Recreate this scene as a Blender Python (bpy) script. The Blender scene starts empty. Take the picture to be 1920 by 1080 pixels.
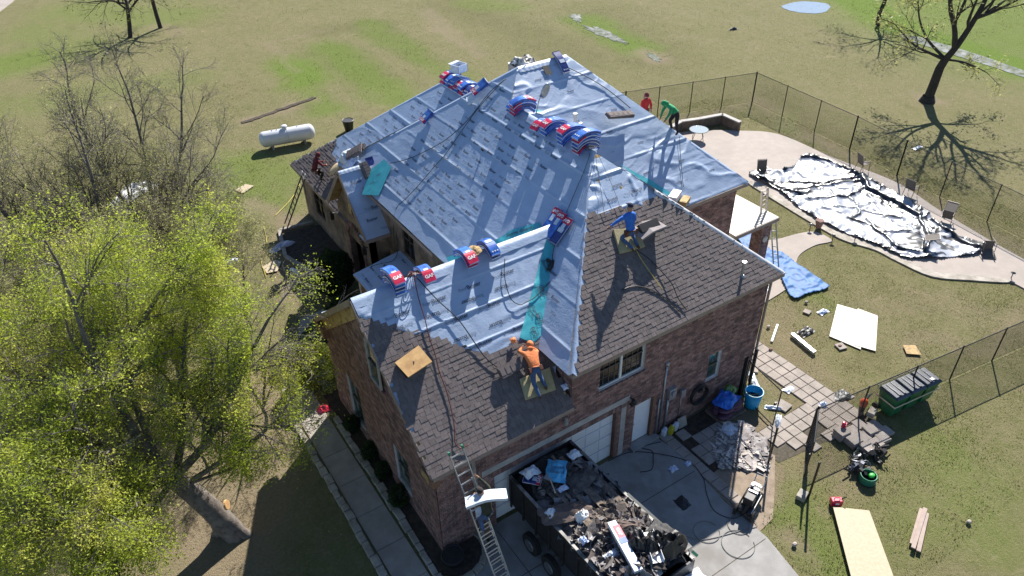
import bpy, bmesh, math, random
import numpy as np
from math import sin, cos, pi, radians, sqrt
from mathutils import Vector, Matrix, Euler

SC = bpy.context.scene
COL = SC.collection

# ------------------------------------------------------------------ camera
CAM = np.array([-5.75, -13.53, 21.0])
F_PX = 1410.0
def _rot(pitch, roll, yaw):
    cy, sy = cos(yaw), sin(yaw); cp, sp = cos(pitch), sin(pitch)
    fw = np.array([sy*cp, cy*cp, -sp]); r = np.array([cy, -sy, 0.0]); u = np.cross(r, fw)
    cr, sr = cos(roll), sin(roll)
    return np.array([cr*r + sr*u, sr*r - cr*u, fw])          # rows: right, down, forward
RM = _rot(radians(36.05), radians(-1.418), radians(32.55))
cam_data = bpy.data.cameras.new('camera'); cam = bpy.data.objects.new('camera', cam_data)
COL.objects.link(cam)
cam_data.sensor_width = 36.0; cam_data.lens = F_PX/1920*36.0
cam_data.clip_start = 0.5; cam_data.clip_end = 3000
_m = Matrix(((RM[0][0], -RM[1][0], -RM[2][0], CAM[0]), (RM[0][1], -RM[1][1], -RM[2][1], CAM[1]),
             (RM[0][2], -RM[1][2], -RM[2][2], CAM[2]), (0, 0, 0, 1)))
cam.matrix_world = _m
SC.camera = cam

# ------------------------------------------------------------------ light
SUN_EL = radians(39.3)
SUN_TO = Vector((0.80*cos(SUN_EL), 0.60*cos(SUN_EL), sin(SUN_EL)))      # direction to the sun
world = bpy.data.worlds.new('World'); SC.world = world; world.use_nodes = True
wn = world.node_tree.nodes; wl = world.node_tree.links
sky = wn.new('ShaderNodeTexSky'); sky.sky_type = 'NISHITA'; sky.sun_disc = False
sky.sun_elevation = SUN_EL; sky.sun_rotation = math.atan2(0.80, 0.60)
sky.air_density = 1.0; sky.dust_density = 0.1; sky.ozone_density = 4.5
wl.new(sky.outputs[0], wn['Background'].inputs[0]); wn['Background'].inputs[1].default_value = 0.068
sun_d = bpy.data.lights.new('sun', 'SUN'); sun_d.energy = 5.0; sun_d.angle = radians(0.55); sun_d.color = (1, .955, .88)
sun = bpy.data.objects.new('sun', sun_d); COL.objects.link(sun)
sun.rotation_euler = SUN_TO.to_track_quat('Z', 'Y').to_euler()
SC.view_settings.view_transform = 'Standard'; SC.view_settings.look = 'None'
SC.view_settings.exposure = 0.98; SC.view_settings.gamma = 1; SC.view_settings.use_curve_mapping = False

# ------------------------------------------------------------------ survey: photograph pixel -> point on a plane of the site
def ray(x, y): return RM.T @ np.array([(x-960)/F_PX, (y-540)/F_PX, 1.0])
def g(x, y, z=0.0):
    d = ray(x, y); return CAM + d*((z-CAM[2])/d[2])
def gy(x, y, Y=0.0):
    d = ray(x, y); return CAM + d*((Y-CAM[1])/d[1])
def gx(x, y, X=0.0):
    d = ray(x, y); return CAM + d*((X-CAM[0])/d[0])
def gl(pts, z=0.0): return [tuple(g(px, py, z)[:2]) for px, py in pts]

# ------------------------------------------------------------------ numpy noise
def _h(ix, iy, s):
    n = (ix.astype(np.int64)*374761393 + iy.astype(np.int64)*668265263 + s*1442695041) & 0xffffffff
    n = ((n ^ (n >> 13))*1274126177) & 0xffffffff
    n = n ^ (n >> 16)
    return (n & 0xffff)/65535.0
def vn(x, y, s=0):
    x = np.asarray(x, float); y = np.asarray(y, float)
    ix = np.floor(x); iy = np.floor(y); fx = x-ix; fy = y-iy
    fx = fx*fx*(3-2*fx); fy = fy*fy*(3-2*fy)
    a = _h(ix, iy, s); b = _h(ix+1, iy, s); c = _h(ix, iy+1, s); d = _h(ix+1, iy+1, s)
    return a+(b-a)*fx+(c-a)*fy+(a-b-c+d)*fx*fy
def fbm(x, y, s=0, o=4):
    r = 0; a = .5
    for i in range(o): r = r+a*vn(x*2**i+17*i, y*2**i-9*i, s+i); a *= .5
    return r
def ridge(x, y, s=0): return 1-np.abs(2*vn(x, y, s)-1)

# ------------------------------------------------------------------ materials
def lin(c):
    if isinstance(c, str):
        c = [int(c[i:i+2], 16)/255 for i in (0, 2, 4)]
        c = [v/12.92 if v <= .04045 else ((v+.055)/1.055)**2.4 for v in c]
    return (c[0], c[1], c[2], 1)
MATS = {}
def M(name, col, col2=None, scale=4, rough=.8, bump=0, bscale=30, metal=0, isl=0, aniso=None, spec=.5, coat=0, trans=0,
      col3=None, scale3=.6, emis=None, two=None, sheen=0):
    if name in MATS: return MATS[name]
    m = bpy.data.materials.new(name); m.use_nodes = True; nt = m.node_tree; N = nt.nodes; L = nt.links
    b = N['Principled BSDF']; b.inputs['Roughness'].default_value = rough; b.inputs['Metallic'].default_value = metal
    b.inputs['Specular IOR Level'].default_value = spec; b.inputs['Coat Weight'].default_value = coat
    geo = N.new('ShaderNodeNewGeometry'); pos = geo.outputs['Position']
    if aniso:
        mp = N.new('ShaderNodeMapping'); mp.inputs['Scale'].default_value = aniso
        L.new(pos, mp.inputs[0]); pos = mp.outputs[0]
    src = None
    def rgb(c):
        n = N.new('ShaderNodeRGB'); n.outputs[0].default_value = lin(c); return n.outputs[0]
    src = rgb(col)
    def mix(f, a, c):
        x = N.new('ShaderNodeMix'); x.data_type = 'RGBA'; L.new(f, x.inputs[0]); L.new(a, x.inputs[6]); L.new(c, x.inputs[7]); return x.outputs[2]
    def noise(sc, det=5, lo=.38, hi=.62):
        n = N.new('ShaderNodeTexNoise'); n.inputs['Scale'].default_value = sc; n.inputs['Detail'].default_value = det
        n.inputs['Roughness'].default_value = .62; L.new(pos, n.inputs['Vector'])
        r = N.new('ShaderNodeMapRange'); r.inputs[1].default_value = lo; r.inputs[2].default_value = hi
        L.new(n.outputs[0], r.inputs[0]); return r.outputs[0]
    if col2: src = mix(noise(scale), src, rgb(col2))
    if col3: src = mix(noise(scale3, 3, .48, .68), src, rgb(col3))
    if isl:
        hsv = N.new('ShaderNodeHueSaturation'); r = N.new('ShaderNodeMapRange'); r.inputs[3].default_value = 1-isl; r.inputs[4].default_value = 1+isl
        L.new(geo.outputs['Random Per Island'], r.inputs[0]); L.new(r.outputs[0], hsv.inputs['Value']); L.new(src, hsv.inputs['Color']); src = hsv.outputs[0]
    L.new(src, b.inputs['Base Color'])
    if bump:
        n = N.new('ShaderNodeTexNoise'); n.inputs['Scale'].default_value = bscale; n.inputs['Detail'].default_value = 4; L.new(pos, n.inputs['Vector'])
        bp = N.new('ShaderNodeBump'); bp.inputs['Strength'].default_value = bump; bp.inputs['Distance'].default_value = .02
        L.new(n.outputs[0], bp.inputs['Height']); L.new(bp.outputs[0], b.inputs['Normal'])
    if trans:
        t = N.new('ShaderNodeBsdfTranslucent'); L.new(src, t.inputs[0]); ms = N.new('ShaderNodeMixShader'); ms.inputs[0].default_value = trans
        L.new(b.outputs[0], ms.inputs[1]); L.new(t.outputs[0], ms.inputs[2]); L.new(ms.outputs[0], N['Material Output'].inputs[0])
    MATS[name] = m; return m

# ------------------------------------------------------------------ objects
def tag(o, label=None, cat=None, group=None, kind=None):
    if label: o['label'] = label
    if cat: o['category'] = cat
    if group: o['group'] = group
    if kind: o['kind'] = kind
    return o
def thing(name, label, cat, loc=(0, 0, 0), group=None):
    o = bpy.data.objects.new(name, None); COL.objects.link(o); o.location = tuple(float(v) for v in loc); o.empty_display_size = .2
    return tag(o, label, cat, group)
def wloc(o):
    v = Vector((0, 0, 0))
    while o is not None: v = v+o.location; o = o.parent
    return v
def link(name, me, parent=None, loc=(0, 0, 0)):
    o = bpy.data.objects.new(name, me); COL.objects.link(o); o.location = loc
    if parent is not None: o.parent = parent
    return o
def copy_tree(o, parent=None):
    c = o.copy(); COL.objects.link(c)
    if parent is not None: c.parent = parent
    for ch in list(o.children): copy_tree(ch, c)
    return c
def frame(o=(0, 0, 0), x=(1, 0, 0), z=(0, 0, 1)):
    """4x4 with origin o, x axis near x and z axis exactly z"""
    z = Vector(z).normalized(); x = Vector(x); x = (x-z*x.dot(z)).normalized(); y = z.cross(x)
    return Matrix(((x.x, y.x, z.x, o[0]), (x.y, y.y, z.y, o[1]), (x.z, y.z, z.z, o[2]), (0, 0, 0, 1)))
def rotz(a, o=(0, 0, 0)): return Matrix.Translation(Vector(tuple(float(v) for v in o))) @ Matrix.Rotation(a, 4, 'Z')

class MB:
    def __init__(s, T=None): s.v = []; s.f = []; s.mi = []; s.T = T or Matrix.Identity(4); s.m = 0
    def _add(s, vs, fs):
        n = len(s.v)
        for p in vs:
            q = s.T @ Vector(p); s.v.append((q.x, q.y, q.z))
        for f in fs: s.f.append([i+n for i in f]); s.mi.append(s.m)
        return s
    def box(s, c, d, rz=0, R=None):
        x, y, z = d[0]/2, d[1]/2, d[2]/2
        R = R or Matrix.Rotation(rz, 3, 'Z'); c = Vector(tuple(float(t) for t in c))
        vs = [c+R @ Vector((a*x, b*y, e*z)) for e in (-1, 1) for b in (-1, 1) for a in (-1, 1)]
        return s._add(vs, [(0, 2, 3, 1), (4, 5, 7, 6), (0, 1, 5, 4), (2, 6, 7, 3), (0, 4, 6, 2), (1, 3, 7, 5)])
    def bx(s, a, b):
        return s.box([(a[i]+b[i])/2 for i in range(3)], [abs(b[i]-a[i]) for i in range(3)])
    def beam(s, a, b, w, h, up=(0, 0, 1)):
        a = Vector(tuple(float(t) for t in a)); b = Vector(tuple(float(t) for t in b)); d = b-a; L = d.length
        if L < 1e-6: return s
        x = d/L; z = Vector(up); z = z-x*z.dot(x)
        if z.length < 1e-4: z = Vector((1, 0, 0)); z = z-x*z.dot(x)
        z.normalize(); y = z.cross(x)
        R = Matrix((x, y, z)).transposed()
        return s.box((a+b)/2, (L, w, h), R=R)
    def tube(s, pts, r, n=8, cap=True):
        P = [Vector(tuple(float(t) for t in p)) for p in pts]; rs = r if hasattr(r, '__len__') else [r]*len(P)
        vs = []; fs = []; ref = None
        for i, p in enumerate(P):
            d = (P[min(i+1, len(P)-1)]-P[max(i-1, 0)])
            if d.length < 1e-7: d = Vector((0, 0, 1))
            d.normalize()
            if ref is None: ref = Vector((0, 0, 1)) if abs(d.z) < .9 else Vector((1, 0, 0))
            u = (ref-d*ref.dot(d))
            if u.length < 1e-4: u = d.orthogonal()
            u.normalize(); w = d.cross(u); ref = u
            for k in range(n):
                a = 2*pi*k/n; vs.append(p+(u*cos(a)+w*sin(a))*rs[i])
        for i in range(len(P)-1):
            for k in range(n):
                k2 = (k+1) % n; fs.append((i*n+k, i*n+k2, (i+1)*n+k2, (i+1)*n+k))
        if cap: fs.append(tuple(range(n-1, -1, -1))); fs.append(tuple((len(P)-1)*n+k for k in range(n)))
        return s._add(vs, fs)
    def cyl(s, a, b, r, r2=None, n=12): return s.tube([a, b], [r, r if r2 is None else r2], n)
    def ell(s, c, r, n=10, m=7, R=None):
        c = Vector(tuple(float(t) for t in c)); R = R or Matrix.Identity(3); vs = []; fs = []
        for i in range(m+1):
            t = pi*i/m
            for k in range(n):
                a = 2*pi*k/n; vs.append(c+R @ Vector((r[0]*sin(t)*cos(a), r[1]*sin(t)*sin(a), r[2]*cos(t))))
        for i in range(m):
            for k in range(n):
                k2 = (k+1) % n; fs.append((i*n+k, (i+1)*n+k, (i+1)*n+k2, i*n+k2))
        return s._add(vs, fs)
    def prism(s, poly, z0, z1):
        n = len(poly); A = sum(poly[i][0]*poly[(i+1) % n][1]-poly[(i+1) % n][0]*poly[i][1] for i in range(n))
        if A < 0: poly = poly[::-1]
        vs = [(p[0], p[1], z0) for p in poly]+[(p[0], p[1], z1) for p in poly]
        return s._add(vs, [tuple(range(n-1, -1, -1)), tuple(range(n, 2*n))]+[(i, (i+1) % n, n+(i+1) % n, n+i) for i in range(n)])
    def torus(s, c, R, r, ax=(0, 0, 1), n=20, m=6, a0=0, a1=2*pi):
        T = frame(c, (1, .01, .02), ax)
        return s.tube([T @ Vector((R*cos(a0+(a1-a0)*i/n), R*sin(a0+(a1-a0)*i/n), 0)) for i in range(n+1)], r, m)
    def poly(s, pts): return s._add(pts, [tuple(range(len(pts)))])
    def build(s, name, mat, parent=None, smooth=False, kind=None, bev=0):
        me = bpy.data.meshes.new(name); off = wloc(parent)
        vs = [(v[0]-off.x, v[1]-off.y, v[2]-off.z) for v in s.v]
        me.from_pydata(vs, [], s.f)
        for m in (mat if isinstance(mat, (list, tuple)) else [mat]): me.materials.append(m)
        if any(s.mi): me.polygons.foreach_set('material_index', s.mi)
        if smooth: me.polygons.foreach_set('use_smooth', [True]*len(me.polygons))
        me.update()
        o = link(name, me, parent)
        if kind: o['kind'] = kind
        if bev:
            md = o.modifiers.new('bevel', 'BEVEL'); md.width = bev; md.segments = 2; md.limit_method = 'ANGLE'
        return o
def npmesh(name, V, Fq, mat, parent=None, smooth=False, kind=None, mi=None):
    """V (n,3) array in world space, Fq (m,3|4) index array"""
    me = bpy.data.meshes.new(name); V = np.asarray(V, float).copy(); Fq = np.asarray(Fq, np.int64)
    off = wloc(parent); V -= np.array([off.x, off.y, off.z])
    k = Fq.shape[1]; me.vertices.add(len(V)); me.vertices.foreach_set('co', V.astype(np.float32).ravel())
    me.loops.add(Fq.size); me.loops.foreach_set('vertex_index', Fq.astype(np.int32).ravel())
    me.polygons.add(len(Fq)); me.polygons.foreach_set('loop_start', np.arange(0, Fq.size, k, dtype=np.int32))
    me.polygons.foreach_set('loop_total', np.full(len(Fq), k, dtype=np.int32))
    for m in (mat if isinstance(mat, (list, tuple)) else [mat]): me.materials.append(m)
    if mi is not None: me.polygons.foreach_set('material_index', np.asarray(mi, np.int32))
    me.polygons.foreach_set('use_smooth', np.full(len(Fq), bool(smooth)))
    me.update(calc_edges=True); me.validate()
    o = link(name, me, parent)
    if kind: o['kind'] = kind
    return o
def boxes_np(C, A, B, D):
    """C centers (n,3); A,B,D half axis vectors (n,3) -> verts, faces of n boxes"""
    n = len(C); sg = np.array([(a, b, e) for e in (-1, 1) for b in (-1, 1) for a in (-1, 1)], float)
    V = C[:, None, :]+A[:, None, :]*sg[None, :, 0:1]+B[:, None, :]*sg[None, :, 1:2]+D[:, None, :]*sg[None, :, 2:3]
    Q = np.array([(0, 2, 3, 1), (4, 5, 7, 6), (0, 1, 5, 4), (2, 6, 7, 3), (0, 4, 6, 2), (1, 3, 7, 5)])
    Fq = (np.arange(n)[:, None, None]*8+Q[None]).reshape(-1, 4)
    return V.reshape(-1, 3), Fq
def inpoly(P, poly):
    P = np.asarray(P, float); x, y = P[..., 0], P[..., 1]; r = np.zeros(x.shape, bool); n = len(poly)
    for i in range(n):
        x0, y0 = poly[i][:2]; x1, y1 = poly[(i+1) % n][:2]
        if y0 == y1: continue
        c = ((y0 > y) != (y1 > y)) & (x < (x1-x0)*(y-y0)/(y1-y0)+x0); r ^= c
    return r
_textcache = {}
def text2d(s, bold=0.0):
    """vertices (n,2) and triangles of a word, height 1, centred"""
    if (s, bold) in _textcache: return _textcache[(s, bold)]
    cu = bpy.data.curves.new('word', 'FONT'); cu.body = s; cu.size = 1; cu.resolution_u = 2; cu.offset = bold; cu.align_x = 'CENTER'; cu.align_y = 'CENTER'
    o = bpy.data.objects.new('word', cu); COL.objects.link(o); dg = bpy.context.evaluated_depsgraph_get(); dg.update()
    me = bpy.data.meshes.new_from_object(o.evaluated_get(dg)); me.calc_loop_triangles()
    V = np.array([v.co[:2] for v in me.vertices]); T = np.array([t.vertices[:] for t in me.loop_triangles])
    bpy.data.objects.remove(o); bpy.data.curves.remove(cu); bpy.data.meshes.remove(me)
    _textcache[(s, bold)] = (V, T); return V, T
def text_on(name, s, T, size, mat, parent, bold=.02, rot=0, pitch=1.0):
    V, F = text2d(s, bold); c, sn = cos(rot), sin(rot)
    W = [tuple(T @ Vector(((x*c-y*sn)*size, (x*sn+y*c)*size, 0))) for x, y in V]
    return npmesh(name, np.array(W), F, mat, parent)
rnd = random.Random(7)
RN = np.random.RandomState(5)
# ------------------------------------------------------------------ ground with its bare and lush patches
def near_line(X, Y, pts, w):
    d = np.full(X.shape, 1e9)
    for (x0, y0), (x1, y1) in zip(pts[:-1], pts[1:]):
        dx, dy = x1-x0, y1-y0; t = np.clip(((X-x0)*dx+(Y-y0)*dy)/(dx*dx+dy*dy+1e-9), 0, 1)
        d = np.minimum(d, np.hypot(X-x0-t*dx, Y-y0-t*dy))
    return np.clip(1.35-(d/w)*1.1, 0, 1)
def make_ground():
    xs = np.concatenate([np.arange(-45, -16, .7), np.arange(-16, 36, .26), np.arange(36, 90, .7)])
    ys = np.concatenate([np.arange(-16, 34, .26), np.arange(34, 125, .7)])
    X, Y = np.meshgrid(xs, ys); n = X.shape
    Z = .02*(fbm(X*1.3, Y*1.3, 3)-.5)*np.clip(1, 0, 1)-.012
    wob = (fbm(X*.5, Y*.5, 11)-.47)*2.2; wob2 = (fbm(X*2.2, Y*2.2, 21)-.47)*1.0
    lush = np.zeros(n); dirt = np.zeros(n); dark = np.zeros(n)
    def paint(ch, px, w, a=1.0):
        np.maximum(ch, a*near_line(X+wob+wob2, Y+wob*.7-wob2, gl(px) if len(px) > 1 else gl([px[0], (px[0][0]+1, px[0][1])]), w), out=ch)
    paint(lush, [(545, 120), (575, 150)], 2.4, 1.0); paint(lush, [(590, 175), (612, 205)], 1.6, .7)
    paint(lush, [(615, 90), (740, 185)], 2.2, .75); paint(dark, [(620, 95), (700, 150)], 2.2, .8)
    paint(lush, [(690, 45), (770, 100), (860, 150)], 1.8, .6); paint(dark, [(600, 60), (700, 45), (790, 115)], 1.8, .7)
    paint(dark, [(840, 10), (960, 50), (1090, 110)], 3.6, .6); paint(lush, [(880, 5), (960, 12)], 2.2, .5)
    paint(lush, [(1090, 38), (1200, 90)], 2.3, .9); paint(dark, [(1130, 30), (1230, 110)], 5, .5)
    paint(dirt, [(1205, 98), (1235, 112)], 1.1, .8); paint(dirt, [(800, 20), (850, 75), (900, 100)], 1.0, .5)
    paint(lush, [(1600, 0), (1700, 55), (1920, 130)], 3.4, 1.25); paint(lush, [(1420, 930), (1500, 960), (1560, 1060)], 1.3, .55); paint(lush, [(1760, 830), (1860, 1000)], 1.6, .4); paint(lush, [(1500, 560), (1560, 580)], .8, .5); paint(lush, [(1650, -60), (1920, 60)], 14, .8)
    paint(lush, [(10, 120), (60, 110)], 4, .8); paint(lush, [(140, 20), (320, 30)], 5, .5); paint(lush, [(20, 200), (150, 180), (330, 150)], 3, .3); paint(lush, [(150, 90), (60, 60)], 4, .4)
    paint(lush, [(440, 310), (470, 350), (500, 380)], 2.2, .7); paint(lush, [(420, 330), (520, 330)], 3, .55)
    paint(dirt, [(470, 385), (560, 420), (520, 470), (560, 560)], 1.2, .8); paint(dirt, [(600, 640), (470, 700), (520, 800), (460, 1000), (330, 1000)], 1.9, .95)
    paint(dirt, [(440, 760), (380, 900), (420, 1060)], 2.2, .9); paint(dirt, [(60, 380), (110, 420)], 2.5, .6)
    paint(dirt, [(1330, 800), (1400, 900), (1365, 915)], 1.1, 1.0); paint(dirt, [(1445, 860), (1430, 910)], .8, .9); paint(dirt, [(1400, 770), (1440, 800)], .6, .9)
    paint(dirt, [(1470, 1015), (1500, 1035)], .45, .8); paint(dirt, [(1545, 928), (1556, 932)], .3, .6); paint(dirt, [(1550, 830), (1590, 900)], .35, .5)
    paint(dirt, [(1410, 690), (1500, 740)], 1.3, .5); paint(dirt, [(1400, 640), (1450, 590), (1530, 700), (1600, 760)], 1.1, .55); paint(dirt, [(1440, 870), (1520, 850), (1600, 880)], .9, .4); paint(dirt, [(1550, 600), (1750, 560), (1900, 620)], 1.2, .25); paint(dirt, [(1735, 186), (1750, 190)], 1.1, .9)
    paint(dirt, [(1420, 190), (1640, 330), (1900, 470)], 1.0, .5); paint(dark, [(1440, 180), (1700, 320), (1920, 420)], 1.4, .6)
    paint(dirt, [(1170, 232), (1405, 196)], .5, .5); paint(dirt, [(1700, 650), (1850, 640), (1920, 590)], .6, .45)
    paint(dirt, [(455, 232), (590, 185)], .6, .9); paint(dirt, [(290, 50), (330, 60)], 1.3, .5)
    paint(dirt, [(560, 130), (500, 80), (620, 55)], .5, .4)
    paint(lush, [(1620, 770), (1660, 770)], .5, .9); paint(lush, [(1400, 950), (1500, 900), (1560, 1000), (1400, 985)], 1.2, .35); paint(lush, [(1700, 1000), (1880, 900)], 1.5, .3)
    paint(lush, [(1470, 215), (1480, 240)], .9, .5)
    V = np.stack([X, Y, Z], -1).reshape(-1, 3); ny, nx = n
    i = np.arange(ny-1)[:, None]*nx+np.arange(nx-1)[None]
    Fq = np.stack([i, i+1, i+nx+1, i+nx], -1).reshape(-1, 4)
    m = bpy.data.materials.new('grass_ground'); m.use_nodes = True; nt = m.node_tree; N = nt.nodes; L = nt.links
    b = N['Principled BSDF']; b.inputs['Roughness'].default_value = .95; b.inputs['Specular IOR Level'].default_value = .15
    geo = N.new('ShaderNodeNewGeometry')
    def noise(sc, det, lo, hi, dist=0):
        t = N.new('ShaderNodeTexNoise'); t.inputs['Scale'].default_value = sc; t.inputs['Detail'].default_value = det; t.inputs['Roughness'].default_value = .68
        t.inputs['Distortion'].default_value = dist; L.new(geo.outputs['Position'], t.inputs['Vector'])
        r = N.new('ShaderNodeMapRange'); r.inputs[1].default_value = lo; r.inputs[2].default_value = hi; L.new(t.outputs[0], r.inputs[0]); return r.outputs[0], t.outputs[0]
    def mixc(f, a, c, fac=1.0):
        x = N.new('ShaderNodeMix'); x.data_type = 'RGBA'
        if fac != 1.0:
            mm = N.new('ShaderNodeMath'); mm.operation = 'MULTIPLY'; mm.inputs[1].default_value = fac; L.new(f, mm.inputs[0]); f = mm.outputs[0]
        L.new(f, x.inputs[0])
        for s, k in ((a, 6), (c, 7)):
            if isinstance(s, tuple): x.inputs[k].default_value = (*s, 1)
            else: L.new(s, x.inputs[k])
        return x.outputs[2]
    big, _ = noise(.16, 4, .42, .6); med, _ = noise(1.4, 5, .4, .62, .4); fine, fr = noise(9, 8, .36, .64, .2); vf, vr = noise(34, 5, .35, .65)
    c = mixc(big, (.126, .142, .046), (.172, .162, .076))
    c = mixc(med, c, (.215, .180, .110), .6); grn, _ = noise(.55, 6, .46, .64, .6); c = mixc(grn, c, (.092, .130, .028), .5); mot, _ = noise(3.6, 5, .42, .6, .5); c = mixc(mot, c, (.29, .245, .155), .42); mo2, _ = noise(2.3, 4, .5, .66, .8); c = mixc(mo2, c, (.078, .110, .022), .55); c = mixc(fine, c, (.088, .098, .034), .6)
    mpn = N.new('ShaderNodeMapping'); mpn.inputs['Rotation'].default_value = (0, 0, .45); mpn.inputs['Scale'].default_value = (1.1, .10, 1); L.new(geo.outputs['Position'], mpn.inputs[0])
    stn = N.new('ShaderNodeTexNoise'); stn.inputs['Scale'].default_value = 1.3; stn.inputs['Detail'].default_value = 4; L.new(mpn.outputs[0], stn.inputs['Vector'])
    srr = N.new('ShaderNodeMapRange'); srr.inputs[1].default_value = .48; srr.inputs[2].default_value = .66; L.new(stn.outputs[0], srr.inputs[0]); c = mixc(srr.outputs[0], c, (.20, .170, .095), .3)
    wet, _ = noise(.33, 6, .56, .68, 1.0); c = mixc(wet, c, (.085, .088, .036), .55); bare_, _ = noise(.8, 6, .62, .70, .8); c = mixc(bare_, c, (.30, .24, .165), .55)
    c = mixc(vf, c, (.27, .225, .115), .5)
    def attr(nm):
        a = N.new('ShaderNodeAttribute'); a.attribute_name = nm
        s = N.new('ShaderNodeMath'); s.operation = 'MULTIPLY_ADD'; L.new(fine, s.inputs[0]); s.inputs[1].default_value = .5; s.inputs[2].default_value = .62
        q = N.new('ShaderNodeMath'); q.operation = 'MULTIPLY'; q.use_clamp = True; L.new(a.outputs['Fac'], q.inputs[0]); L.new(s.outputs[0], q.inputs[1]); return q.outputs[0]
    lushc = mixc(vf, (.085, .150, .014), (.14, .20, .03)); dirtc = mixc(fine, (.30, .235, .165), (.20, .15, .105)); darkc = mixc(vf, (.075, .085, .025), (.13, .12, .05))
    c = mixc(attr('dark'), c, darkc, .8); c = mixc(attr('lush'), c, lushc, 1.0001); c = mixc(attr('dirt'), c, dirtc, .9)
    L.new(c, b.inputs['Base Color'])
    bp = N.new('ShaderNodeBump'); bp.inputs['Strength'].default_value = .9; bp.inputs['Distance'].default_value = .06
    ad = N.new('ShaderNodeMath'); ad.operation = 'ADD'; L.new(vr, ad.inputs[0]); L.new(fr, ad.inputs[1]); L.new(ad.outputs[0], bp.inputs['Height']); L.new(bp.outputs[0], b.inputs['Normal'])
    MATS['grass_ground'] = m
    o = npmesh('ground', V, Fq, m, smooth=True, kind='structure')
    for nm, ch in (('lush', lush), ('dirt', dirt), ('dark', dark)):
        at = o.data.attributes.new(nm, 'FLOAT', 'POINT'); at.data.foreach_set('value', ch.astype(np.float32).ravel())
    f = MB().poly([(-1500, -1500, -.06), (1500, -1500, -.06), (1500, 1500, -.06), (-1500, 1500, -.06)])
    f.build('field', m, kind='structure')
    return xs, ys, lush, dirt
gxs, gys, g_lush, g_dirt = make_ground()
def gsample(ch, x, y):
    return ch[np.clip(np.searchsorted(gys, y), 0, len(gys)-1), np.clip(np.searchsorted(gxs, x), 0, len(gxs)-1)]

m_conc = M('concrete', (.315, .305, .295), (.26, .25, .24), 1.7, .85, .25, 40, col3=(.215, .20, .185), scale3=.8)
m_concw = M('pale_concrete', (.37, .315, .28), (.33, .285, .25), 2.2, .85, .3, 60, col3=(.30, .26, .23), scale3=.35)
m_conc2 = M('walk_concrete', (.36, .32, .285), (.28, .25, .22), 1.6, .85, .25, 50)
m_paver = M('paver', (.34, .295, .26), (.27, .235, .205), 3, .9, .3, 60, isl=.1, col3=(.37, .32, .28), scale3=1.3)
m_joint = M('sand_joint', (.10, .08, .06), (.05, .045, .03), 9, .95)
m_stone = M('edging_stone', (.42, .38, .33), (.26, .23, .19), 2.5, .9, .5, 25, isl=.2)
m_soil = M('soil', (.035, .026, .019), (.07, .052, .036), 6, .97, .8, 30)
m_stonedark = M('ledge_stone', (.16, .12, .09), (.09, .07, .055), 3, .9, .6, 20, isl=.2)

def sheet(name, poly, z0, z1, mat, kind='structure'):
    return MB().prism([tuple(p) for p in poly], z0, z1).build(name, mat, kind=kind)
# driveway: slabs between expansion joints
drv = MB().prism([(-.2, -1.35), (1.5, -.55), (1.6, -.02), (8.95, -.02), (9.15, -1.3), (8.9, -3.6), (8.98, -5.4), (8.7, -6.9), (8.2, -9), (7.2, -12), (-.5, -12)], -.05, .03).build('driveway', m_conc, kind='structure')
j = MB()
for a, b in (((1.6, -2.1), (9.0, -2.1)), ((5.2, -.1), (5.2, -11)), ((-.3, -5.4), (8.9, -5.4)), ((1.9, -.3), (1.9, -11))):
    j.beam((*a, .031), (*b, .031), .022, .006)
j.build('joint', m_joint, drv)
# west footpath of concrete slabs with stone edging and planting beds
pth = thing('footpath', None, None, (-1.25, 3, 0)); pth['kind'] = 'structure'; del_keys = None
y = -3.4
while y < 9.2:
    L_ = 1.55
    MB().bx((-1.72, y, -.05), (-.72, y+L_-.02, .035)).build('slab', m_conc2, pth, bev=.008); y += L_
MB().prism([(-1.72, 9.3), (-.72, 9.3), (1.2, 13.2), (3.9, 13.4), (3.9, 14.4), (.6, 14.3)], -.05, .03).build('slab', m_conc2, pth)
def stones(x, y0, y1, w=.24, hgt=.13, skip=None):
    y = y0
    while y < y1:
        l = rnd.uniform(.28, .62); c = (x+rnd.uniform(-.03, .03), y+l/2, hgt/2-.02); ww = w*rnd.uniform(.8, 1.15); zz = hgt*rnd.uniform(.8, 1.2)
        b = MB(); b.box(c, (ww, l-.03, zz), rz=rnd.uniform(-.06, .06))
        b.build('edging_stone', m_stone, edging, bev=.03); y += l
edging = thing('stone_edging', None, None, (-1.2, 3, 0)); edging['kind'] = 'structure'
stones(-1.9, -3.0, 8.6); stones(-.52, -1.0, 7.4)
for k in range(9):
    a = -.1+k*.36; r = 1.0; p = (.25+1.05*cos(-pi/2-.9+a*.95), -.25+.95*sin(-pi/2-.9+a*.95))
    MB().box((p[0], p[1], .06), (.34, .22, .15), rz=-pi/2-.9+a*.95+pi/2).build('edging_stone', m_stone, edging, bev=.03)
MB().prism([(-.42, 9), (-.42, -.6), (.1, -1.1), (.9, -1.0), (1.3, -.5), (1.4, .1), (.2, .1), (.2, 9)], -.05, .045).build('planting_bed', m_soil, kind='structure')
MB().prism([(.3, 8.9), (.5, 11.2), (1.6, 12.9), (4.4, 13.2), (4.7, 8.6)], -.05, .035).build('planting_bed', m_soil, kind='structure')
MB().prism([(4.35, 17.2), (2.5, 17.5), (1.9, 19.6), (2.3, 21.9), (4.4, 21.6)], -.05, .04).build('planting_bed', m_soil, kind='structure')
for a, b in (((2.4, 17.2), (1.8, 19.6)), ((1.8, 19.6), (2.4, 22.2)), ((2.4, 22.2), (4.2, 22.0))):
    MB().beam((*a, .06), (*b, .06), .2, .16).build('edging_stone', m_stone, edging, bev=.02)

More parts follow.
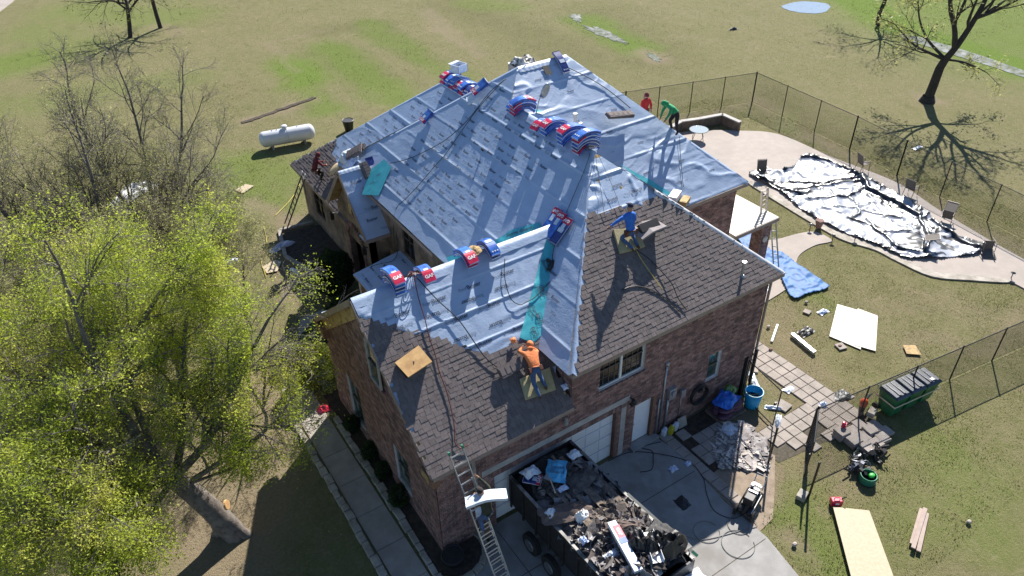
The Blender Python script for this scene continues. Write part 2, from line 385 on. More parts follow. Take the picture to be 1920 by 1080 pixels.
# pool deck
def smooth_poly(pts, n=6):
    out = []; N_ = len(pts)
    for i in range(N_):
        p0, p1, p2, p3 = [np.array(pts[(i+k-1) % N_], float) for k in range(4)]
        for q in range(n):
            t = q/n; out.append(tuple(.5*((2*p1)+(-p0+p2)*t+(2*p0-5*p1+4*p2-p3)*t*t+(-p0+3*p1-3*p2+p3)*t**3)))
    return out
deck_px = [(1236, 262), (1262, 252), (1310, 246), (1383, 246), (1460, 253), (1563, 297), (1680, 343), (1757, 393), (1847, 447), (1960, 515), (1960, 560), (1887, 527),
           (1820, 522), (1747, 515), (1683, 487), (1640, 465), (1590, 450), (1550, 432), (1465, 382), (1403, 343), (1300, 300)]
sheet('pool_deck', smooth_poly(gl(deck_px)), -.05, .05, m_concw)
sheet('pool_deck_border', [p for p in smooth_poly(gl([(1403, 345), (1465, 385), (1550, 436), (1590, 455), (1640, 470), (1683, 492), (1747, 520), (1820, 527), (1887, 531), (1886, 525),
      (1820, 517), (1747, 509), (1683, 480), (1640, 458), (1590, 443), (1550, 425), (1465, 375), (1406, 339)]), 4)], .0, .062, m_stone)
sheet('garden_path', smooth_poly(gl([(1402, 455), (1453, 450), (1500, 438), (1530, 436), (1560, 452), (1530, 460), (1503, 475), (1493, 492), (1492, 520), (1485, 535), (1425, 573), (1380, 590), (1370, 500)]), 5), -.05, .035, m_concw)
# paver path, all pavers separate pieces
pv = thing('paver_path', None, None, (15.6, -1, 0)); pv['kind'] = 'structure'
pm = bpy.data.meshes.new('paver'); _b = bmesh.new(); bmesh.ops.create_cube(_b, size=1)
for v_ in _b.verts: v_.co.x *= .43; v_.co.y *= .43; v_.co.z *= .06
bmesh.ops.bevel(_b, geom=[e for e in _b.edges if all(v.co.z > 0 for v in e.verts)], offset=.012, segments=1, affect='EDGES'); _b.to_mesh(pm); _b.free(); pm.materials.append(m_paver)
def pavers(x0, x1, y0, y1, parent, s=.45, drop=()):
    o0 = parent.location; nx_ = int(round((x1-x0)/s)); ny_ = int(round((y1-y0)/s))
    for i in range(nx_):
        for k in range(ny_):
            if (i, k) in drop: continue
            o = link('paver', pm, parent, (x0+(i+.5)*s-o0.x+rnd.uniform(-.006, .006), y0+(k+.5)*s-o0.y+rnd.uniform(-.006, .006), .015+rnd.uniform(-.006, .006)))
            o.rotation_euler = (rnd.uniform(-.01, .01), rnd.uniform(-.01, .01), rnd.uniform(-.015, .015)+rnd.choice((0, pi/2)))
pavers(14.93, 16.28, -3.7, 5.8, pv)
pavers(11.8, 14.95, -3.45, -2.1, pv, drop={(0, 0), (0, 1), (1, 0), (4, 0), (5, 0)})
pavers(13.15, 14.95, -3.9, -3.45, pv, drop={(1, 0)})
MB().prism([(11.75, -3.5), (16.33, -4.1), (16.33, 5.9), (14.9, 5.9), (14.9, -2.05), (11.75, -2.05)], -.05, -.005).build('paver_bedding', m_joint, kind='structure')
pt = thing('paver_patio', None, None, (10, -1, 0)); pt['kind'] = 'structure'
MB().prism([(9.0, -.1), (11.6, -.1), (11.7, -2.5), (9.7, -2.5), (9.5, -2.6), (8.95, -2.6)], -.05, -.002).build('bare_soil', m_soil, kind='structure')
MB().prism([(8.95, -2.6), (9.7, -2.5), (11.7, -2.5), (11.9, -3.2), (10.6, -4.3), (9.7, -5.0), (8.95, -5.1)], -.05, .002).build('bare_soil', M('tan_dirt', (.30, .235, .175), (.22, .17, .125), 3, .95, .6, 25), kind='structure')
pavers(9.05, 9.5, -4.6, -.1, pt)
pavers(9.6, 11.4, -2.2, -.85, pt, drop={(0, 2)}); pavers(9.65, 10.55, -.85, -.4, pt, drop={(1, 0)})

# pond, creek and puddle of far field
m_water = M('still_water', (.25, .30, .36), rough=.12, spec=.8, bump=.15, bscale=6)
m_wet = M('wet_stones', (.19, .20, .20), (.08, .10, .04), 1.6, .85, .6, 12, spec=.15, col3=(.30, .31, .31), scale3=1.1)
def blob(px, n=40, amp=.25, seed=0):
    P = smooth_poly(gl(px), 8); c = np.mean(P, 0); r2 = random.Random(seed)
    return [tuple(c+(np.array(p)-c)*(1+amp*(r2.random()-.5))) for p in P]
sheet('pond', blob([(1466, 12), (1500, 3), (1545, 6), (1556, 15), (1535, 25), (1490, 22)], amp=.06), -.02, .012, m_water)
sheet('creek', blob([(1690, 62), (1760, 80), (1850, 108), (1960, 148), (1960, 158), (1850, 122), (1790, 104), (1700, 74)], amp=.03, seed=2), -.02, .014, m_wet)
for k, pp in enumerate(([(1070, 30), (1085, 28), (1092, 38), (1080, 42)], [(1098, 50), (1125, 53), (1160, 70), (1170, 80), (1150, 76), (1112, 60)], [(1212, 98), (1232, 103), (1238, 114), (1222, 112)])):
    sheet('puddle', blob(pp, amp=.7, seed=k+5), -.02, .012, m_wet)
sheet('road', gl([(-60, -40), (40, -40), (26, 2), (0, 22), (-60, 50)]), -.02, .013, m_concw)
# drainage trench
b_ = MB()
for k in range(10):
    t = k/9; p = g(463+t*120, 228-t*42); b_.box((p[0], p[1], .0), (.75, .34, .05+.05*rnd.random()), rz=.2+rnd.uniform(-.3, .3))
b_.build('trench', m_soil, kind='structure')

# ------------------------------------------------------------------ short grass tufts
def tufts(n, x0, x1, y0, y1, hmin, hmax, seed, name, lab, avoid):
    R_ = np.random.RandomState(seed); x = R_.uniform(x0, x1, n); y = R_.uniform(y0, y1, n)
    keep = (fbm(x*1.1, y*1.1, 31) > R_.uniform(.25, .6, n)) & (gsample(g_dirt, x, y) < R_.uniform(.15, .8, n))
    for poly in avoid: keep &= ~inpoly(np.stack([x, y], -1), poly)
    # only what the photo can see
    P = np.stack([x, y, 0*x], -1)-CAM; q = P @ RM.T; u = q[:, 0]/q[:, 2]*F_PX+960; v = q[:, 1]/q[:, 2]*F_PX+540
    keep &= (u > -80) & (u < 2000) & (v < 1160) & (v > -60)
    x, y = x[keep], y[keep]; n = len(x); a = R_.uniform(0, 2*pi, n); h = R_.uniform(hmin, hmax, n)*(1+.5*gsample(g_lush, x, y)); w = h*R_.uniform(.25, .5, n)
    ln = R_.uniform(-.8, .8, (n, 2))*h[:, None]
    B1 = np.stack([x-cos_(a)*w, y-sin_(a)*w, 0*x-.01], -1); B2 = np.stack([x+cos_(a)*w, y+sin_(a)*w, 0*x-.01], -1); T = np.stack([x+ln[:, 0], y+ln[:, 1], h], -1)
    V = np.stack([B1, B2, T], 1).reshape(-1, 3); Fq = np.arange(3*n).reshape(-1, 3)
    o = npmesh(name, V, Fq, m_grass, kind='stuff'); tag(o, lab, 'grass'); return o
cos_, sin_ = np.cos, np.sin
def grassmat():
    m = M('grass_blades', (.17, .175, .055), (.32, .28, .16), 2.2, .9, isl=.45, trans=.35, col3=(.13, .19, .025), scale3=.5); return m
m_grass = grassmat()
HOUSE_POLY = [(.0, -.1), (14.1, -.1), (14.1, 5.3), (18.3, 5.3), (18.3, 17), (17, 23.3), (4.3, 23.3), (4.3, 17), (3, 8.5), (0, 8.5)]
_av = [HOUSE_POLY, [(-.3, -1.3), (1.6, 0), (9.1, 0), (9.2, -3.6), (8.98, -5.4), (8.1, -9), (7, -12), (-.5, -12)], [(-2.05, -4), (-.4, -4), (-.4, 9.4), (-2.05, 9.4)],
       [(14.9, -4.2), (16.3, -4.2), (16.3, 6), (14.9, 6)], [(11.8, -3.9), (15, -3.9), (15, -2.1), (11.8, -2.1)], smooth_poly(gl(deck_px)),
       gl([(1402, 455), (1453, 450), (1530, 436), (1560, 452), (1503, 475), (1490, 535), (1425, 573), (1370, 500)]), [(9, 0), (12, 0), (12, -2.6), (9, -5.2)]]
tufts(260000, 8, 36, -9, 22, .018, .042, 1, 'grass', 'short patchy green and straw coloured grass in the yard beside the brick house', _av)
tufts(150000, -22, 8, -3, 46, .02, .05, 2, 'grass', 'short grass under the budding trees and around the white tank', _av)
tufts(110000, 8, 75, 18, 95, .025, .06, 3, 'grass', 'short mown grass of the wide field behind the house', _av)
# ------------------------------------------------------------------ the house
house = thing('brick_house', 'two storey brick house with half stripped hip and gable roofs under silver underlayment', 'house', (9, 8, 0))
m_brick = M('brick', (.225, .118, .10), (.31, .20, .175), 5.5, .9, .5, 90, isl=.38, col3=(.15, .088, .085), scale3=2.2)
m_mortar = M('mortar', (.66, .60, .57), (.54, .49, .46), 6, .95, .4, 120)
m_shingle = M('shingle', (.158, .132, .127), (.128, .107, .105), 7, .92, .35, 160, isl=.16, col3=(.172, .140, .134), scale3=1.6)
m_fascia = M('fascia_paint', (.30, .235, .205), (.25, .195, .17), 3, .6)
m_white = M('white_paint', (.78, .77, .75), (.70, .69, .67), 3, .5)
m_door = M('garage_white', (.82, .84, .87), (.78, .80, .83), 5, .45)
m_glass = M('window_glass', (.012, .015, .016), rough=.12, spec=.4)
m_glassg = M('green_tinted_glass', (.02, .045, .04), (.06, .08, .06), 1.2, .08, spec=.9)
m_stucco = M('stained_stone_wall', (.33, .25, .19), (.17, .13, .10), 1.7, .95, .6, 25, col3=(.10, .08, .065), scale3=.9)
m_lintel = M('cast_stone', (.46, .43, .40), (.36, .34, .32), 3, .85, .3, 60)
m_osb = M('sheathing_board', (.52, .36, .16), (.40, .27, .11), 9, .8, .3, 60, col3=(.22, .14, .07), scale3=3)
m_cedar = M('cedar_trim', (.24, .13, .085), (.17, .09, .06), 5, .7)
m_metal = M('grey_metal', (.42, .43, .45), (.33, .34, .36), 6, .4, metal=.6)
m_black = M('black_plastic', (.012, .012, .013), (.02, .02, .022), 6, .5)
m_teal = M('leak_barrier', (.07, .46, .52), (.05, .38, .45), 3, .42, .25, 30, spec=.6)
m_print = M('black_print', (.06, .08, .13), rough=.6)
m_printg = M('grey_print', (.19, .23, .31), rough=.6)
m_white_print = M('white_print', (.8, .8, .8), rough=.5)

def underlay_mat():
    m = M('underlayment', (.375, .47, .625), (.33, .415, .565), 2.0, rough=.42, spec=.8)
    nt = m.node_tree; N = nt.nodes; L = nt.links; b = N['Principled BSDF']; geo = N.new('ShaderNodeNewGeometry')
    mp = N.new('ShaderNodeMapping'); mp.inputs['Scale'].default_value = (5, 5, 9); L.new(geo.outputs['Position'], mp.inputs[0])
    n = N.new('ShaderNodeTexNoise'); n.inputs['Scale'].default_value = 1.2; n.inputs['Detail'].default_value = 5; n.inputs['Distortion'].default_value = 1.4; L.new(mp.outputs[0], n.inputs['Vector'])
    bp = N.new('ShaderNodeBump'); bp.inputs['Strength'].default_value = .28; bp.inputs['Distance'].default_value = .03; L.new(n.outputs[0], bp.inputs['Height']); L.new(bp.outputs[0], b.inputs['Normal'])
    return m
m_under = underlay_mat()

class Plane:
    """roof plane: O eave corner, U along the eave, slope p (rise over run), run direction D (horizontal, uphill)"""
    def __init__(s, O, U, D, p, crumple=.012, seed=0, strips=1.22, off=0.0):
        s.O = np.array(O, float); s.U = np.array([*U, 0], float); s.p = p
        s.k = sqrt(1+p*p); s.V = np.array([D[0], D[1], p])/s.k; s.N = np.cross(s.U, s.V); s.c = crumple; s.seed = seed; s.w = strips; s.off = off
    def P(s, u, v, h=0): 
        u = np.asarray(u, float)[..., None]; v = np.asarray(v, float)[..., None]; h = np.asarray(h, float)[..., None]
        return s.O+u*s.U+v*s.V+h*s.N
    def uv(s, P): d = np.asarray(P, float)-s.O; return d @ s.U, d @ s.V
    def px(s, x, y):
        d = ray(x, y); t = ((s.O-CAM) @ s.N)/(d @ s.N); return s.uv(CAM+d*t)
    def pxs(s, pts): return [s.px(*p) for p in pts]
    def T(s, u, v, h=0, rot=0):
        """frame lying on the plane: x along the eave, y up the slope"""
        return frame(tuple(s.P(u, v, h)), tuple(s.U), tuple(s.N)) @ Matrix.Rotation(rot, 4, 'Z')
    def h(s, u, v):
        """height of the loose sheet over the deck: seam bulges, long folds, crumples"""
        u = np.asarray(u, float); v = np.asarray(v, float); sd = s.seed
        t = (v-s.off)/s.w; f = t-np.floor(t); row = np.floor(t)
        b = np.clip(fbm(u*.35+row*7.3, row*3.1, sd+40, 3)*2.1-.72, 0, 1)
        seam = np.exp(-((f-.05)/.028)**2)*(.010+.065*b)
        warp = fbm(u*.5, v*.8, sd+3, 3)*2.2
        fold = np.clip(ridge(u*.28+v*.62+warp*.5, v*.55-u*.35+warp, sd)-.72, 0, 1)*3.2
        fan = np.clip(ridge(u*1.3+v*.5+warp, v*2.8+warp*1.2-u*.3, sd+7)-.6, 0, 1)*2.2*np.clip(fbm(u*.45, v*.45, sd+9, 2)*3.4-1.25, 0, 1)
        fine = (ridge(u*2.3+warp*1.5, v*7+warp*3, sd+13)-.5)*np.clip(fbm(u*.6, v*.6, sd+15, 2)*3-.9, .15, 1)*1.8
        r = .012+seam+s.c*(1.6*fold+2.0*fan)+s.c*.32*fine
        q = u*.8+v*.45+warp*.6; cr = np.clip(ridge(q*.35, (v*.8-u*.5)*2.6+warp*1.5, sd+21)-.80, 0, 1)*5*np.clip(fbm(u*.7, v*.7, sd+22, 2)*3-.95, 0, 1); r = r+s.c*.9*cr
        if getattr(s, 'flat', None): r = np.where(inpoly(np.stack(np.broadcast_arrays(u, v), -1), s.flat), .003, r)
        return r
def clip_grid(poly, du, dv):
    """grid over a convex polygon in (u,v) -> verts (n,2), quads/tris as bmesh mesh data"""
    us = [p[0] for p in poly]; vs = [p[1] for p in poly]; bm = bmesh.new()
    nu = max(2, int((max(us)-min(us))/du)+1); nv = max(2, int((max(vs)-min(vs))/dv)+1)
    U_ = np.linspace(min(us), max(us), nu); V_ = np.linspace(min(vs), max(vs), nv)
    gr = [[bm.verts.new((a, b, 0)) for a in U_] for b in V_]
    for i in range(nv-1):
        for k in range(nu-1): bm.faces.new((gr[i][k], gr[i][k+1], gr[i+1][k+1], gr[i+1][k]))
    A = sum(poly[i][0]*poly[(i+1) % len(poly)][1]-poly[(i+1) % len(poly)][0]*poly[i][1] for i in range(len(poly)))
    pl = poly if A > 0 else poly[::-1]
    for i in range(len(pl)):
        a = Vector((*pl[i], 0)); b = Vector((*pl[(i+1) % len(pl)], 0)); d = b-a
        if d.length < 1e-6: continue
        bmesh.ops.bisect_plane(bm, geom=bm.verts[:]+bm.edges[:]+bm.faces[:], plane_co=a, plane_no=(d.y, -d.x, 0), clear_outer=True, dist=1e-5)
    return bm
def clip_half(poly, lo, hi):
    def cl(P, f):
        out = []
        for i in range(len(P)):
            a, b = P[i], P[(i+1) % len(P)]; fa, fb = f(a), f(b)
            if fa >= 0: out.append(a)
            if (fa >= 0) != (fb >= 0):
                t = fa/(fa-fb); out.append((a[0]+(b[0]-a[0])*t, a[1]+(b[1]-a[1])*t))
        return out
    return cl(cl(poly, lambda p: p[1]-lo), lambda p: hi-p[1])
def sheet_on(pl, poly, name, mat, parent, du=.07, dv=.055, lift=0.0, hf=None, thick=0):
    bm = clip_grid(poly, du, dv)
    if not bm.faces: bm.free(); return None
    co = np.array([v.co[:2] for v in bm.verts]); hh = (hf or pl.h)(co[:, 0], co[:, 1])+lift
    W = pl.P(co[:, 0], co[:, 1], hh)-np.array(wloc(parent))
    for v, w in zip(bm.verts, W): v.co = w
    me = bpy.data.meshes.new(name); bm.to_mesh(me); bm.free(); me.materials.append(mat)
    me.polygons.foreach_set('use_smooth', [True]*len(me.polygons))
    return link(name, me, parent)
def underlay(pl, poly, parent, lift=0.0, name='underlayment_sheet'):
    vmax = max(p[1] for p in poly); v = pl.off-pl.w*math.ceil((pl.off)/pl.w) if pl.off > 0 else pl.off
    row = 0; outs = []
    while v < vmax:
        part = clip_half(poly, v, v+pl.w)
        if len(part) >= 3:
            o = sheet_on(pl, part, name, m_under, parent, lift=lift, du=.06 if pl is not M_S else .05, dv=.045)
            if o: outs.append(o)
        v += pl.w; row += 1
    return outs
def words(pl, poly, parent, word='Buster', size=.17, du=1.15, dv=.30, flip=False, seed=0, mat=None, faint=True):
    R_ = random.Random(seed); V, F = text2d(word, .018); V2, F2 = text2d('Roof', .0); us = [p[0] for p in poly]; vs = [p[1] for p in poly]
    AV = []; AF = []; BV = []; BF = []; na = nb = 0; r = 0; v = pl.off+.2
    while v < max(vs):
        if True:
            u = min(us)+(r % 3)*du*.37+R_.uniform(0, .1)
            while u < max(us):
                for (VV, FF, dd, sc, which) in ((V, F, 0, size, 0), (V2, F2, -.42, size*.8, 1)):
                    s_ = -1 if flip and (r % 2) else 1
                    if which == 1 and not faint: continue
                    q = VV*sc*s_; P2 = np.stack([q[:, 0]+u+dd*s_, q[:, 1]+v], -1)
                    if inpoly(P2, poly).all():
                        W = pl.P(P2[:, 0], P2[:, 1], pl.h(P2[:, 0], P2[:, 1])+.014)
                        if which == 0: AV.append(W); AF.append(FF+na); na += len(W)
                        else: BV.append(W); BF.append(FF+nb); nb += len(W)
                u += du*R_.uniform(.97, 1.03)
        v += dv*(1 if r % 3 < 2 else 1.55); r += 1
    if AV: npmesh('lettering', np.concatenate(AV), np.concatenate(AF), m_print, parent, kind='stuff')
    if BV: npmesh('lettering', np.concatenate(BV), np.concatenate(BF), m_printg, parent, kind='stuff')

SH_NEAR = []; SH_ALL = []                                             # every shingle tab: centre, axes
def shingles(pl, poly, expo=.143, seed=0, h0=.02):
    R_ = random.Random(seed); us = [p[0] for p in poly]; vs = [p[1] for p in poly]; v = min(vs); row = 0
    while v < max(vs):
        u = min(us)-R_.uniform(0, .3)
        while u < max(us):
            w = R_.choice((.16, .18, .2, .22, .25)); hi = R_.random() < .45
            c = np.array([[u+w/2, v+expo/2]])
            if inpoly(c, poly)[0]:
                th = .014 if hi else .009
                up = pl.V*1.0+pl.N*(-.009/expo); up /= np.linalg.norm(up)
                C_ = pl.P(u+w/2, v+expo/2+.01, h0+(.004 if hi else 0))
                SH_ALL.append((C_, pl.U*(w/2-.004), up*(expo/2+.016), pl.N*th/2))
            u += w
        v += expo; row += 1

# ---- roof planes
LW_S = Plane((-.14, -.3, 4.05), (1, 0), (0, 1), .8, .017, 11, 1.02, .95)
LW_N = Plane((8, 8.7, 4.05), (-1, 0), (0, -1), .8, .01, 12)
SB_S = Plane((4.80, -.3, 5.45), (1, 0), (0, 1), 4/5.3, .034, 13, 1.3, 1.7)
WP = Plane((4.62, 18, 9.45-.842*4.88), (0, -1), (1, 0), .842, .005, 14, 1.22, .62)     # the long west plane; u = 18 - Y
SB_E = Plane((14.25, -.3, 5.45), (0, 1), (-1, 0), .842, .012, 15)
M_S = Plane((12, 5.17, 5.4), (1, 0), (0, 1), 4.95/6.07, .026, 16, 1.35, .0)
M_E = Plane((18.4, 5.17, 5.4), (0, 1), (-1, 0), .917, .012, 17)
M_N = Plane((18.4, 17.4, 5.4), (-1, 0), (0, -1), .803, .012, 18)
NW_W = Plane((4.08, 23.5, 3.0), (0, -1), (1, 0), .8, .008, 19, 1.22, .5)               # u = 23.5 - Y
NW_N = Plane((17, 23.5, 3.0), (-1, 0), (0, -1), .8, .01, 20)
EN_S = Plane((3.85, 13.15, 3.6), (1, 0), (0, 1), 1.12, .009, 21, 1.0, .1)
EN_N = Plane((6, 17.45, 3.6), (-1, 0), (0, -1), 1.12, .01, 22)
PO = Plane((2.72, 12.3, 2.75), (0, -1), (1, 0), .16, .005, 23, 1.2, .1)

def deck(pl, poly, parent, th=.05):
    """sheathing slab under the covering"""
    n = len(poly); P = [tuple(pl.P(a, b, -.001)) for a, b in poly]; Q = [tuple(pl.P(a, b, -th)) for a, b in poly]
    b = MB(); b._add(P+Q, [tuple(range(n)), tuple(range(2*n-1, n-1, -1))]+[(i, n+i, n+(i+1) % n, (i+1) % n) for i in range(n)])
    return b.build('roof_deck', m_osb, parent)
def roof_part(name='roof'):
    o = bpy.data.objects.new(name, None); COL.objects.link(o); o.parent = house; return o
roof_left = roof_part(); roof_left['label'] = 'gable roof over the garage, half shingled'
roof_hip = roof_part(); roof_hip['label'] = 'hip roof with finished dark shingles'
roof_main = roof_part(); roof_main['label'] = 'tall main roof under silver underlayment'
roof_north = roof_part(); roof_north['label'] = 'low far wing roof with a strip of dark shingles'
roof_entry = roof_part(); roof_entry['label'] = 'small steep gable over the entry'
roof_porch = roof_part('porch_roof')

# left wing
# stepped edge of finished shingles
step = [LW_S.px(*p) for p in [(676, 588), (735, 612), (790, 625), (840, 640), (890, 655), (925, 668), (968, 640), (1003, 632), (1030, 650)]]
lw_poly = [(0, -.02)]+[(0, step[0][1])]+step[1:]+[(5.02, 1.25), (5.02, -.02)]
LW_S.flat = [(-1, -1)]+[(-1, lw_poly[1][1]-.1)]+[(p[0], p[1]-.12) for p in lw_poly[1:-1]]+[(5.5, -1)]
shingles(LW_S, lw_poly, seed=1, h0=.03)
lwS = [(0, 0), (4.99, 0), (4.99, 1.6), (7.45, 5.76), (0, 5.76)]
lw_ridge_u = 7.4
deck(LW_S, [(0, 0), (5.0, 0), (5.0, 1.7), (7.5, 5.76), (0, 5.76)], roof_left)
lw_under = [(.0, .0), (5.0, 0), (5.3, 2.2), (7.45, 5.72), (0, 5.72)]
underlay(LW_S, [(0, 1.2), (5.0, 1.2), (7.45, 5.74), (0, 5.74)], roof_left)
words(LW_S, [(0.3, 1.5), (4.4, 1.5), (6.0, 5.4), (.3, 5.4)], roof_left, 'Buster', .19, 1.25, .40, True, 3)
deck(LW_N, [(0, 0), (8.14, 0), (8.14, 5.76), (.5, 5.76)], roof_left)
underlay(LW_N, [(0, 0), (8.14, 0), (8.14, 5.76), (.5, 5.76)], roof_left)
cap_strip = [(lw_poly[1][0], lw_poly[1][1])]
# hip roof of south block
sbS = [(0, 0), (9.45, 0), (4.72, 6.64)]
deck(SB_S, sbS, roof_hip); 
sb_sh = [(0.06, -.03), (9.45, -.03), (5.9+.0, 4.98), (5.05, 5.02), (1.9, 4.2), (1.62, 4.05), (3.45, 5.0-.0)]
line = [SB_S.px(*p) for p in [(1103, 398), (1118, 401), (1130, 402), (1155, 392), (1205, 382), (1248, 368)]]
hipw = lambda v: 4.72*v/6.64
sb_poly = [(0.12, -.03), (9.34, -.03), (9.45-hipw(line[-1][1])-.16, line[-1][1])]+line[::-1][1:]+[(hipw(line[0][1])+.03, line[0][1])]
SB_S.flat = [(-1, -1), (-1, line[0][1]-.06)]+[(p[0], p[1]-.08) for p in line]+[(11, line[-1][1]-.08), (11, -1)]
shingles(SB_S, sb_poly, seed=2, h0=.03)
underlay(SB_S, [(hipw(3.2), 3.2), (9.45-hipw(3.2), 3.2), (4.72, 6.64)], roof_hip, lift=-.012)
words(SB_S, [(3.3, 4.6), (6.0, 4.6), (4.72, 6.3)], roof_hip, 'Buster', .17, 1.1, .4, True, 9)
deck(SB_E, [(0, 0), (5.4, 0), (10.4, 6.2), (5.3, 6.2)], roof_hip); underlay(SB_E, [(5.3, 6.2), (3.4, 3.9), (9.0, 4.4), (10.4, 6.2)], roof_hip)
shingles(SB_E, [(0.1, 0), (5.4, 0), (8, 3.5), (3.8, 4.6)], seed=3)
# the west plane
def WU(Y): return 18-Y
def wv(x): return (x-4.62)*WP.k
ridge_v = wv(9.5); pk_v = wv(10.57)
wp_full = [(WU(17.35), wv(4.62)), (WU(-.18), wv(4.76)), (WU(5.0), ridge_v), (WU(10.1), ridge_v), (WU(11.24), pk_v)]
# convex pieces
wpA = [(WU(17.35), 0), (WU(8.2), 0), (WU(5.0), ridge_v), (WU(10.1), ridge_v), (WU(11.24), pk_v)]
wpB = [(WU(8.2), 0), (WU(-.2), .12), (WU(5.0), ridge_v)]
uar = WU(17.35)+(WU(11.24)-WU(17.35))*ridge_v/pk_v
wpA1 = [(WU(17.35), 0), (WU(8.2), 0), (WU(5.0), ridge_v), (uar, ridge_v)]; wpA2 = [(uar, ridge_v), (WU(10.1), ridge_v), (WU(11.24), pk_v)]
deck(WP, wpA, roof_main); deck(WP, wpB, roof_main)
underlay(WP, wpA1, roof_main); underlay(WP, wpA2, roof_main); underlay(WP, [(WU(8.2), .0), (WU(-.22), .1), (WU(5.0), ridge_v)], roof_main)
words(WP, [(WU(15.2), .3), (WU(8.4), .3), (WU(5.6), ridge_v-.35), (WU(10.0), ridge_v-.35), (WU(11.2), pk_v-.7)], roof_main, 'Buster', .15, 1.0, .33, False, 4)
words(WP, [(WU(6.2), .9), (WU(.9), .9), (WU(4.6), 4.2)], roof_main, 'Buster', .16, 1.1, .4, False, 5)
# main south plane: u = X-12
ms = [(14.5-12, 0), (6.4, 0), (1.0, 7.83), (-1.43, 7.83), (-2.4, 6.4)]
deck(M_S, [(2.5, 0), (6.4, 0), (1.0, 7.83), (-1.43, 7.83), (-2.45, 6.35)], roof_main)
underlay(M_S, [(2.3, 0), (6.42, 0), (1.0, 7.85), (-1.43, 7.85), (-2.5, 6.35)], roof_main)
words(M_S, [(2.6, .5), (5.6, .5), (.7, 7.3), (-1.0, 7.3), (-1.6, 6.0)], roof_main, 'Buster', .12, 1.9, .85, True, 6)
deck(M_E, [(0, 0), (12.23, 0), (6.07, 7.3)], roof_main); underlay(M_E, [(0, 0), (12.23, 0), (6.07, 7.32)], roof_main)
deck(M_N, [(0, 0), (13.8, 0), (7.83, 7.9), (5.4, 7.9)], roof_main); underlay(M_N, [(0, 0), (13.8, 0), (7.83, 7.88), (5.4, 7.88)], roof_main)
# north wing: u = 23.5-Y
nwv = lambda x: (x-4.08)*NW_W.k
nw = [(0, 0), (9.5, 0), (9.5, nwv(10.55)), (6.5, nwv(10.55))]
nwe = [NW_W.px(*p) for p in [(631, 262), (628, 276), (622, 290), (640, 318)]]; nw_poly = [(0.0, -.02), (nwe[0][0]-.02, nwe[0][1])]+nwe[1:]+[(8.0, 2.2), (8.0, -.02)]
NW_W.flat = [(-1, -1), (-1, nwe[0][1]), (nwe[0][0]-.12, nwe[0][1])]+[(p[0]-.1, p[1]) for p in nwe[1:]]+[(8, 2.1), (10, 2.1), (10, -1)]; shingles(NW_W, nw_poly, seed=4, h0=.03)
deck(NW_W, nw, roof_north); underlay(NW_W, nw, roof_north)
words(NW_W, [(1.2, .9), (9, .9), (9, 7.6), (6.4, 7.6)], roof_north, 'Buster', .15, 1.0, .36, False, 7)

deck(NW_N, [(0, 0), (12.9, 0), (6.45, 8.2)], roof_north); shingles(NW_N, [(8, 0), (12.8, 0), (8, 5.5)], seed=5)
nwE = Plane((17.0, 10, 3.0), (0, 1), (-1, 0), .8, .01, 25)
deck(nwE, [(0, 0), (13.5, 0), (7.0, 8.26), (0, 8.26)], roof_north); underlay(nwE, [(0, 0), (13.5, 0), (7.0, 8.26), (0, 8.26)], roof_north)
# entry gable
ehv = 2.15*EN_S.k
deck(EN_S, [(0, 0), (1.5, 0), (2.1, ehv), (0, ehv)], roof_entry); underlay(EN_S, [(0, 0), (1.5, 0), (2.1, ehv), (0, ehv)], roof_entry)
words(EN_S, [(0.05, .1), (1.45, .1), (1.6, ehv-.1), (.05, ehv-.1)], roof_entry, 'Buster', .2, 1.3, .5, False, 8)
deck(EN_N, [(0, 0), (2.15, 0), (2.15, ehv), (0, ehv)], roof_entry); underlay(EN_N, [(0, 0), (2.15, 0), (2.15, ehv), (0, ehv)], roof_entry)
# porch roof
deck(PO, [(0, 0), (1.75, 0), (1.75, 2.4), (0, 2.4)], roof_porch, .12); underlay(PO, [(0, 0), (1.75, 0), (1.75, 2.4), (0, 2.4)], roof_porch)
words(PO, [(0, .2), (1.7, .2), (1.7, 2.3), (0, 2.3)], roof_porch, 'Buster', .15, .8, .5, False, 8)
# ridge and hip wraps
def wrap(a, b, w, parent, up=(0, 0, 1), n=40, seed=0, mat=None, h=.03):
    """folded membrane strip over a ridge or hip from a to b"""
    a = Vector(a); b = Vector(b); d = (b-a).normalized(); side = d.cross(Vector((0, 0, 1))).normalized(); V = []; 
    for i in range(n+1):
        p = a.lerp(b, i/n)
        for k, t in enumerate((-1, -.5, 0, .5, 1)):
            q = p+side*(t*w)+Vector((0, 0, 1))*(-abs(t)*w*.72+h+.012*sin(i*1.7+seed)*abs(t)+.02*(1-abs(t)))
            V.append(tuple(q))
    F = [(i*5+k, i*5+k+1, i*5+k+6, i*5+k+5) for i in range(n) for k in range(4)]
    return npmesh('hip_wrap', np.array(V), np.array(F), mat or m_under, parent, smooth=True)
wrap((4.8, -.3, 5.45), (9.5, 5.0, 9.45), .13, roof_main, seed=1, mat=m_under)
wrap((14.2, -.3, 5.45), (11.0, 3.3, 8.17), .12, roof_hip, seed=2, h=.06, mat=M('white_wrap', (.72, .70, .70), (.6, .6, .62), 5, .4))
wrap((9.5, 5.0, 9.45), (9.5, 10.1, 9.45), .25, roof_main, seed=3); wrap((18.4, 5.17, 5.4), (13.0, 11.24, 10.35), .16, roof_main, seed=4)
wrap((10.57, 11.24, 10.35), (13.0, 11.24, 10.35), .22, roof_main, seed=5); wrap((-.14, 4.2, 7.65), (7.2, 4.2, 7.65), .3, roof_left, seed=6)
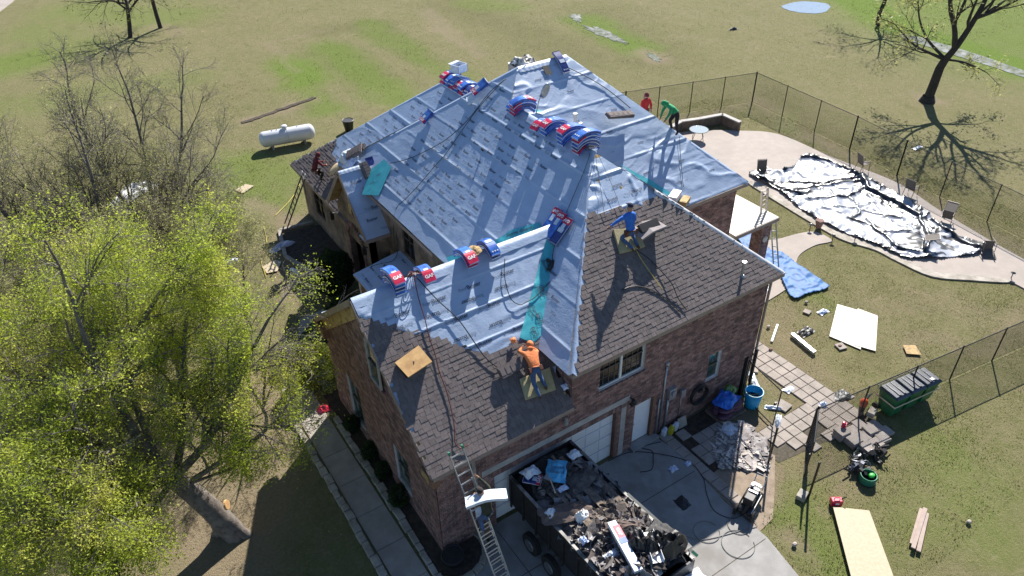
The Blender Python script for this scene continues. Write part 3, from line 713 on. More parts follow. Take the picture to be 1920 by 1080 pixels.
wrap((4.6, 17.35, 5.32), (10.57, 11.24, 10.35), .15, roof_main, seed=7); wrap((4.4, 23.2, 3.2), (10.55, 17.0, 8.18), .12, roof_north, seed=8); wrap((10.55, 17, 8.18), (10.55, 14, 8.18), .2, roof_north, seed=9)
wrap((3.85, 15.3, 6.0), (5.9, 15.3, 6.0), .14, roof_entry, seed=10)
# teal leak barrier in the valleys
def teal(pl, poly, parent, lift=.03, words_=()):
    o = sheet_on(pl, poly, 'leak_barrier', m_teal, parent, .12, .12, lift); 
    return o
tv = LW_S.pxs([(1025, 455), (1052, 455), (1040, 560), (1020, 650), (985, 640), (974, 632), (995, 560)])
def convex_teal(pxs, pl, parent, lift=.03): return teal(pl, pl.pxs(pxs), parent, lift)
convex_teal([(1022, 452), (1047, 470), (1030, 610), (1000, 645), (973, 634)], LW_S, roof_left, .045)
def tw(pl, s, x, y, x2, y2, size, parent, lift=.06, bold=.02):
    """print a word on a plane, its baseline running from pixel (x,y) towards (x2,y2) of the survey"""
    a = pl.px(x, y); b = pl.px(x2, y2); ang = math.atan2(b[1]-a[1], b[0]-a[0]); V, F = text2d(s, bold)
    c, sn = cos(ang), sin(ang); P2 = np.stack([a[0]+(V[:, 0]*c-V[:, 1]*sn)*size, a[1]+(V[:, 0]*sn+V[:, 1]*c)*size], -1)
    npmesh('lettering', pl.P(P2[:, 0], P2[:, 1], pl.h(P2[:, 0], P2[:, 1])+lift), F, m_print, parent)
def boxline(pl, pxs, parent, lift=.06):
    pts = [pl.px(*p) for p in pxs]; b = MB()
    for i in range(len(pts)):
        q = pts[i]; r = pts[(i+1) % len(pts)]
        for t in range(3):
            s0 = (q[0]+(r[0]-q[0])*t/3, q[1]+(r[1]-q[1])*t/3); s1 = (q[0]+(r[0]-q[0])*(t+1)/3, q[1]+(r[1]-q[1])*(t+1)/3)
            b.beam(pl.P(*s0, float(pl.h(*s0))+lift), pl.P(*s1, float(pl.h(*s1))+lift), .014, .003, up=tuple(pl.N))
    b.build('print_box', m_print, parent)
for (s, x, y, x2, y2, z) in (('Storm', 1010, 548, 1022, 572, .15), ('Guard', 1018, 546, 1030, 570, .15), ('Storm', 994, 586, 1006, 610, .15), ('Guard', 1001, 584, 1013, 608, .15), ('GAF', 1009, 598, 1017, 614, .16), ('GAF', 1000, 622, 1006, 634, .16), ('Storm', 1020, 500, 1030, 524, .17), ('Guard', 1027, 498, 1037, 522, .17)):
    tw(LW_S, s, x, y, x2, y2, z, roof_left, .075)
boxline(LW_S, [(1003, 590), (1012, 588), (1017, 606), (1008, 609)], roof_left, .075); boxline(LW_S, [(993, 618), (1003, 614), (1009, 628), (999, 634)], roof_left, .075)
convex_teal([(1012, 418), (1022, 438), (925, 466), (905, 470), (960, 432)], WP, roof_main, .03)
tw(WP, 'Storm Guard', 975, 436, 1000, 428, .2, roof_main, .06)
convex_teal([(838, 484), (855, 478), (868, 484), (842, 492)], WP, roof_main, .03)
convex_teal([(1120, 279), (1128, 283), (1215, 337), (1283, 372), (1275, 380), (1205, 342)], M_S, roof_main, .04)
convex_teal([(998, 204), (1020, 210), (1016, 217), (1000, 210)], M_S, roof_main, .04)
convex_teal([(680, 366), (712, 368), (736, 315), (722, 300), (697, 320)], WP, roof_main, .05)
convex_teal([(680, 364), (716, 366), (712, 322), (700, 322)], EN_S, roof_entry, .03)
for x, y in ((700, 345), (712, 330)): tw(WP, 'GAF', x, y, x+10, y-6, .14, roof_main, .08)

# ------------------------------------------------------------------ walls with real openings
BR = []                                                              # every brick: centre, half axes
def wall(name, O, U, W, H, openings=(), th=.25, mat=None, parent=house, brick=True, gable=None, top=None, seed=0, z0=0, label=None, bond=.25):
    """vertical wall; O=(x,y) start, U unit direction, outward normal is U rotated -90 degrees. gable=(u_peak,z_peak)"""
    U = Vector((U[0], U[1], 0)); Nn = Vector((U.y, -U.x, 0)); O3 = Vector((O[0], O[1], 0)); b = MB()
    us = sorted({0, W, *[o[0] for o in openings], *[o[2] for o in openings]}); zs = sorted({z0, H, *[o[1] for o in openings], *[o[3] for o in openings]})
    for i in range(len(us)-1):
        for k in range(len(zs)-1):
            cu, cz = (us[i]+us[i+1])/2, (zs[k]+zs[k+1])/2
            if any(o[0] < cu < o[2] and o[1] < cz < o[3] for o in openings): continue
            c = O3+U*cu-Nn*(th/2); R = Matrix((U, -Nn, Vector((0, 0, 1)))).transposed()
            b.box((c.x, c.y, cz), (us[i+1]-us[i], th, zs[k+1]-zs[k]), R=R)
    hp = None
    if gable:
        a = O3; tri = [a+Vector((0, 0, H)), a+U*W+Vector((0, 0, H)), a+U*gable[0]+Vector((0, 0, gable[1]))]; t2 = [p-Nn*th for p in tri]
        b._add(tri+t2, [(0, 1, 2), (5, 4, 3), (0, 3, 4, 1), (1, 4, 5, 2), (2, 5, 3, 0)])
    o = b.build(name, mat or m_mortar, parent)
    if label: o['label'] = label
    if brick:
        R_ = random.Random(seed); zt = gable[1] if gable else H; z = z0+.04; row = 0; ph = .094
        while z < zt-.03:
            lo, hi = 0, W
            if gable and z > H:
                f = (z-H)/(gable[1]-H); lo = gable[0]*f; hi = W-(W-gable[0])*f
            u = lo-(bond/2 if row % 2 else 0)
            while u < hi:
                a, c = max(u, lo), min(u+bond, hi)
                for o_ in openings:
                    if o_[1]-.02 < z < o_[3]+.02:
                        if o_[0] <= a < o_[2]: a = o_[2]
                        if o_[0] < c <= o_[2]: c = o_[0]
                if c-a > .04:
                    p = O3+U*((a+c)/2)+Nn*(.004+R_.uniform(-.002, .002)); BR.append((np.array((p.x, p.y, z)), np.array(U)*((c-a)/2-.0075), np.array((0, 0, .0385)), np.array(Nn)*.012, o))
                u += bond
            z += ph; row += 1
    return o
def put(o): return o
def window(parent, O, U, u0, z0, u1, z1, cols=1, rows=2, div=1, mat=None, inset=.10, label=None, fw=.055, fm=None):
    """window set back in a wall: frame, glass panes, glazing bars"""
    U = Vector((U[0], U[1], 0)); Nn = Vector((U.y, -U.x, 0)); O3 = Vector((O[0], O[1], 0)); fm = fm or m_white
    def pt(u, z, n): q = O3+U*u+Nn*n; return (q.x, q.y, z)
    up = tuple(Nn); b = MB(); n = -inset
    for (a, c) in (((u0, z0), (u1, z0)), ((u1, z0), (u1, z1)), ((u0, z0), (u0, z1)))[:2 if fm is m_white else 3]+(((u0, z1), (u1, z1)),)*(fm is not m_white):
        b.beam(pt(*a, n), pt(*c, n), fw, .06, up=up)
    for k in range(1, cols): u = u0+(u1-u0)*k/cols; b.beam(pt(u, z0, n+.004), pt(u, z1, n+.004), fw*1.5, .06, up=up)
    w = b.build('window', fm, parent)
    if label: w['label'] = label
    for k in range(cols):
        a0 = u0+(u1-u0)*k/cols; a1 = u0+(u1-u0)*(k+1)/cols
        for r in range(rows):
            c0 = z0+(z1-z0)*r/rows; c1 = z0+(z1-z0)*(r+1)/rows; q = n-.02-.012*r
            MB().box(((Vector(pt((a0+a1)/2, (c0+c1)/2, q)))), (a1-a0, .01, c1-c0), R=Matrix((U, -Nn, Vector((0, 0, 1)))).transposed()).build('pane', mat or m_glass, w)
        s = MB()
        for r in range(1, rows): z = z0+(z1-z0)*r/rows; s.beam(pt(a0, z, n+.006), pt(a1, z, n+.006), .04, .03, up=up)
        s.build('sash', M('sash_dark', (.10, .085, .075), rough=.6), w)
        if div > 1:
            s = MB()
            for d in range(1, div): u = a0+(a1-a0)*d/div; s.beam(pt(u, z0, n-.004), pt(u, z1, n-.004), .014, .01, up=up)
            for r in range(1, rows*2):
                if r % 2: z = z0+(z1-z0)*r/(rows*2); s.beam(pt(a0, z, n-.004), pt(a1, z, n-.004), .014, .01, up=up)
            s.build('muntin', M('muntin_brown', (.16, .13, .11), rough=.6), w)
    return w
def sillcourse(parent, O, U, u0, u1, z, n=.03, head=False):
    """soldier course bricks, each its own brick in the list"""
    U_ = Vector((U[0], U[1], 0)); Nn = Vector((U_.y, -U_.x, 0)); u = u0
    while u < u1:
        p = Vector((O[0], O[1], 0))+U_*(u+.036)+Nn*(n*.6); BR.append((np.array((p.x, p.y, z)), np.array(U_)*.031, np.array((0, 0, .09 if head else .035)), np.array(Nn)*(.02 if head else .05), parent)); u += .073

# south garage wall: lower left part and taller right part (openings u0,z0,u1,z1)
GD = (2.05, .0, 7.02, 2.34); SD = (7.86, .12, 8.72, 2.16)
SW = (0.05, 0.0); 
wS1 = wall('south_wall', SW, (1, 0), 4.95, 4.05, [(GD[0]-.05, 0, 4.95, GD[3])], seed=1)
wS2 = wall('south_wall', (5.0, 0.0), (1, 0), 8.92, 5.45, [(0, 0, GD[2]-4.95, GD[3]), (SD[0]-5, 0, SD[2]-5, SD[3]), (6.14-5, 3.78, 8.06-5, 5.28), (11.37-5, 1.40, 12.02-5, 2.72)], seed=2)
window(wS2, (0, 0), (1, 0), 6.14, 3.80, 8.06, 5.27, 2, 2, 4, label='wide double window under the eave')
window(wS2, (0, 0), (1, 0), 11.39, 1.42, 12.0, 2.70, 1, 2, 1, label='narrow window near the right corner', mat=m_glassg, fw=.035)
sillcourse(wS2, (0, 0), (1, 0), 6.1, 8.1, 3.73); sillcourse(wS2, (0, 0), (1, 0), 11.33, 12.05, 1.35)
sillcourse(wS2, (0, 0), (1, 0), 2.0, 9.0, 2.33+.18, head=True); 
lint = MB().bx((1.6, -.03, 2.62), (7.55, .02, 2.86)); lint.bx((7.2, -.035, .03), (7.42, .02, 2.62)); lint.build('lintel', m_lintel, house)
# soldier band low on the near corner
sillcourse(wS1, (0, 0), (1, 0), .06, 1.5, .95, head=True)
# garage door of panels
gd = MB().bx((GD[0], .16, 0), (GD[2], .2, GD[3])).build('garage_door', m_door, house)
for r in range(4):
    for c in range(8):
        w = (GD[2]-GD[0])/8; x = GD[0]+w*(c+.5); z = GD[3]/4*(r+.5)
        MB().box((x, .155, z), (w-.07, .03, GD[3]/4-.09)).build('panel', m_door, gd, bev=.01)
for r in range(1, 4): MB().bx((GD[0], .152, GD[3]/4*r-.006), (GD[2], .159, GD[3]/4*r+.006)).build('panel_joint', m_printg, gd)
MB().bx((GD[2]-.02, -.01, 0), (GD[2]+.2, .22, GD[3])).build('door_post', m_cedar, house)
MB().bx((GD[0]-.2, .02, 0), (GD[0], .22, GD[3])).build('door_post', m_cedar, house)
sd = MB().bx((SD[0], .12, .14), (SD[2], .17, SD[3])).build('side_door', m_door, house)
MB().bx((SD[2], -.02, .1), (SD[2]+.12, .18, SD[3]+.05)).build('door_post', m_cedar, house); MB().bx((SD[0], .1, .14), (SD[0]+.04, .19, SD[3])).build('door_frame', m_white, sd)
MB().ell((SD[0]+.1, .09, 1.1), (.035, .035, .035)).build('door_knob', m_metal, sd)
MB().bx((SD[0]-.1, -.25, .0), (SD[2]+.3, .1, .13)).build('door_step', m_conc, house)
# west gable wall of the garage wing: outward -X
WO = (.05, 8.4)
wW = wall('west_wall', WO, (0, -1), 8.4, 4.05, [(8.4-3.1, .55, 8.4-2.05, 2.3), (8.4-6.9, .35, 8.4-5.75, 2.6), (8.4-4.75, 3.05, 8.4-3.45, 5.3)][:2], seed=3, gable=(4.2, 7.4))
window(wW, (.05, 8.4), (0, -1), 8.4-3.1, .57, 8.4-2.05, 2.28, 1, 2, 1, mat=m_glassg, fm=m_metal)
window(wW, (.05, 8.4), (0, -1), 8.4-6.9, .37, 8.4-5.75, 2.58, 1, 2, 1, mat=m_glassg, fm=m_metal)
sillcourse(wW, (.05, 8.4), (0, -1), 6.8, 8.4, .95, head=True)
# upper window set proud on the gable
a_, c_ = gx(687, 629, .0), gx(722, 745, .0)
window(wW, (.05-.12, 8.4), (0, -1), 8.4-a_[1], c_[2]+.35, 8.4-c_[1], a_[2]-.05, 1, 2, 1, mat=m_glassg, label='tall upper window in the gable', inset=-.0, fm=m_lintel)
sillcourse(wW, (.0, 8.4), (0, -1), 8.4-a_[1]-.1, 8.4-c_[1]+.1, c_[2]+.26)
wall('north_wall', (5, 8.4), (-1, 0), 4.9, 4.05, brick=False)
# small west wall above the garage roof, east and upper walls
wall('upper_wall', (5.0, 3), (0, -1), 3.0, 5.45, z0=4.0, seed=6)
wall('east_wall', (13.92, 0), (0, 1), 5.3, 5.45, brick=False)
wall('south_wall', (13.9, 5.48), (1, 0), 4.22, 5.4, seed=7)
wall('east_wall', (18.12, 5.5), (0, 1), 11.6, 5.4, brick=False)
wall('entry_wall', (4.98, 17.2), (0, -1), 9.0, 5.35, [(17.2-11.85, 3.25, 17.2-10.75, 4.85), (17.2-14.9, 3.3, 17.2-14.2, 4.2)], mat=m_stucco, brick=False)
window(house, (4.98, 17.2), (0, -1), 17.2-11.85, 3.27, 17.2-10.75, 4.83, 2, 2, 1, fm=M('dark_frame', (.05, .04, .035), rough=.5), label='dark window under the main eave')
wall('north_wall', (18.1, 17.2), (-1, 0), 13, 5.3, brick=False, mat=m_stucco)
wall('west_wall', (4.42, 23.2), (0, -1), 6.2, 3.0, [(1.6, .8, 2.9, 2.4)], mat=m_stucco, brick=False)
window(house, (4.42, 23.2), (0, -1), 1.62, .82, 2.88, 2.38, 2, 2, 1, fm=M('dark_frame', (.05, .04, .035), rough=.5), label='far window of the low wing')
wall('north_wall', (16.7, 23.2), (-1, 0), 12.3, 3.0, brick=False, mat=m_stucco); wall('east_wall', (16.7, 17), (0, 1), 6.2, 3.0, brick=False)
# entry: gable front with an arch
eO = (4.15, 17.1)
wE = wall('entry_front', eO, (0, -1), 3.6, 3.6, [(1.0, 0, 2.6, 2.35)], mat=m_stucco, brick=False, gable=(1.8, 5.6))
wall('entry_side', (4.15, 13.5), (1, 0), .9, 3.75, mat=m_stucco, brick=False)
ar = MB()
for k in range(15):
    a = pi*k/14; p = (4.12, 15.3+.86*cos(a), 2.35+.86*sin(a)*.95); ar.box(p, (.12, .1, .26), R=Matrix.Rotation(-(a-pi/2), 3, 'X').transposed())
ar.build('arch', m_brick, wE)
for s_ in (-1, 1):
    for k in range(30): BR.append((np.array((4.13, 15.3+s_*.9, .05+k*.077)), np.array((0, .12, 0)), np.array((0, 0, .0335)), np.array((-.03, 0, 0)), wE))
MB().bx((5.0, 14.3, 0), (5.05, 16.4, 3.2)).build('recess_dark_panel', m_black, wE)  # black panel stands in for the shade behind the entry arch
for k in range(36): BR.append((np.array((4.6, 14.45, .05+k*.077)), np.array((.3, 0, 0)), np.array((0, 0, .0335)), np.array((0, .02, 0)), wE))
MB().bx((4.10, 15.0, 3.75), (4.17, 15.55, 4.7)).build('niche_window', m_brick, wE)
MB().bx((4.08, 15.1, 3.85), (4.11, 15.45, 4.55)).build('pane', m_glass, wE)
for (x, y, z) in ((4.0, 17.2, 3.0), (3.95, 13.35, 3.1)):
    l = MB().cyl((x, y, z), (x-.12, y, z+.05), .02).box((x-.2, y, z-.1), (.18, .18, .34)).cyl((x-.2, y, z+.07), (x-.2, y, z+.2), .1, .01, 6).build('wall_lantern', m_black, house, bev=.01)
wall('porch_wall', (2.95, 12.2), (0, -1), 1.5, 2.7, mat=m_stucco, brick=True, seed=8); wall('porch_wall', (2.95, 12.2), (1, 0), 0.01, 2.7, brick=False)
# fascias and gutters
fb = [((4.78, -.32, 5.36), (14.27, -.32, 5.36)), ((-.14, -.32, 3.97), (4.88, -.32, 3.97)), ((4.78, -.32, 5.36), (4.78, 1.8, 5.36)), ((14.27, -.3, 5.36), (14.27, 5.3, 5.36)),
      ((14.4, 5.15, 5.31), (18.42, 5.15, 5.31)), ((18.42, 5.15, 5.31), (18.42, 17.4, 5.31)), ((4.6, 17.3, 5.2), (4.6, 8.3, 5.2)), ((4.05, 23.5, 2.92), (4.05, 17.2, 2.92)), ((4.05, 23.52, 2.92), (17, 23.52, 2.92)), ((3.83, 13.12, 3.52), (5.2, 13.12, 3.52))]
for a, b in fb: MB().beam(a, b, .03, .17).build('fascia', m_fascia, house)
for (a, b) in (((-.17, -.3, 4.05-.09), (-.17, 4.2, 7.65-.09)), ((-.17, 8.7, 4.05-.09), (-.17, 4.2, 7.65-.09)), ((3.82, 13.1, 3.52), (3.82, 15.3, 5.94)), ((3.82, 17.5, 3.52), (3.82, 15.3, 5.94))):
    MB().beam(a, b, .035, .2, up=(0, 0, 1)).build('rake_board', m_fascia, house)
# soffits
MB().bx((4.8, -.3, 5.26), (14.2, .0, 5.29)).build('soffit', m_fascia, house); MB().bx((-.14, -.3, 3.88), (5.0, .0, 3.91)).build('soffit', m_fascia, house)
# sheathed patch and gable return near the left ridge
MB().beam((-.02, 4.5, 7.0), (-.02, 8.2, 4.05), .06, .55, up=(0, .8, 1)).build('sheathing_patch', m_osb, wW)
MB().bx((-.2, 7.9, 3.55), (.15, 8.75, 4.0)).build('cornice_return', m_cedar, house); MB().bx((-.2, -.33, 3.6), (.05, .35, 3.95)).build('cornice_return', m_cedar, house)
MB().bx((-.21, -.1, 3.62), (-.2, .33, 3.9)).build('bare_sheathing', m_osb, house)
# downspouts, pipes, meter boxes, lamps
def pipe(name, pts, r, mat, lab=None, n=8):
    o = MB().tube(pts, r, n).build(name, mat, house, smooth=True)
    if lab: o['label'] = lab
pipe('downspout', [(13.95, -.2, 5.3), (13.95, -.07, 5.1), (13.95, -.07, .15), (14.0, -.25, .05)], .05, m_fascia)
cx = gy(1252, 682, -.05)[0]
pipe('conduit', [(9.15, -.05, 3.42), (9.15, -.05, .1)], .035, m_metal); pipe('conduit', [(9.42, -.06, 1.7), (9.42, -.06, .1)], .045, m_metal); pipe('conduit', [(10.12, -.04, 1.5), (10.12, -.04, .3)], .02, m_metal)
pipe('conduit_head', [(9.15, -.05, 3.38), (9.15, -.05, 3.56)], .07, m_metal)
MB().box((9.5, -.1, 1.95), (.34, .18, .5)).cyl((9.5, -.19, 2.02), (9.5, -.26, 2.02), .1).build('meter_box', m_metal, house, bev=.01)
MB().box((10.12, -.08, 1.6), (.22, .12, .34)).build('junction_box', m_metal, house, bev=.01)
pipe('standpipe', [(8.98, -.06, 1.9), (8.98, -.06, .05)], .03, m_metal)
for (x, z) in ((4.72, 3.42),):
    MB().cyl((x, 0, z), (x, -.14, z+.02), .03).cyl((x, -.14, z+.1), (x, -.14, z-.18), .05, .09, 8).build('wall_lamp', m_metal, house)
MB().cyl((7.55, 0, 2.75), (7.55, -.2, 2.8), .02).ell((7.55, -.24, 2.7), (.1, .1, .13)).build('wall_lamp', m_black, house); MB().cyl((7.6, -.03, 2.45), (7.6, -.16, 2.42), .06).build('wall_lamp', m_black, house)
# vents and stack on the finished slope
def on(pl, x, y, h=0): u, v = pl.px(x, y); return Vector(tuple(pl.P(u, v, h)))
def stackpipe(pl, x, y, h, r, mat, cap=True, par=None):
    p = on(pl, x, y); b = MB().cyl(p-Vector((0, 0, .1)), p+Vector((0, 0, h)), r, n=10)
    if cap: b.cyl(p+Vector((0, 0, h)), p+Vector((0, 0, h+.09)), r*1.7, r*1.6, 10)
    b.cyl(p-Vector((0, 0, .02)), p+Vector((0, 0, .05)), r*2.4, r*1.2, 10)
    return b.build('roof_vent', mat, par or roof_main, smooth=False)
m_ventw = M('vent_beige', (.62, .58, .52), rough=.5)
stackpipe(M_S, 1078, 235, .42, .06, m_ventw); stackpipe(M_S, 1088, 245, .25, .05, m_ventw)
stackpipe(SB_S, 1391, 517, .5, .05, m_metal, par=roof_hip)
p = on(M_S, 1006, 210); MB().tube([p, p+Vector((.1, 0, .4)), p+Vector((.2, 0, .62))], .02, 6).cyl(p+Vector((.2, 0, .6)), p+Vector((.22, 0, .68)), .13, .02, 10).ell(p+Vector((.45, .05, .75)), (.2, .05, .32), R=Matrix.Rotation(.5, 3, 'Y')).build('satellite_dish', m_metal, roof_main)
# square deck hole, not cut: a flat black plate stands for its dark inside
T_ = M_S.T(*M_S.px(1025, 133), h=.06); MB(T_).box((0, 0, 0), (.3, .42, .012)).build('hole_dark_plate', m_black, roof_main)
# chimney behind the peak, wrapped in torn sheeting
ch = MB().bx((13.0, 14.9, 7), (14.1, 15.7, 8.75)).build('chimney', M('chimney_stone', (.30, .25, .21), (.18, .14, .11), 4, .9, .5, 20, isl=.2), roof_main)
# ------------------------------------------------------------------ bricks and shingles: the nearest 300 one by one, the rest joined
def unit_cube(name, mat):
    me = bpy.data.meshes.new(name)
    vs = [(a, b, e) for e in (-1, 1) for b in (-1, 1) for a in (-1, 1)]
    me.from_pydata(vs, [], [(0, 2, 3, 1), (4, 5, 7, 6), (0, 1, 5, 4), (2, 6, 7, 3), (0, 4, 6, 2), (1, 3, 7, 5)]); me.materials.append(mat); me.update(); return me
def isl_variant(base, k, f):
    """same material at one tone, for pieces that are objects of their own"""
    m = base.copy(); m.name = base.name
    for n in m.node_tree.nodes:
        if n.type == 'HUE_SAT':
            for l in list(n.inputs['Value'].links): m.node_tree.links.remove(l)
            n.inputs['Value'].default_value = f
    return m
def place_pieces(lst, name, mat, stuff_parent, keyf, pf, nmax=300, amp=.24):
    lst = sorted(lst, key=keyf); near, rest = lst[:nmax], lst[nmax:]
    meshes = [unit_cube(name, isl_variant(mat, k, 1+amp*(k-3)/3)) for k in range(7)]
    R_ = random.Random(3)
    for e in near:
        par = pf(e); o = link(name, R_.choice(meshes), par); c, A, B, D = e[:4]; c = Vector(tuple(c))-wloc(par)
        A, B, D = [Vector(tuple(q)) for q in (A, B, D)]
        if A.cross(B).dot(D) < 0: A = -A
        o.matrix_local = Matrix(((A.x, B.x, D.x, c.x), (A.y, B.y, D.y, c.y), (A.z, B.z, D.z, c.z), (0, 0, 0, 1)))
    if rest:
        C_, A_, B_, D_ = [np.array([e[i] for e in rest]) for i in range(4)]
        V, Fq = boxes_np(C_, A_, B_, D_); npmesh(name, V, Fq, mat, stuff_parent, kind='stuff')
def seen(p):
    q = RM @ (np.array(p)-CAM); u, v = q[0]/q[2]*F_PX+960, q[1]/q[2]*F_PX+540
    return 0 < u < 1920 and 0 < v < 1080
def face_px(e):
    """apparent size of a piece in the photograph, larger first; pieces out of the frame or hidden last"""
    c = np.array(e[0]); d = c-CAM; dist = np.linalg.norm(d)
    return dist+(1000 if not seen(c) else 0)
place_pieces(BR, 'brick', m_brick, house, lambda e: face_px(e)+(0 if e[4] in (wS1, wS2) and e[0][2] > .4 and not (1.0 < e[0][0] < 1.75) else 30), lambda e: e[4], amp=.24)
place_pieces(SH_ALL, 'shingle', m_shingle, roof_left, lambda e: face_px(e), lambda e: roof_left, amp=.11)
# ------------------------------------------------------------------ shingle bundles
m_blue = M('wrapper_blue', (.022, .075, .36), (.05, .19, .62), 5, .28, spec=.7, coat=.3); m_navy = M('wrapper_navy', (.012, .022, .13), (.03, .06, .26), 12, .3, spec=.7)
m_red = M('wrapper_red', (.62, .02, .07), (.50, .015, .06), 6, .3, spec=.6); m_pack = M('wrapper_white', (.66, .70, .76), (.50, .56, .68), 7, .35, spec=.6)
def arc_profile(L, slope, R0, off, n=16):
    """centre line of a bundle draped over a ridge: list of (x,z,angle) measured from the ridge top"""
    out = []; Rr = R0+off; arc = 2*slope*Rr; st = (L-arc)/2
    for i in range(n+1):
        s = -L/2+L*i/n
        if abs(s) <= arc/2: a = s/Rr; out.append((Rr*sin(a), Rr*cos(a)-R0, a))
        else:
            sg = 1 if s > 0 else -1; a = slope*sg; e = abs(s)-arc/2
            out.append((Rr*sin(a)+sg*e*cos(slope), Rr*cos(a)-R0-e*sin(slope), a))
    return out
def bundle(T, label, L=1.0, W=.34, H=.10, slope=0.0, R0=.35, layer=0, red='neg', group='shingle bundles stacked on the roof', gaf=True, dots=False, rot=None, stripes=True, white=False, loc=None):
    """T: frame, x along the bundle, y across it, z up. red: which end carries the red panel"""
    root = thing('shingle_bundle', label, 'bundle', T.translation if loc is None else loc, group)
    off = layer*(H+.012)+.02
    prof = arc_profile(L, slope, R0, off) if slope else [(-L/2+L*i/4, off, 0) for i in range(5)]
    n = len(prof); J = random.Random(hash(label) % 999 if False else len(bpy.data.objects)); 
    def ring(i, z0, z1, w):
        x, z, a = prof[i]; nx, nz = sin(a), cos(a)
        return [(x+nx*z0, -w, z+nz*z0), (x+nx*z0, w, z+nz*z0), (x+nx*z1, w, z+nz*z1), (x+nx*z1, -w, z+nz*z1)]
    def shell(i0, i1, z0, z1, w, cap=True):
        b = MB(T); vs = []; fs = []
        for i in range(i0, i1+1): vs += ring(i, z0, z1, w)
        m = i1-i0
        for i in range(m):
            for k in range(4): fs.append((i*4+k, (i+1)*4+k, (i+1)*4+(k+1) % 4, i*4+(k+1) % 4))
        fs.append((3, 2, 1, 0)); fs.append((m*4, m*4+1, m*4+2, m*4+3)); return b._add(vs, fs)
    w = W/2
    shell(0, n-1, 0, H, w).build('wrapper', m_pack if white else (m_blue if J.random() < .7 else m_navy), root, bev=.012)
    MBs = shell(0, n-1, H*.35, H*.62, w+.003); MBs.build('side_band', m_navy if J.random() < .6 else m_pack, root)
    # pale ends
    for i0, i1 in ((0, 0), (n-1, n-1)):
        x, z, a = prof[i0]; sg = -1 if i0 == 0 else 1; R = Matrix.Rotation(a, 3, 'Y'); c = Vector((x, 0, z))+R @ Vector((sg*.006, 0, H/2))
        bb = MB(T); bb.box(c, (.016, W*.97, H*.86), R=R); bb.build('end_label', m_pack, root)
    if white: return root
    k = max(1, int(n*.36)); 
    if red == 'neg': i0, i1 = 0, k
    elif red == 'pos': i0, i1 = n-1-k, n-1
    else: i0, i1 = None, None
    if i0 is not None: 
        shell(i0, i1, H*.55, H+.006, w+.004).build('red_panel', m_red, root)
        im = (i0+i1)/2; a_, b_ = prof[int(im)], prof[min(n-1, int(im)+1)]; x, z, a = [(p+q)/2 for p, q in zip(a_, b_)] if im % 1 else a_
        if gaf:
            Tm = T @ Matrix.Translation((x+sin(a)*(H+.012), 0, z+cos(a)*(H+.012))) @ Matrix.Rotation(a, 4, 'Y') @ Matrix.Rotation(rot if rot is not None else (-pi/2 if red == 'neg' else pi/2), 4, 'Z')
            text_on('lettering', 'GAF', Tm, .155, m_white_print, root, bold=.035)
        # pale stripe next to the red panel
        q = i1 if red == 'neg' else i0-1
        if stripes: shell(max(0, q), min(n-1, q+1), H+.002, H+.008, w*.45).build('stripe', m_pack, root)
    if dots or red is None:
        im = 2 if red is None else n-3; x, z, a = prof[im]
        for t in (-.09, 0, .09):
            b = MB(T @ Matrix.Translation((x+sin(a)*(H+.008), t, z+cos(a)*(H+.008))) @ Matrix.Rotation(a, 4, 'Y')); b.cyl((0, 0, 0), (0, 0, .006), .028, n=8); b.build('print_dot', m_white_print, root)
        x, z, a = prof[n//2]; b = MB(T @ Matrix.Translation((x+sin(a)*(H+.006), 0, z+cos(a)*(H+.006))) @ Matrix.Rotation(a, 4, 'Y')); b.box((0, 0, 0), (.16, W*.7, .006)); b.build('stripe', m_pack, root)
    return root
SL = math.atan(.82)
def ridgeT(o, xdir, jit=0): return frame(o, xdir) @ Matrix.Rotation(jit, 4, 'Z')
def P3(pl, x, y, h=0): u, v = pl.px(x, y); return tuple(pl.P(u, v, h))
ordn = ['lowest', 'second from the bottom', 'third from the bottom', 'fourth from the bottom', 'topmost']
def stack(o, xdir, n, where, slope=SL, R0=.42, reds=None, dy=.0, jit=.05, step=(0, 0, 0), **k):
    for i in range(n):
        nm = 'single' if n == 1 else ('topmost' if i == n-1 else ordn[i])
        rd = reds[i] if reds else ('neg' if i == n-1 or rnd.random() < .35 else None)
        lab = f"{nm} red ended bundle {where}" if rd else f"{nm} blue bundle {where}"
        T = ridgeT((o[0]+step[0]*i, o[1]+step[1]*i, o[2]+step[2]*i), xdir, rnd.uniform(-jit, jit)) @ Matrix.Translation((rnd.uniform(-.03, .03)+dy*i, rnd.uniform(-.02, .02), 0))
        bundle(T, lab, slope=slope, R0=R0, layer=i, red=rd, loc=o, dots=(i == n-1 and rd is None), **k)
# over the long ridge (runs along Y at X=9.5, z=9.45): bundle x axis = +X, the west end is 'neg'
rz_ = 9.52
stack((9.5, 5.35, rz_), (1, 0, 0), 5, 'in the stack nearest the rope coil', reds=['neg', None, None, 'neg', None])
stack((9.5, 6.25, rz_), (1, 0, 0), 4, 'in the second stack on the long ridge', reds=[None, None, None, 'neg'])
stack((9.5, 7.25, rz_), (1, 0, 0), 3, 'in the middle stack on the long ridge', reds=[None, None, 'neg'])
stack((9.42, 7.85, rz_), (1, .1, 0), 1, 'half hidden beside the middle ridge stack', reds=['neg'])
stack((9.55, 9.35, rz_), (1, -.12, 0), 4, 'in the far ridge stack by the dish', reds=['neg', 'neg', 'neg', 'pos'])
stack((9.6, 9.75, rz_), (1, .08, 0), 2, 'behind the far ridge stack', reds=[None, None])
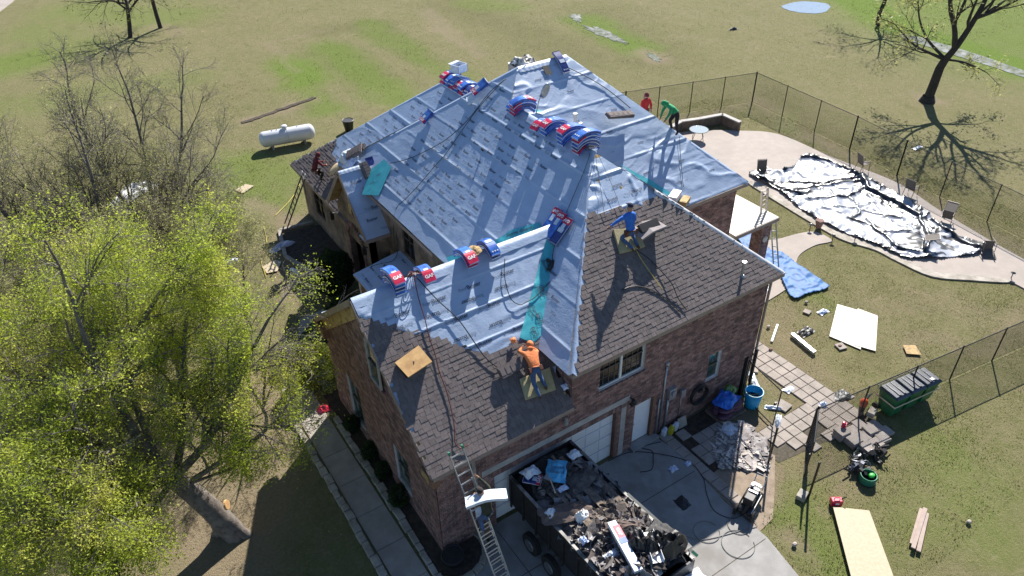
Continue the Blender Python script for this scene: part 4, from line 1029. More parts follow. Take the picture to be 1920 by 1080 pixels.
# left wing ridge (runs along X at Y=4.2, z=7.65): bundle x axis = +Y, the south end is 'neg'
lz = 7.72
def lwx(px, py): return float(g(px, py, 7.9)[0])
for px_, py_, n_, wh, rd in ((737, 520, 4, 'in the stack at the west garage ridge end', [None, None, None, 'neg']), (806, 508, 1, 'beside the hose on the garage roof ridge', ['neg']),
                             (878, 475, 2, 'in the pair on the garage roof ridge', ['neg', 'neg']), (921, 460, 2, 'beside the pair on the garage roof ridge', [None, None])):
    stack((lwx(px_, py_), 4.17, lz), (0, 1, 0), n_, wh, reds=rd, R0=.4, jit=.04)
# loose ones
for k, (dx, dy_, rd, w_) in enumerate(((-.33, .05, 'neg', 'left'), (.0, .0, 'neg', 'middle'), (.34, -.02, None, 'right'))):
    u, v = WP.px(1047, 425); T = WP.T(u+dx*.98, v-.03*k, .05, rot=pi/2+.1)
    bundle(T, f"{w_} one of the three bundles fanned over the valley", red='pos', layer=0 if k != 1 else .35, group='three bundles over the valley', rot=pi/2, dots=(k == 2))
T = EN_S.T(*EN_S.px(697, 316), h=.08, rot=pi/2); bundle(T, 'blue bundle with white dots beside the teal sheet', red=None, dots=True, L=.95)
T = WP.T(*WP.px(804, 222), h=.05, rot=pi/2-.1); bundle(T, 'single red ended bundle alone on the main west slope', red='neg', L=.62, W=.36, H=.16, rot=-pi/2)
T = WP.T(*WP.px(904, 168), h=.1, rot=pi/2-.25); bundle(T, 'red ended bundle leaning on the hip below the long pile', red='neg', L=.75, W=.42, H=.13, rot=-pi/2)
T = WP.T(*WP.px(893, 186), h=.05, rot=pi/2-.6); bundle(T, 'plain white wrapped bundle under the leaning red one', red=None, L=.7, W=.4, H=.1, white=True)
for k in range(8):
    y = 13.9+k*.42
    T = ridgeT((10.5, y, 8.27), (1, .1*((k % 3)-1), 0), .03)
    bundle(T, ['first', 'second', 'third', 'fourth', 'fifth', 'sixth', 'seventh', 'last'][k]+' bundle from the hip along the low wing ridge', slope=SL, R0=.4, layer=(k % 2)*.6+1.2*(k > 1), red=('neg' if k in (1, 4, 7) else None), group='bundles on the low wing ridge')
    if k > 1: bundle(ridgeT((10.5, y+.05, 8.25), (1, .05, 0)), 'bottom layer bundle under the '+['', '', 'third', 'fourth', 'fifth', 'sixth', 'seventh', 'last'][k]+' one on the low wing ridge', slope=SL, R0=.4, layer=0, red=('neg' if k % 2 else None), group='bundles on the low wing ridge')
bundle(M_S.T(*M_S.px(1050, 120), h=.1, rot=pi/2), 'blue bundle lying just below the short top ridge', red=None, slope=.18, R0=1.6, dots=True)
bx_ = thing('cardboard_carton', 'open white carton on the far end of the low ridge pile', 'box', tuple(g(861, 132, 8.75))); o_ = tuple(g(861, 134, 8.72))
b = MB(rotz(.3, o_)); b.bx((-.3, -.25, 0), (.3, -.23, .35)); b.bx((-.3, .23, 0), (.3, .25, .35)); b.bx((-.3, -.25, 0), (-.28, .25, .35)); b.bx((.28, -.25, 0), (.3, .25, .35)); b.bx((-.3, -.25, 0), (.3, .25, .02)); b.build('carton_wall', m_pack, bx_)
MB(rotz(.3, o_)).box((.0, .3, .36), (.6, .2, .01)).build('flap', m_pack, bx_)
for w_ in (('red and white wrapper box beside the valley behind the hip', 1264, 376, m_red, .7, .35, .3), ('tan cardboard box behind the hip wrap', 1283, 384, m_osb, .6, .3, .2)):
    p = on(M_S, w_[1], w_[2]); r_ = thing('torn_box', w_[0], 'box', p); b = MB(rotz(.5, p)); b.box((0, 0, .18), (w_[4], w_[5], w_[6])); b.build('carton_wall', m_pack if w_[3] is m_red else w_[3], r_, bev=.01)
    MB(rotz(.5, p)).box((0, 0, .18+w_[6]/2+.004), (w_[4]*.8, w_[5]*.6, .006)).build('panel', w_[3], r_)

# ------------------------------------------------------------------ loose shingles, foam pads, boards on the roof
m_foam = M('foam_pad', (.42, .36, .20), (.34, .29, .16), 6, .9, .4, 40); m_ply = M('plywood', (.62, .38, .15), (.52, .30, .11), 5, .65, .15, 60, col3=(.40, .22, .08), scale3=2.2)
m_newply = M('new_plywood', (.46, .375, .25), (.40, .32, .20), 11, .6, .1, 60); m_whiteply = M('pale_panel', (.56, .52, .45), (.50, .465, .40), 4, .6)
def slab_on(pl, pxs, name, label, cat, mat, th=.08, lift=.1, tilt=0, mesh=None):
    uv = pl.pxs(pxs); c = np.mean(uv, 0); o = thing(name, label, cat, tuple(pl.P(*c, 0))); P = [tuple(pl.P(a, b, lift+(tilt if i < 2 else 0))) for i, (a, b) in enumerate(uv)]; Q = [tuple(pl.P(a, b, lift-th)) for a, b in uv]
    n = len(P); MB()._add(P+Q, [tuple(range(n)), tuple(range(2*n-1, n-1, -1))]+[(i, n+i, n+(i+1) % n, (i+1) % n) for i in range(n)]).build('board' if mat is m_ply else 'pad', mat, o, bev=.012); return o
# tilted plywood seat wedge on the garage roof
uv = LW_S.pxs([(738, 682), (781, 652), (804, 684), (760, 712)]); c = np.mean(uv, 0); wd = thing('roof_wedge', 'plywood topped wedge seat standing on the garage roof shingles', 'roof seat', tuple(LW_S.P(*c, 0)))
top = [tuple(LW_S.P(a, b, h)) for (a, b), h in zip(LW_S.pxs([(737, 684), (781, 652), (804, 684), (760, 713)]), (.28, .28, .42, .42))]
MB()._add(top+[(p[0], p[1], p[2]-.03) for p in top], [(0, 1, 2, 3), (7, 6, 5, 4), (0, 4, 5, 1), (1, 5, 6, 2), (2, 6, 7, 3), (3, 7, 4, 0)][:]).build('seat_board', m_ply, wd)
cc = sum((Vector(p) for p in top), Vector())/4
bt = [tuple(LW_S.P(*LW_S.uv(Vector(p)*.9+cc*.1), .05)) for p in top]
MB()._add([tuple(Vector(p)*.92+cc*.08-Vector((0, 0, .04))) for p in top]+bt, [(0, 1, 2, 3), (7, 6, 5, 4), (0, 4, 5, 1), (1, 5, 6, 2), (2, 6, 7, 3), (3, 7, 4, 0)]).build('foam_block', m_black, wd)
MB().box(cc+Vector((0, 0, .0)), (.02, .1, .02)).build('screw', m_black, wd)
slab_on(SB_S, [(1147, 433), (1190, 430), (1207, 465), (1160, 478)], 'foam_pad', 'yellow foam cushion under the worker in the blue hooded top', 'foam cushion', m_foam, .09, .13)
slab_on(LW_S, [(972, 712), (1028, 690), (1040, 732), (983, 752)], 'foam_pad', 'tan foam cushion under the worker in the orange hooded top', 'foam cushion', m_foam, .07, .13)
# propped sheet of shingles (casts the big dark shadow beside the worker)
p0, p1 = on(SB_S, 1196, 432), on(SB_S, 1240, 428)
pr = thing('propped_bundle', 'opened shingle bundle propped level beside the worker in blue', 'bundle', p0); q = Vector((9.05, 2.1, 8.18))
vs = [q+Vector(v) for v in ((0, 0, .02), (.62, .12, .2), (1.15, .2, .1), (1.05, .62, .12), (.5, .55, .22), (-.05, .4, .08))]
q0 = on(SB_S, 1218, 448)
c_ = q0+Vector((0, .1, .42))
V_ = [c_+Vector(v) for v in ((-.55, -.32, -.12), (-.1, -.34, .03), (.55, -.3, .0), (.5, .26, .03), (-.05, .3, .08), (-.5, .3, -.06))]
MB()._add(V_+[v-Vector((0, 0, .07)) for v in V_], [(0, 1, 4, 5), (1, 2, 3, 4), (11, 10, 7, 6), (10, 9, 8, 7), (0, 6, 7, 1), (1, 7, 8, 2), (2, 8, 9, 3), (3, 9, 10, 4), (4, 10, 11, 5), (5, 11, 6, 0)]).build('shingle_sheet', M('granule_grey', (.30, .27, .27), (.24, .21, .21), 7, .9), pr)
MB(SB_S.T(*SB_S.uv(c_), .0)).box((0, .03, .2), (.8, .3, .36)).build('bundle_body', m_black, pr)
# open shingle packs on the slopes
def pack(pl, x, y, lab, L=.95, W=.33, H=.1, rot=0, mat=None, lift=.05, tilt=0):
    T = pl.T(*pl.px(x, y), h=lift, rot=rot) @ Matrix.Rotation(tilt, 4, 'X'); r = thing('shingle_pack', lab, 'shingle pack', T.translation)
    for k in range(3): MB(T @ Matrix.Rotation(.03*k, 4, 'Z')).box((0.01*k, -.008*k, H/3*(k+.5)), (L, W, H/3-.006)).build('shingle', mat or m_shingle, r)
    for k in range(-2, 3): MB(T).box((k*L/5.2, -.04, H+.004), (L/6.5, W*.62, .012)).build('tab', m_shingle, r)
    return r
pack(LW_S, 957, 690, 'opened pack of shingles lying left of the worker in orange', 1.0, .36, .12, lift=.12)
pack(M_S, 1155, 225, 'opened pack of shingles on the main south slope', 1.2, .36, .14, lift=.3, tilt=-.5, rot=-.22)
pack(WP, 672, 291, 'dark shingle pack leaning above the entry gable', .9, .5, .16, rot=.9, lift=.18)
pack(WP, 682, 281, 'small cut shingle pack behind the leaning one', .5, .3, .12, rot=.6, lift=.14)
pack(EN_S, 684, 322, 'dark folded shingle pack beside the dotted bundle', .7, .35, .16, rot=pi/2, lift=.12)
# white torn wrapper and other litter on the roof
def crumple(name, label, c, rx, ry, h, mat, seed, group=None, n=14, T=None, cat='wrapper'):
    T = T or Matrix.Translation(c); r_ = np.linspace(-1, 1, n); X, Y = np.meshgrid(r_, r_); f = np.clip(1-(X**2+Y**2)**1.5*.8, 0.02, 1)
    Z = h*(ridge(X*1.7+seed, Y*1.7, seed)*.8+ridge(X*4, Y*4+seed, seed+1)*.45)*f
    P = np.stack([X*rx*(1+.25*(vn(Y*2, X*2, seed)-.5)), Y*ry*(1+.25*(vn(X*2, Y*2+5, seed)-.5)), Z], -1).reshape(-1, 3)
    W = np.array([tuple(T @ Vector(p)) for p in P]); i = np.arange(n-1)[:, None]*n+np.arange(n-1)[None]; Fq = np.stack([i, i+1, i+n+1, i+n], -1).reshape(-1, 4)
    o = npmesh(name, W-np.array([*T.translation])*0, Fq, mat, None, smooth=False); 
    md = o.modifiers.new('thickness', 'SOLIDIFY'); md.thickness = .008
    return tag(o, label, cat, group)
m_plastic = M('white_plastic', (.66, .70, .76), (.55, .62, .74), 6, .35, spec=.6); m_plastb = M('printed_wrapper', (.35, .45, .75), (.72, .75, .8), 9, .35, spec=.6)
crumple('torn_wrapper', 'crumpled white wrapper above the entry gable', None, .55, .4, .25, m_plastic, 3, T=WP.T(*WP.px(655, 297), h=.06))
crumple('torn_wrapper', 'blue lined white wrapper beside the leaning pack', None, .35, .4, .2, m_plastb, 4, T=WP.T(*WP.px(660, 306), h=.08))
crumple('torn_wrapper', 'orange torn wrapper scrap at the foot of the white hip sheet', None, .1, .09, .08, M('orange_plastic', (.75, .25, .08), rough=.5), 5, T=LW_S.T(*LW_S.px(960, 640), h=.12))
crumple('torn_wrapper', 'small blue scrap on the gutter edge below the hip sheet', None, .12, .1, .05, m_plastb, 6, T=LW_S.T(*LW_S.px(1058, 726), h=.08))
crumple('torn_wrapper', 'brown paper scrap on the garage ridge between bundles', None, .2, .25, .12, m_osb, 8, T=rotz(.3, (lwx(897, 470), 4.2, 7.78)))
crumple('chimney_sheeting', 'torn white and black sheeting thrown over the chimney', None, .62, .5, .38, M('torn_sheeting', (.75, .70, .62), (.03, .03, .035), 2.4, .5), 9, n=26, T=rotz(.0, (13.6, 15.3, 8.76)), cat='sheeting')
# ------------------------------------------------------------------ air hoses and ropes over the roof
m_hose_b = M('hose_black', (.012, .012, .014), rough=.45); m_hose_r = M('hose_maroon', (.10, .02, .022), rough=.45); m_rope = M('rope_grey', (.10, .11, .13), rough=.9); m_cordg = M('cord_green', (.03, .12, .07), rough=.5)
m_hose_g = M('hose_grey', (.20, .20, .19), rough=.6); m_yel = M('cord_yellow', (.75, .55, .06), rough=.5)
def hose(name, label, pts, r, mat, cat='hose'):
    """pts: world points; smoothed"""
    P = [Vector(tuple(float(c) for c in p)) for p in pts]; out = []
    for i in range(len(P)-1):
        p0, p1, p2, p3 = P[max(i-1, 0)], P[i], P[i+1], P[min(i+2, len(P)-1)]
        for q in range(5): t = q/5; out.append(.5*((2*p1)+(p2-p0)*t+(2*p0-5*p1+4*p2-p3)*t*t+(3*p1-p0-3*p2+p3)*t**3))
    out.append(P[-1]); o = MB().tube(out, r, 6).build(name, mat, smooth=True); return tag(o, label, cat)
def onp(pl, pts, h=.05):
    out = []
    for x, y in pts: u, v = pl.px(x, y); out.append(pl.P(u, v, float(pl.h(u, v))+h))
    return out
def arch(pl, pts, hs):
    return [pl.P(*pl.px(x, y), h) for (x, y), h in zip(pts, hs)]
hose('air_hose', 'maroon air hose running down the garage roof to the ladder', onp(LW_S, [(775, 520), (783, 560), (795, 600), (803, 633), (815, 668), (823, 700), (836, 735), (848, 785), (851, 812)], .09)+[LW_S.P(*LW_S.px(852, 832), .1), LW_S.P(*LW_S.px(862, 841), .1), LW_S.P(*LW_S.px(878, 834), .12)], .017, m_hose_r)
hose('air_hose', 'black air hose running diagonally from the garage ridge to the worker in orange', onp(LW_S, [(778, 520), (800, 545), (822, 568), (860, 605), (905, 668), (930, 690)], .10), .017, m_hose_b)
hose('air_hose', 'thin black hose down the main west slope to the entry corner', onp(WP, [(948, 150), (900, 205), (862, 255), (838, 290), (818, 312), (790, 345), (765, 372), (745, 392)], .05)+[(5.0, 12.6, 4.4), (4.8, 12.4, 3.5)], .014, m_hose_b)
hose('air_hose', 'black hose looping along the upper west slope', onp(WP, [(950, 150), (920, 175), (880, 225), (840, 262), (800, 285), (765, 300), (733, 308)], .05), .014, m_hose_b)
hose('air_hose', 'black hose crossing the teal valley sheet', onp(WP, [(1050, 435), (1040, 470), (1038, 492)], .06)+onp(LW_S, [(1035, 520), (1015, 545), (1000, 560), (985, 568), (972, 573)], .09)+onp(LW_S, [(955, 560), (944, 520), (945, 485)], .09), .014, m_hose_b)
hose('safety_rope', 'dark rope trailing from the ridge stack down the white hip sheet', onp(WP, [(1108, 290), (1098, 320), (1085, 350), (1070, 385), (1058, 415)], .05), .011, m_rope, 'rope')
hose('safety_rope', 'thin grey rope from the ridge to the worker in blue', onp(SB_S, [(1115, 295), (1119, 330), (1125, 370), (1130, 400), (1134, 414)], .08), .008, m_rope, 'rope')
hose('safety_rope', 'second thin rope from the ridge down behind the worker in blue', onp(SB_S, [(1118, 292), (1135, 330), (1150, 365), (1160, 395), (1168, 430)], .12), .007, m_rope, 'rope')
hose('safety_rope', 'tan rope falling from the worker in blue over the shingles', onp(SB_S, [(1185, 455), (1195, 480), (1215, 510), (1240, 545)], .09), .008, m_yel, 'rope')
hose('air_hose', 'black hose arching over the finished shingles to the eave', [SB_S.P(*SB_S.px(x, y), h) for (x, y), h in (((1190, 470), .1), ((1215, 488), .1), ((1235, 508), .1), ((1255, 535), .16), ((1268, 560), .1), ((1285, 583), .08))], .017, m_hose_b)
hose('air_hose', 'second black hose curving away below the propped bundle', [SB_S.P(*SB_S.px(x, y), h) for (x, y), h in (((1165, 545), .06), ((1185, 538), .06), ((1210, 541), .06), ((1240, 556), .06), ((1260, 574), .06), ((1276, 588), .07))], .017, m_hose_b)
hose('air_hose', 'black hose on the main south slope below the worker in green', onp(M_S, [(1272, 255), (1273, 290), (1277, 330), (1279, 352)], .06), .012, m_hose_b)
hose('air_hose', 'dark hose lying along the far hip beyond the top bundle', onp(M_S, [(1060, 128), (1095, 145), (1125, 162), (1150, 180), (1180, 205)], .05), .017, m_hose_b)
hose('cable_loop', 'thin cable hanging from the entry corner to the porch roof', [(5.0, 12.5, 4.2), (4.85, 12.2, 3.25), (4.4, 11.8, 3.1), (3.9, 12.0, 3.02), (3.5, 12.1, 2.98)], .012, m_hose_b, 'cable')
MB(WP.T(*WP.px(907, 283), h=.05)).cyl((0, 0, 0), (0, 0, .12), .05, .03, 8).build('nail_cup', m_black); tag(bpy.data.objects['nail_cup'], 'small dark cup standing on the main west slope', 'cup')
MB(LW_S.T(*LW_S.px(1031, 500), h=.08, rot=.6)).box((0, 0, .04), (.42, .14, .1)).box((.1, .14, .05), (.1, .2, .07)).build('nail_gun', m_black, bev=.02); tag(bpy.data.objects['nail_gun'], 'black nail gun lying on the teal valley sheet', 'nail gun')
MB(NW_W.T(*NW_W.px(1, 1), h=0)) if False else None
# foam hat shaped pad and coil near the worker in maroon
pt_ = on(NW_W, 632, 320, .12); MB(frame(pt_, (1, 0, 0), tuple(NW_W.N))).ell((0, 0, .05), (.42, .26, .07), 14, 6).build('foam_disc', M('foam_cream', (.72, .58, .32), (.6, .45, .25), 4, .8), smooth=True); tag(bpy.data.objects['foam_disc'], 'cream oval foam pad beside the entry gable peak', 'foam pad')
# coil of rope at the peak
pk = Vector((9.45, 5.0, 9.55)); b = MB()
for k in range(4): b.torus(pk+Vector((.05*k-.1, -.03*k, .03+.03*k)), .12+.03*k, .014, (.2*k-.2, .3, 1), 16, 5)
tag(b.build('rope_coil', m_rope), 'tangled rope coil on the peak next to the bundle stack', 'rope')
b = MB(); pk = Vector((lwx(778, 517), 4.2, 7.72))
for k in range(4): b.torus(pk+Vector((.04*k, -.03*k, .02+.03*k)), .10+.02*k, .014, (.3*k-.4, .3, 1), 14, 5)
tag(b.build('hose_coil', m_hose_r), 'small coil of maroon hose on the garage roof ridge', 'hose')
# ------------------------------------------------------------------ people
EDG = [('pel', 'sp'), ('sp', 'ch'), ('ch', 'nk'), ('nk', 'hd'), ('hd', 'ht'), ('ch', 'sL'), ('sL', 'eL'), ('eL', 'wL'), ('wL', 'pL'), ('ch', 'sR'), ('sR', 'eR'), ('eR', 'wR'), ('wR', 'pR'),
       ('pel', 'hL'), ('hL', 'kL'), ('kL', 'aL'), ('aL', 'tL'), ('pel', 'hR'), ('hR', 'kR'), ('kR', 'aR'), ('aR', 'tR')]
RAD = dict(pel=(.155, .12), sp=(.145, .11), ch=(.17, .12), nk=(.062, .062), hd=(.088, .10), ht=(.07, .08), sL=(.075, .075), eL=(.052, .052), wL=(.034, .03), pL=(.04, .02), hL=(.095, .095), kL=(.068, .068), aL=(.046, .046), tL=(.045, .035))
for k_ in list(RAD):
    if k_[-1] == 'L' and len(k_) == 2: RAD[k_[0]+'R'] = RAD[k_]
m_skin = M('skin', (.36, .20, .13), rough=.6); m_hair = M('dark_hair', (.015, .011, .009), rough=.7); m_boot = M('work_boot', (.10, .055, .03), (.05, .03, .02), 8, .8)
m_jean = M('denim', (.045, .085, .19), (.07, .12, .25), 12, .9, .3, 80); m_darkp = M('dark_trousers', (.014, .013, .014), (.03, .028, .03), 9, .9); m_belt = M('belt_leather', (.16, .05, .025), (.05, .02, .015), 14, .6)
def person(label, T, J, top, pants, hood=None, hoodmat=None, scale=1.0, belt=True, boots=None, cat='person'):
    """J: joint name -> local position. One continuous body; clothes are material zones of it, hood and belt its children"""
    J = {k: Vector(v)*scale for k, v in J.items()}; names = list(J)
    me = bpy.data.meshes.new('body'); me.from_pydata([J[k] for k in names], [(names.index(a), names.index(b)) for a, b in EDG], [])
    o = bpy.data.objects.new('body', me); COL.objects.link(o)
    md = o.modifiers.new('s', 'SKIN'); md.use_smooth_shade = True; md.branch_smoothing = .3
    for i, k in enumerate(names):
        sv = me.skin_vertices[0].data[i]; r = RAD[k]; sv.radius = (r[0]*scale*1.16, r[1]*scale*1.16); sv.use_root = (k == 'pel')
    o.modifiers.new('u', 'SUBSURF').levels = 2
    dg = bpy.context.evaluated_depsgraph_get(); dg.update(); bm_ = bpy.data.meshes.new_from_object(o.evaluated_get(dg)); bpy.data.objects.remove(o)
    zone = {'ch': 0, 'sp': 0, 'pel': 1, 'nk': 0, 'hd': 2, 'ht': 2}
    segs = [(J['pel'], J['sp'], 0), (J['sp'], J['ch'], 0), (J['ch'], J['nk'], 0), (J['nk'], J['hd'], 2), (J['hd'], J['ht'], 2)]
    for s in 'LR':
        segs += [(J['ch'], J['s'+s], 0), (J['s'+s], J['e'+s], 0), (J['e'+s], J['w'+s], 0), (J['w'+s], J['p'+s], 2), (J['pel'], J['h'+s], 1), (J['h'+s], J['k'+s], 1), (J['k'+s], J['a'+s], 1), (J['a'+s], J['t'+s], 3)]
    for m in (top, pants, m_skin, boots or m_boot): bm_.materials.append(m)
    for p in bm_.polygons:
        c = p.center; best = 1e9; z = 0
        for a, b, q in segs:
            d = b-a; t = max(0, min(1, (c-a).dot(d)/max(d.length_squared, 1e-9))); e = (c-a-d*t).length
            if q == 0 and a is J['pel'] and t < .35: q = 1
            if e < best: best = e; z = q
        p.material_index = z; p.use_smooth = True
    root = thing('person', label, cat, T.translation, None); off = Vector(T.translation)
    Tm = T.copy()
    for v in bm_.vertices: v.co = (Tm @ v.co)-off
    bm_.update(); bd = link('body', bm_, root)
    # face and ears
    up = (J['ht']-J['hd']).normalized(); fr = (J.get('face') or Vector((0, 1, 0))); 
    b = MB(T)
    fw = Vector(person.face).normalized(); fw = (fw-up*fw.dot(up)).normalized(); sd = fw.cross(up); h0 = J['hd']+up*.02*scale
    b.ell(h0+fw*.10*scale, (.014, .02, .022), 6, 5); b.ell(h0+sd*.092*scale, (.014, .02, .03), 6, 5); b.ell(h0-sd*.092*scale, (.014, .02, .03), 6, 5)
    b.build('nose_and_ears', m_skin, bd, smooth=True)
    b = MB(T)
    for s_ in (-1, 1): b.ell(h0+fw*.088*scale+sd*.032*scale*s_+up*.022*scale, (.011, .008, .008), 6, 4)
    b.beam(h0+fw*.092*scale-up*.045*scale-sd*.02, h0+fw*.092*scale-up*.045*scale+sd*.02, .008, .006); b.build('eyes_and_mouth', m_black, bd)
    # fingers
    for s in 'LR':
        w, p = J['w'+s], J['p'+s]; d = (p-w).normalized(); q = d.orthogonal().normalized(); q2 = d.cross(q); b = MB(T)
        for k in range(4):
            a = p+q*(k-1.5)*.019*scale; L_ = (.065, .078, .072, .055)[k]*scale
            b.tube([a-d*.01, a+d*L_*.5+q2*.006, a+d*L_*.8+q2*.028, a+d*L_*.75+q2*.05], [.011*scale, .010*scale, .009*scale, .007*scale], 5)
        a = w.lerp(p, .45)+q*.03*scale; b.tube([a, a+q*.035*scale+d*.02*scale, a+q*.045*scale+d*.05*scale+q2*.02], [.013*scale, .011*scale, .008*scale], 5)
        b.build('fingers', m_skin, bd, smooth=True)
    if hood == 'hood':
        b = MB(T); c = (J['hd']+J['ht'])/2-fw*.012; R = Matrix((sd, fw, up)).transposed(); b.ell(c, (.115*scale, .125*scale, .135*scale), 12, 8, R); b.ell(J['nk']-fw*.03, (.11*scale, .09*scale, .07*scale), 10, 6, R); b.build('hood', hoodmat or top, bd, smooth=True)
    elif hood == 'cap':
        b = MB(T); c = J['ht']-up*.005; R = Matrix((sd, fw, up)).transposed(); b.ell(c, (.10*scale, .112*scale, .085*scale), 12, 6, R); b.box(c+fw*.13, (.13, .1, .012), R=R); b.build('cap', hoodmat or m_darkp, bd, smooth=True)
    if belt:
        b = MB(T); ax = (J['sp']-J['pel']).normalized(); b.torus(J['pel']+ax*.05, .15*scale, .028, ax, 14, 6)
        sdv = (J['hR']-J['hL']).normalized()
        for s_ in (-1, 1): b.box(J['pel']+sdv*.18*s_, (.12, .16, .2))
        b.build('tool_belt', m_belt, bd, bev=.01)
    # hem and cuff rings keep the clothes from ending as a plain colour change
    b = MB(T)
    for s in 'LR':
        d = (J['w'+s]-J['e'+s]).normalized(); b.torus(J['w'+s]-d*.03, .04*scale, .012, d, 10, 5)
    ax = (J['sp']-J['pel']).normalized(); b.torus(J['pel'].lerp(J['sp'], .35), .135*scale, .018, ax, 14, 5); b.build('cuffs', top, bd, smooth=True)
    return root
def mk(**k): return k
orange = M('orange_top', (.72, .22, .07), (.62, .18, .06), 7, .85, 1.0, 13, col3=None); blue = M('blue_top', (.025, .13, .50), (.03, .16, .58), 7, .85, 1.0, 13, col3=None); green = M('green_top', (.02, .26, .10), (.025, .32, .13), 7, .85, 1.0, 13, col3=None)
redt = M('red_top', (.50, .02, .02), (.42, .015, .015), 7, .85, 1.0, 13, col3=None); maroon = M('maroon_top', (.13, .012, .02), (.10, .01, .015), 7, .85, 1.0, 13, col3=None); camo = M('olive_top', (.05, .06, .035), (.02, .022, .018), 22, .9)
# orange: crawling up the slope, head towards the valley (x = right along the eave, y = up the slope, z = off the slope)
person.face = (0.2, .4, -1)
T = LW_S.T(*LW_S.px(1000, 716), h=.12, rot=-.1)
person('worker in orange hooded top and jeans crawling by the hip sheet corner', T, dict(pel=(0, .30, .34), sp=(.02, .5, .36), ch=(.06, .78, .33), nk=(.11, .95, .30), hd=(.16, 1.04, .27), ht=(.2, 1.14, .24),
       sL=(-.13, .84, .33), eL=(-.19, 1.0, .14), wL=(-.02, 1.12, .06), pL=(.05, 1.16, .05), sR=(.26, .80, .30), eR=(.40, .84, .12), wR=(.30, 1.04, .06), pR=(.25, 1.1, .05),
       hL=(-.10, .24, .32), kL=(-.13, -.06, .16), aL=(-.08, -.48, .10), tL=(-.04, -.56, .02), hR=(.10, .24, .32), kR=(.19, .12, .10), aR=(.24, -.26, .09), tR=(.25, -.38, .05)), orange, m_jean, 'hood')
# blue: kneeling on the pad, left arm held out
person.face = (0, 1, -.2)
T = frame(on(SB_S, 1183, 468, .1), (1, .06, 0)) @ Matrix.Rotation(-.1, 4, 'Z')
person('worker in blue top kneeling on a cushion with one arm held out', T, dict(pel=(0, .14, .58), sp=(0, .20, .80), ch=(.0, .28, 1.08), nk=(0.03, .32, 1.25), hd=(.05, .34, 1.36), ht=(.06, .34, 1.47),
       sL=(-.19, .28, 1.15), eL=(-.48, .30, 1.05), wL=(-.70, .34, .92), pL=(-.78, .36, .87), sR=(.19, .28, 1.13), eR=(.26, .30, .86), wR=(.2, .42, .66), pR=(.17, .48, .6),
       hL=(-.11, .12, .55), kL=(-.24, .34, .33), aL=(-.10, -.12, .10), tL=(-.08, -.22, .02), hR=(.11, .12, .55), kR=(.19, .30, .36), aR=(.17, -.06, .08), tR=(.18, -.16, .02)), blue, m_jean, 'cap', M('navy_cap', (.012, .02, .06), rough=.8))
# green: bent over on the hip
person.face = (-.6, .2, -1)
T = frame(on(M_S, 1262, 250, .04), (1, -.25, 0))
person('worker in green hooded top bending over on the main hip', T, dict(pel=(.02, .02, .86), sp=(-.06, .08, 1.02), ch=(-.24, .14, 1.2), nk=(-.38, .16, 1.28), hd=(-.46, .17, 1.31), ht=(-.54, .18, 1.33),
       sL=(-.30, .32, 1.18), eL=(-.42, .36, .92), wL=(-.52, .3, .68), pL=(-.55, .28, .6), sR=(-.24, -.05, 1.18), eR=(-.36, -.1, .92), wR=(-.5, -.08, .7), pR=(-.54, -.07, .62),
       hL=(.04, .12, .82), kL=(-.14, .18, .5), aL=(.02, .2, .12), tL=(-.1, .22, .03), hR=(.06, -.08, .82), kR=(.02, -.10, .46), aR=(.14, -.1, .04), tR=(.03, -.12, -.06)), green, m_darkp, 'hood', belt=False)
# red: standing beyond the hip, lower body behind the roof
person.face = (-.4, -.5, -.6)
T = frame(tuple(Vector((17.5, 9.0, 0))), (1, 0, 0))
q = g(1209, 212, 7.2); T = frame((q[0]+.25, q[1]+.3, 6.3), (1, 0, 0))
person('worker in red hooded top standing behind the main hip', T, dict(pel=(0, 0, .88), sp=(0, -.02, 1.05), ch=(-.02, -.04, 1.32), nk=(-.03, -.06, 1.48), hd=(-.04, -.09, 1.58), ht=(-.05, -.12, 1.68),
       sL=(-.20, -.04, 1.38), eL=(-.30, -.1, 1.12), wL=(-.24, -.25, .95), pL=(-.2, -.3, .9), sR=(.18, -.04, 1.38), eR=(.28, -.1, 1.12), wR=(.18, -.24, .96), pR=(.14, -.3, .92),
       hL=(-.1, 0, .84), kL=(-.12, .02, .45), aL=(-.12, .04, .06), tL=(-.12, -.1, .02), hR=(.1, 0, .84), kR=(.12, .02, .45), aR=(.12, .04, .06), tR=(.12, -.1, .02)), redt, m_darkp, 'hood', maroon)
# maroon: crouching on the low wing
person.face = (1, -.1, -.6)
T = frame(on(NW_W, 600, 338, .05), (1, .1, 0))
person('worker in maroon hooded top crouching on the low wing shingles', T, dict(pel=(-.15, .0, .52), sp=(-.12, .0, .72), ch=(.02, 0, .98), nk=(.1, 0, 1.12), hd=(.16, 0, 1.2), ht=(.2, 0, 1.3),
       sL=(.02, .18, 1.02), eL=(.22, .2, .82), wL=(.42, .1, .78), pL=(.5, .08, .77), sR=(.02, -.18, 1.02), eR=(.18, -.22, .78), wR=(.4, -.16, .7), pR=(.47, -.14, .68),
       hL=(-.12, .1, .5), kL=(.22, .16, .5), aL=(.08, .16, .14), tL=(.2, .17, .16), hR=(-.12, -.1, .5), kR=(.2, -.16, .42), aR=(.0, -.16, .06), tR=(.12, -.16, .1)), maroon, m_darkp, 'hood', scale=1.05)

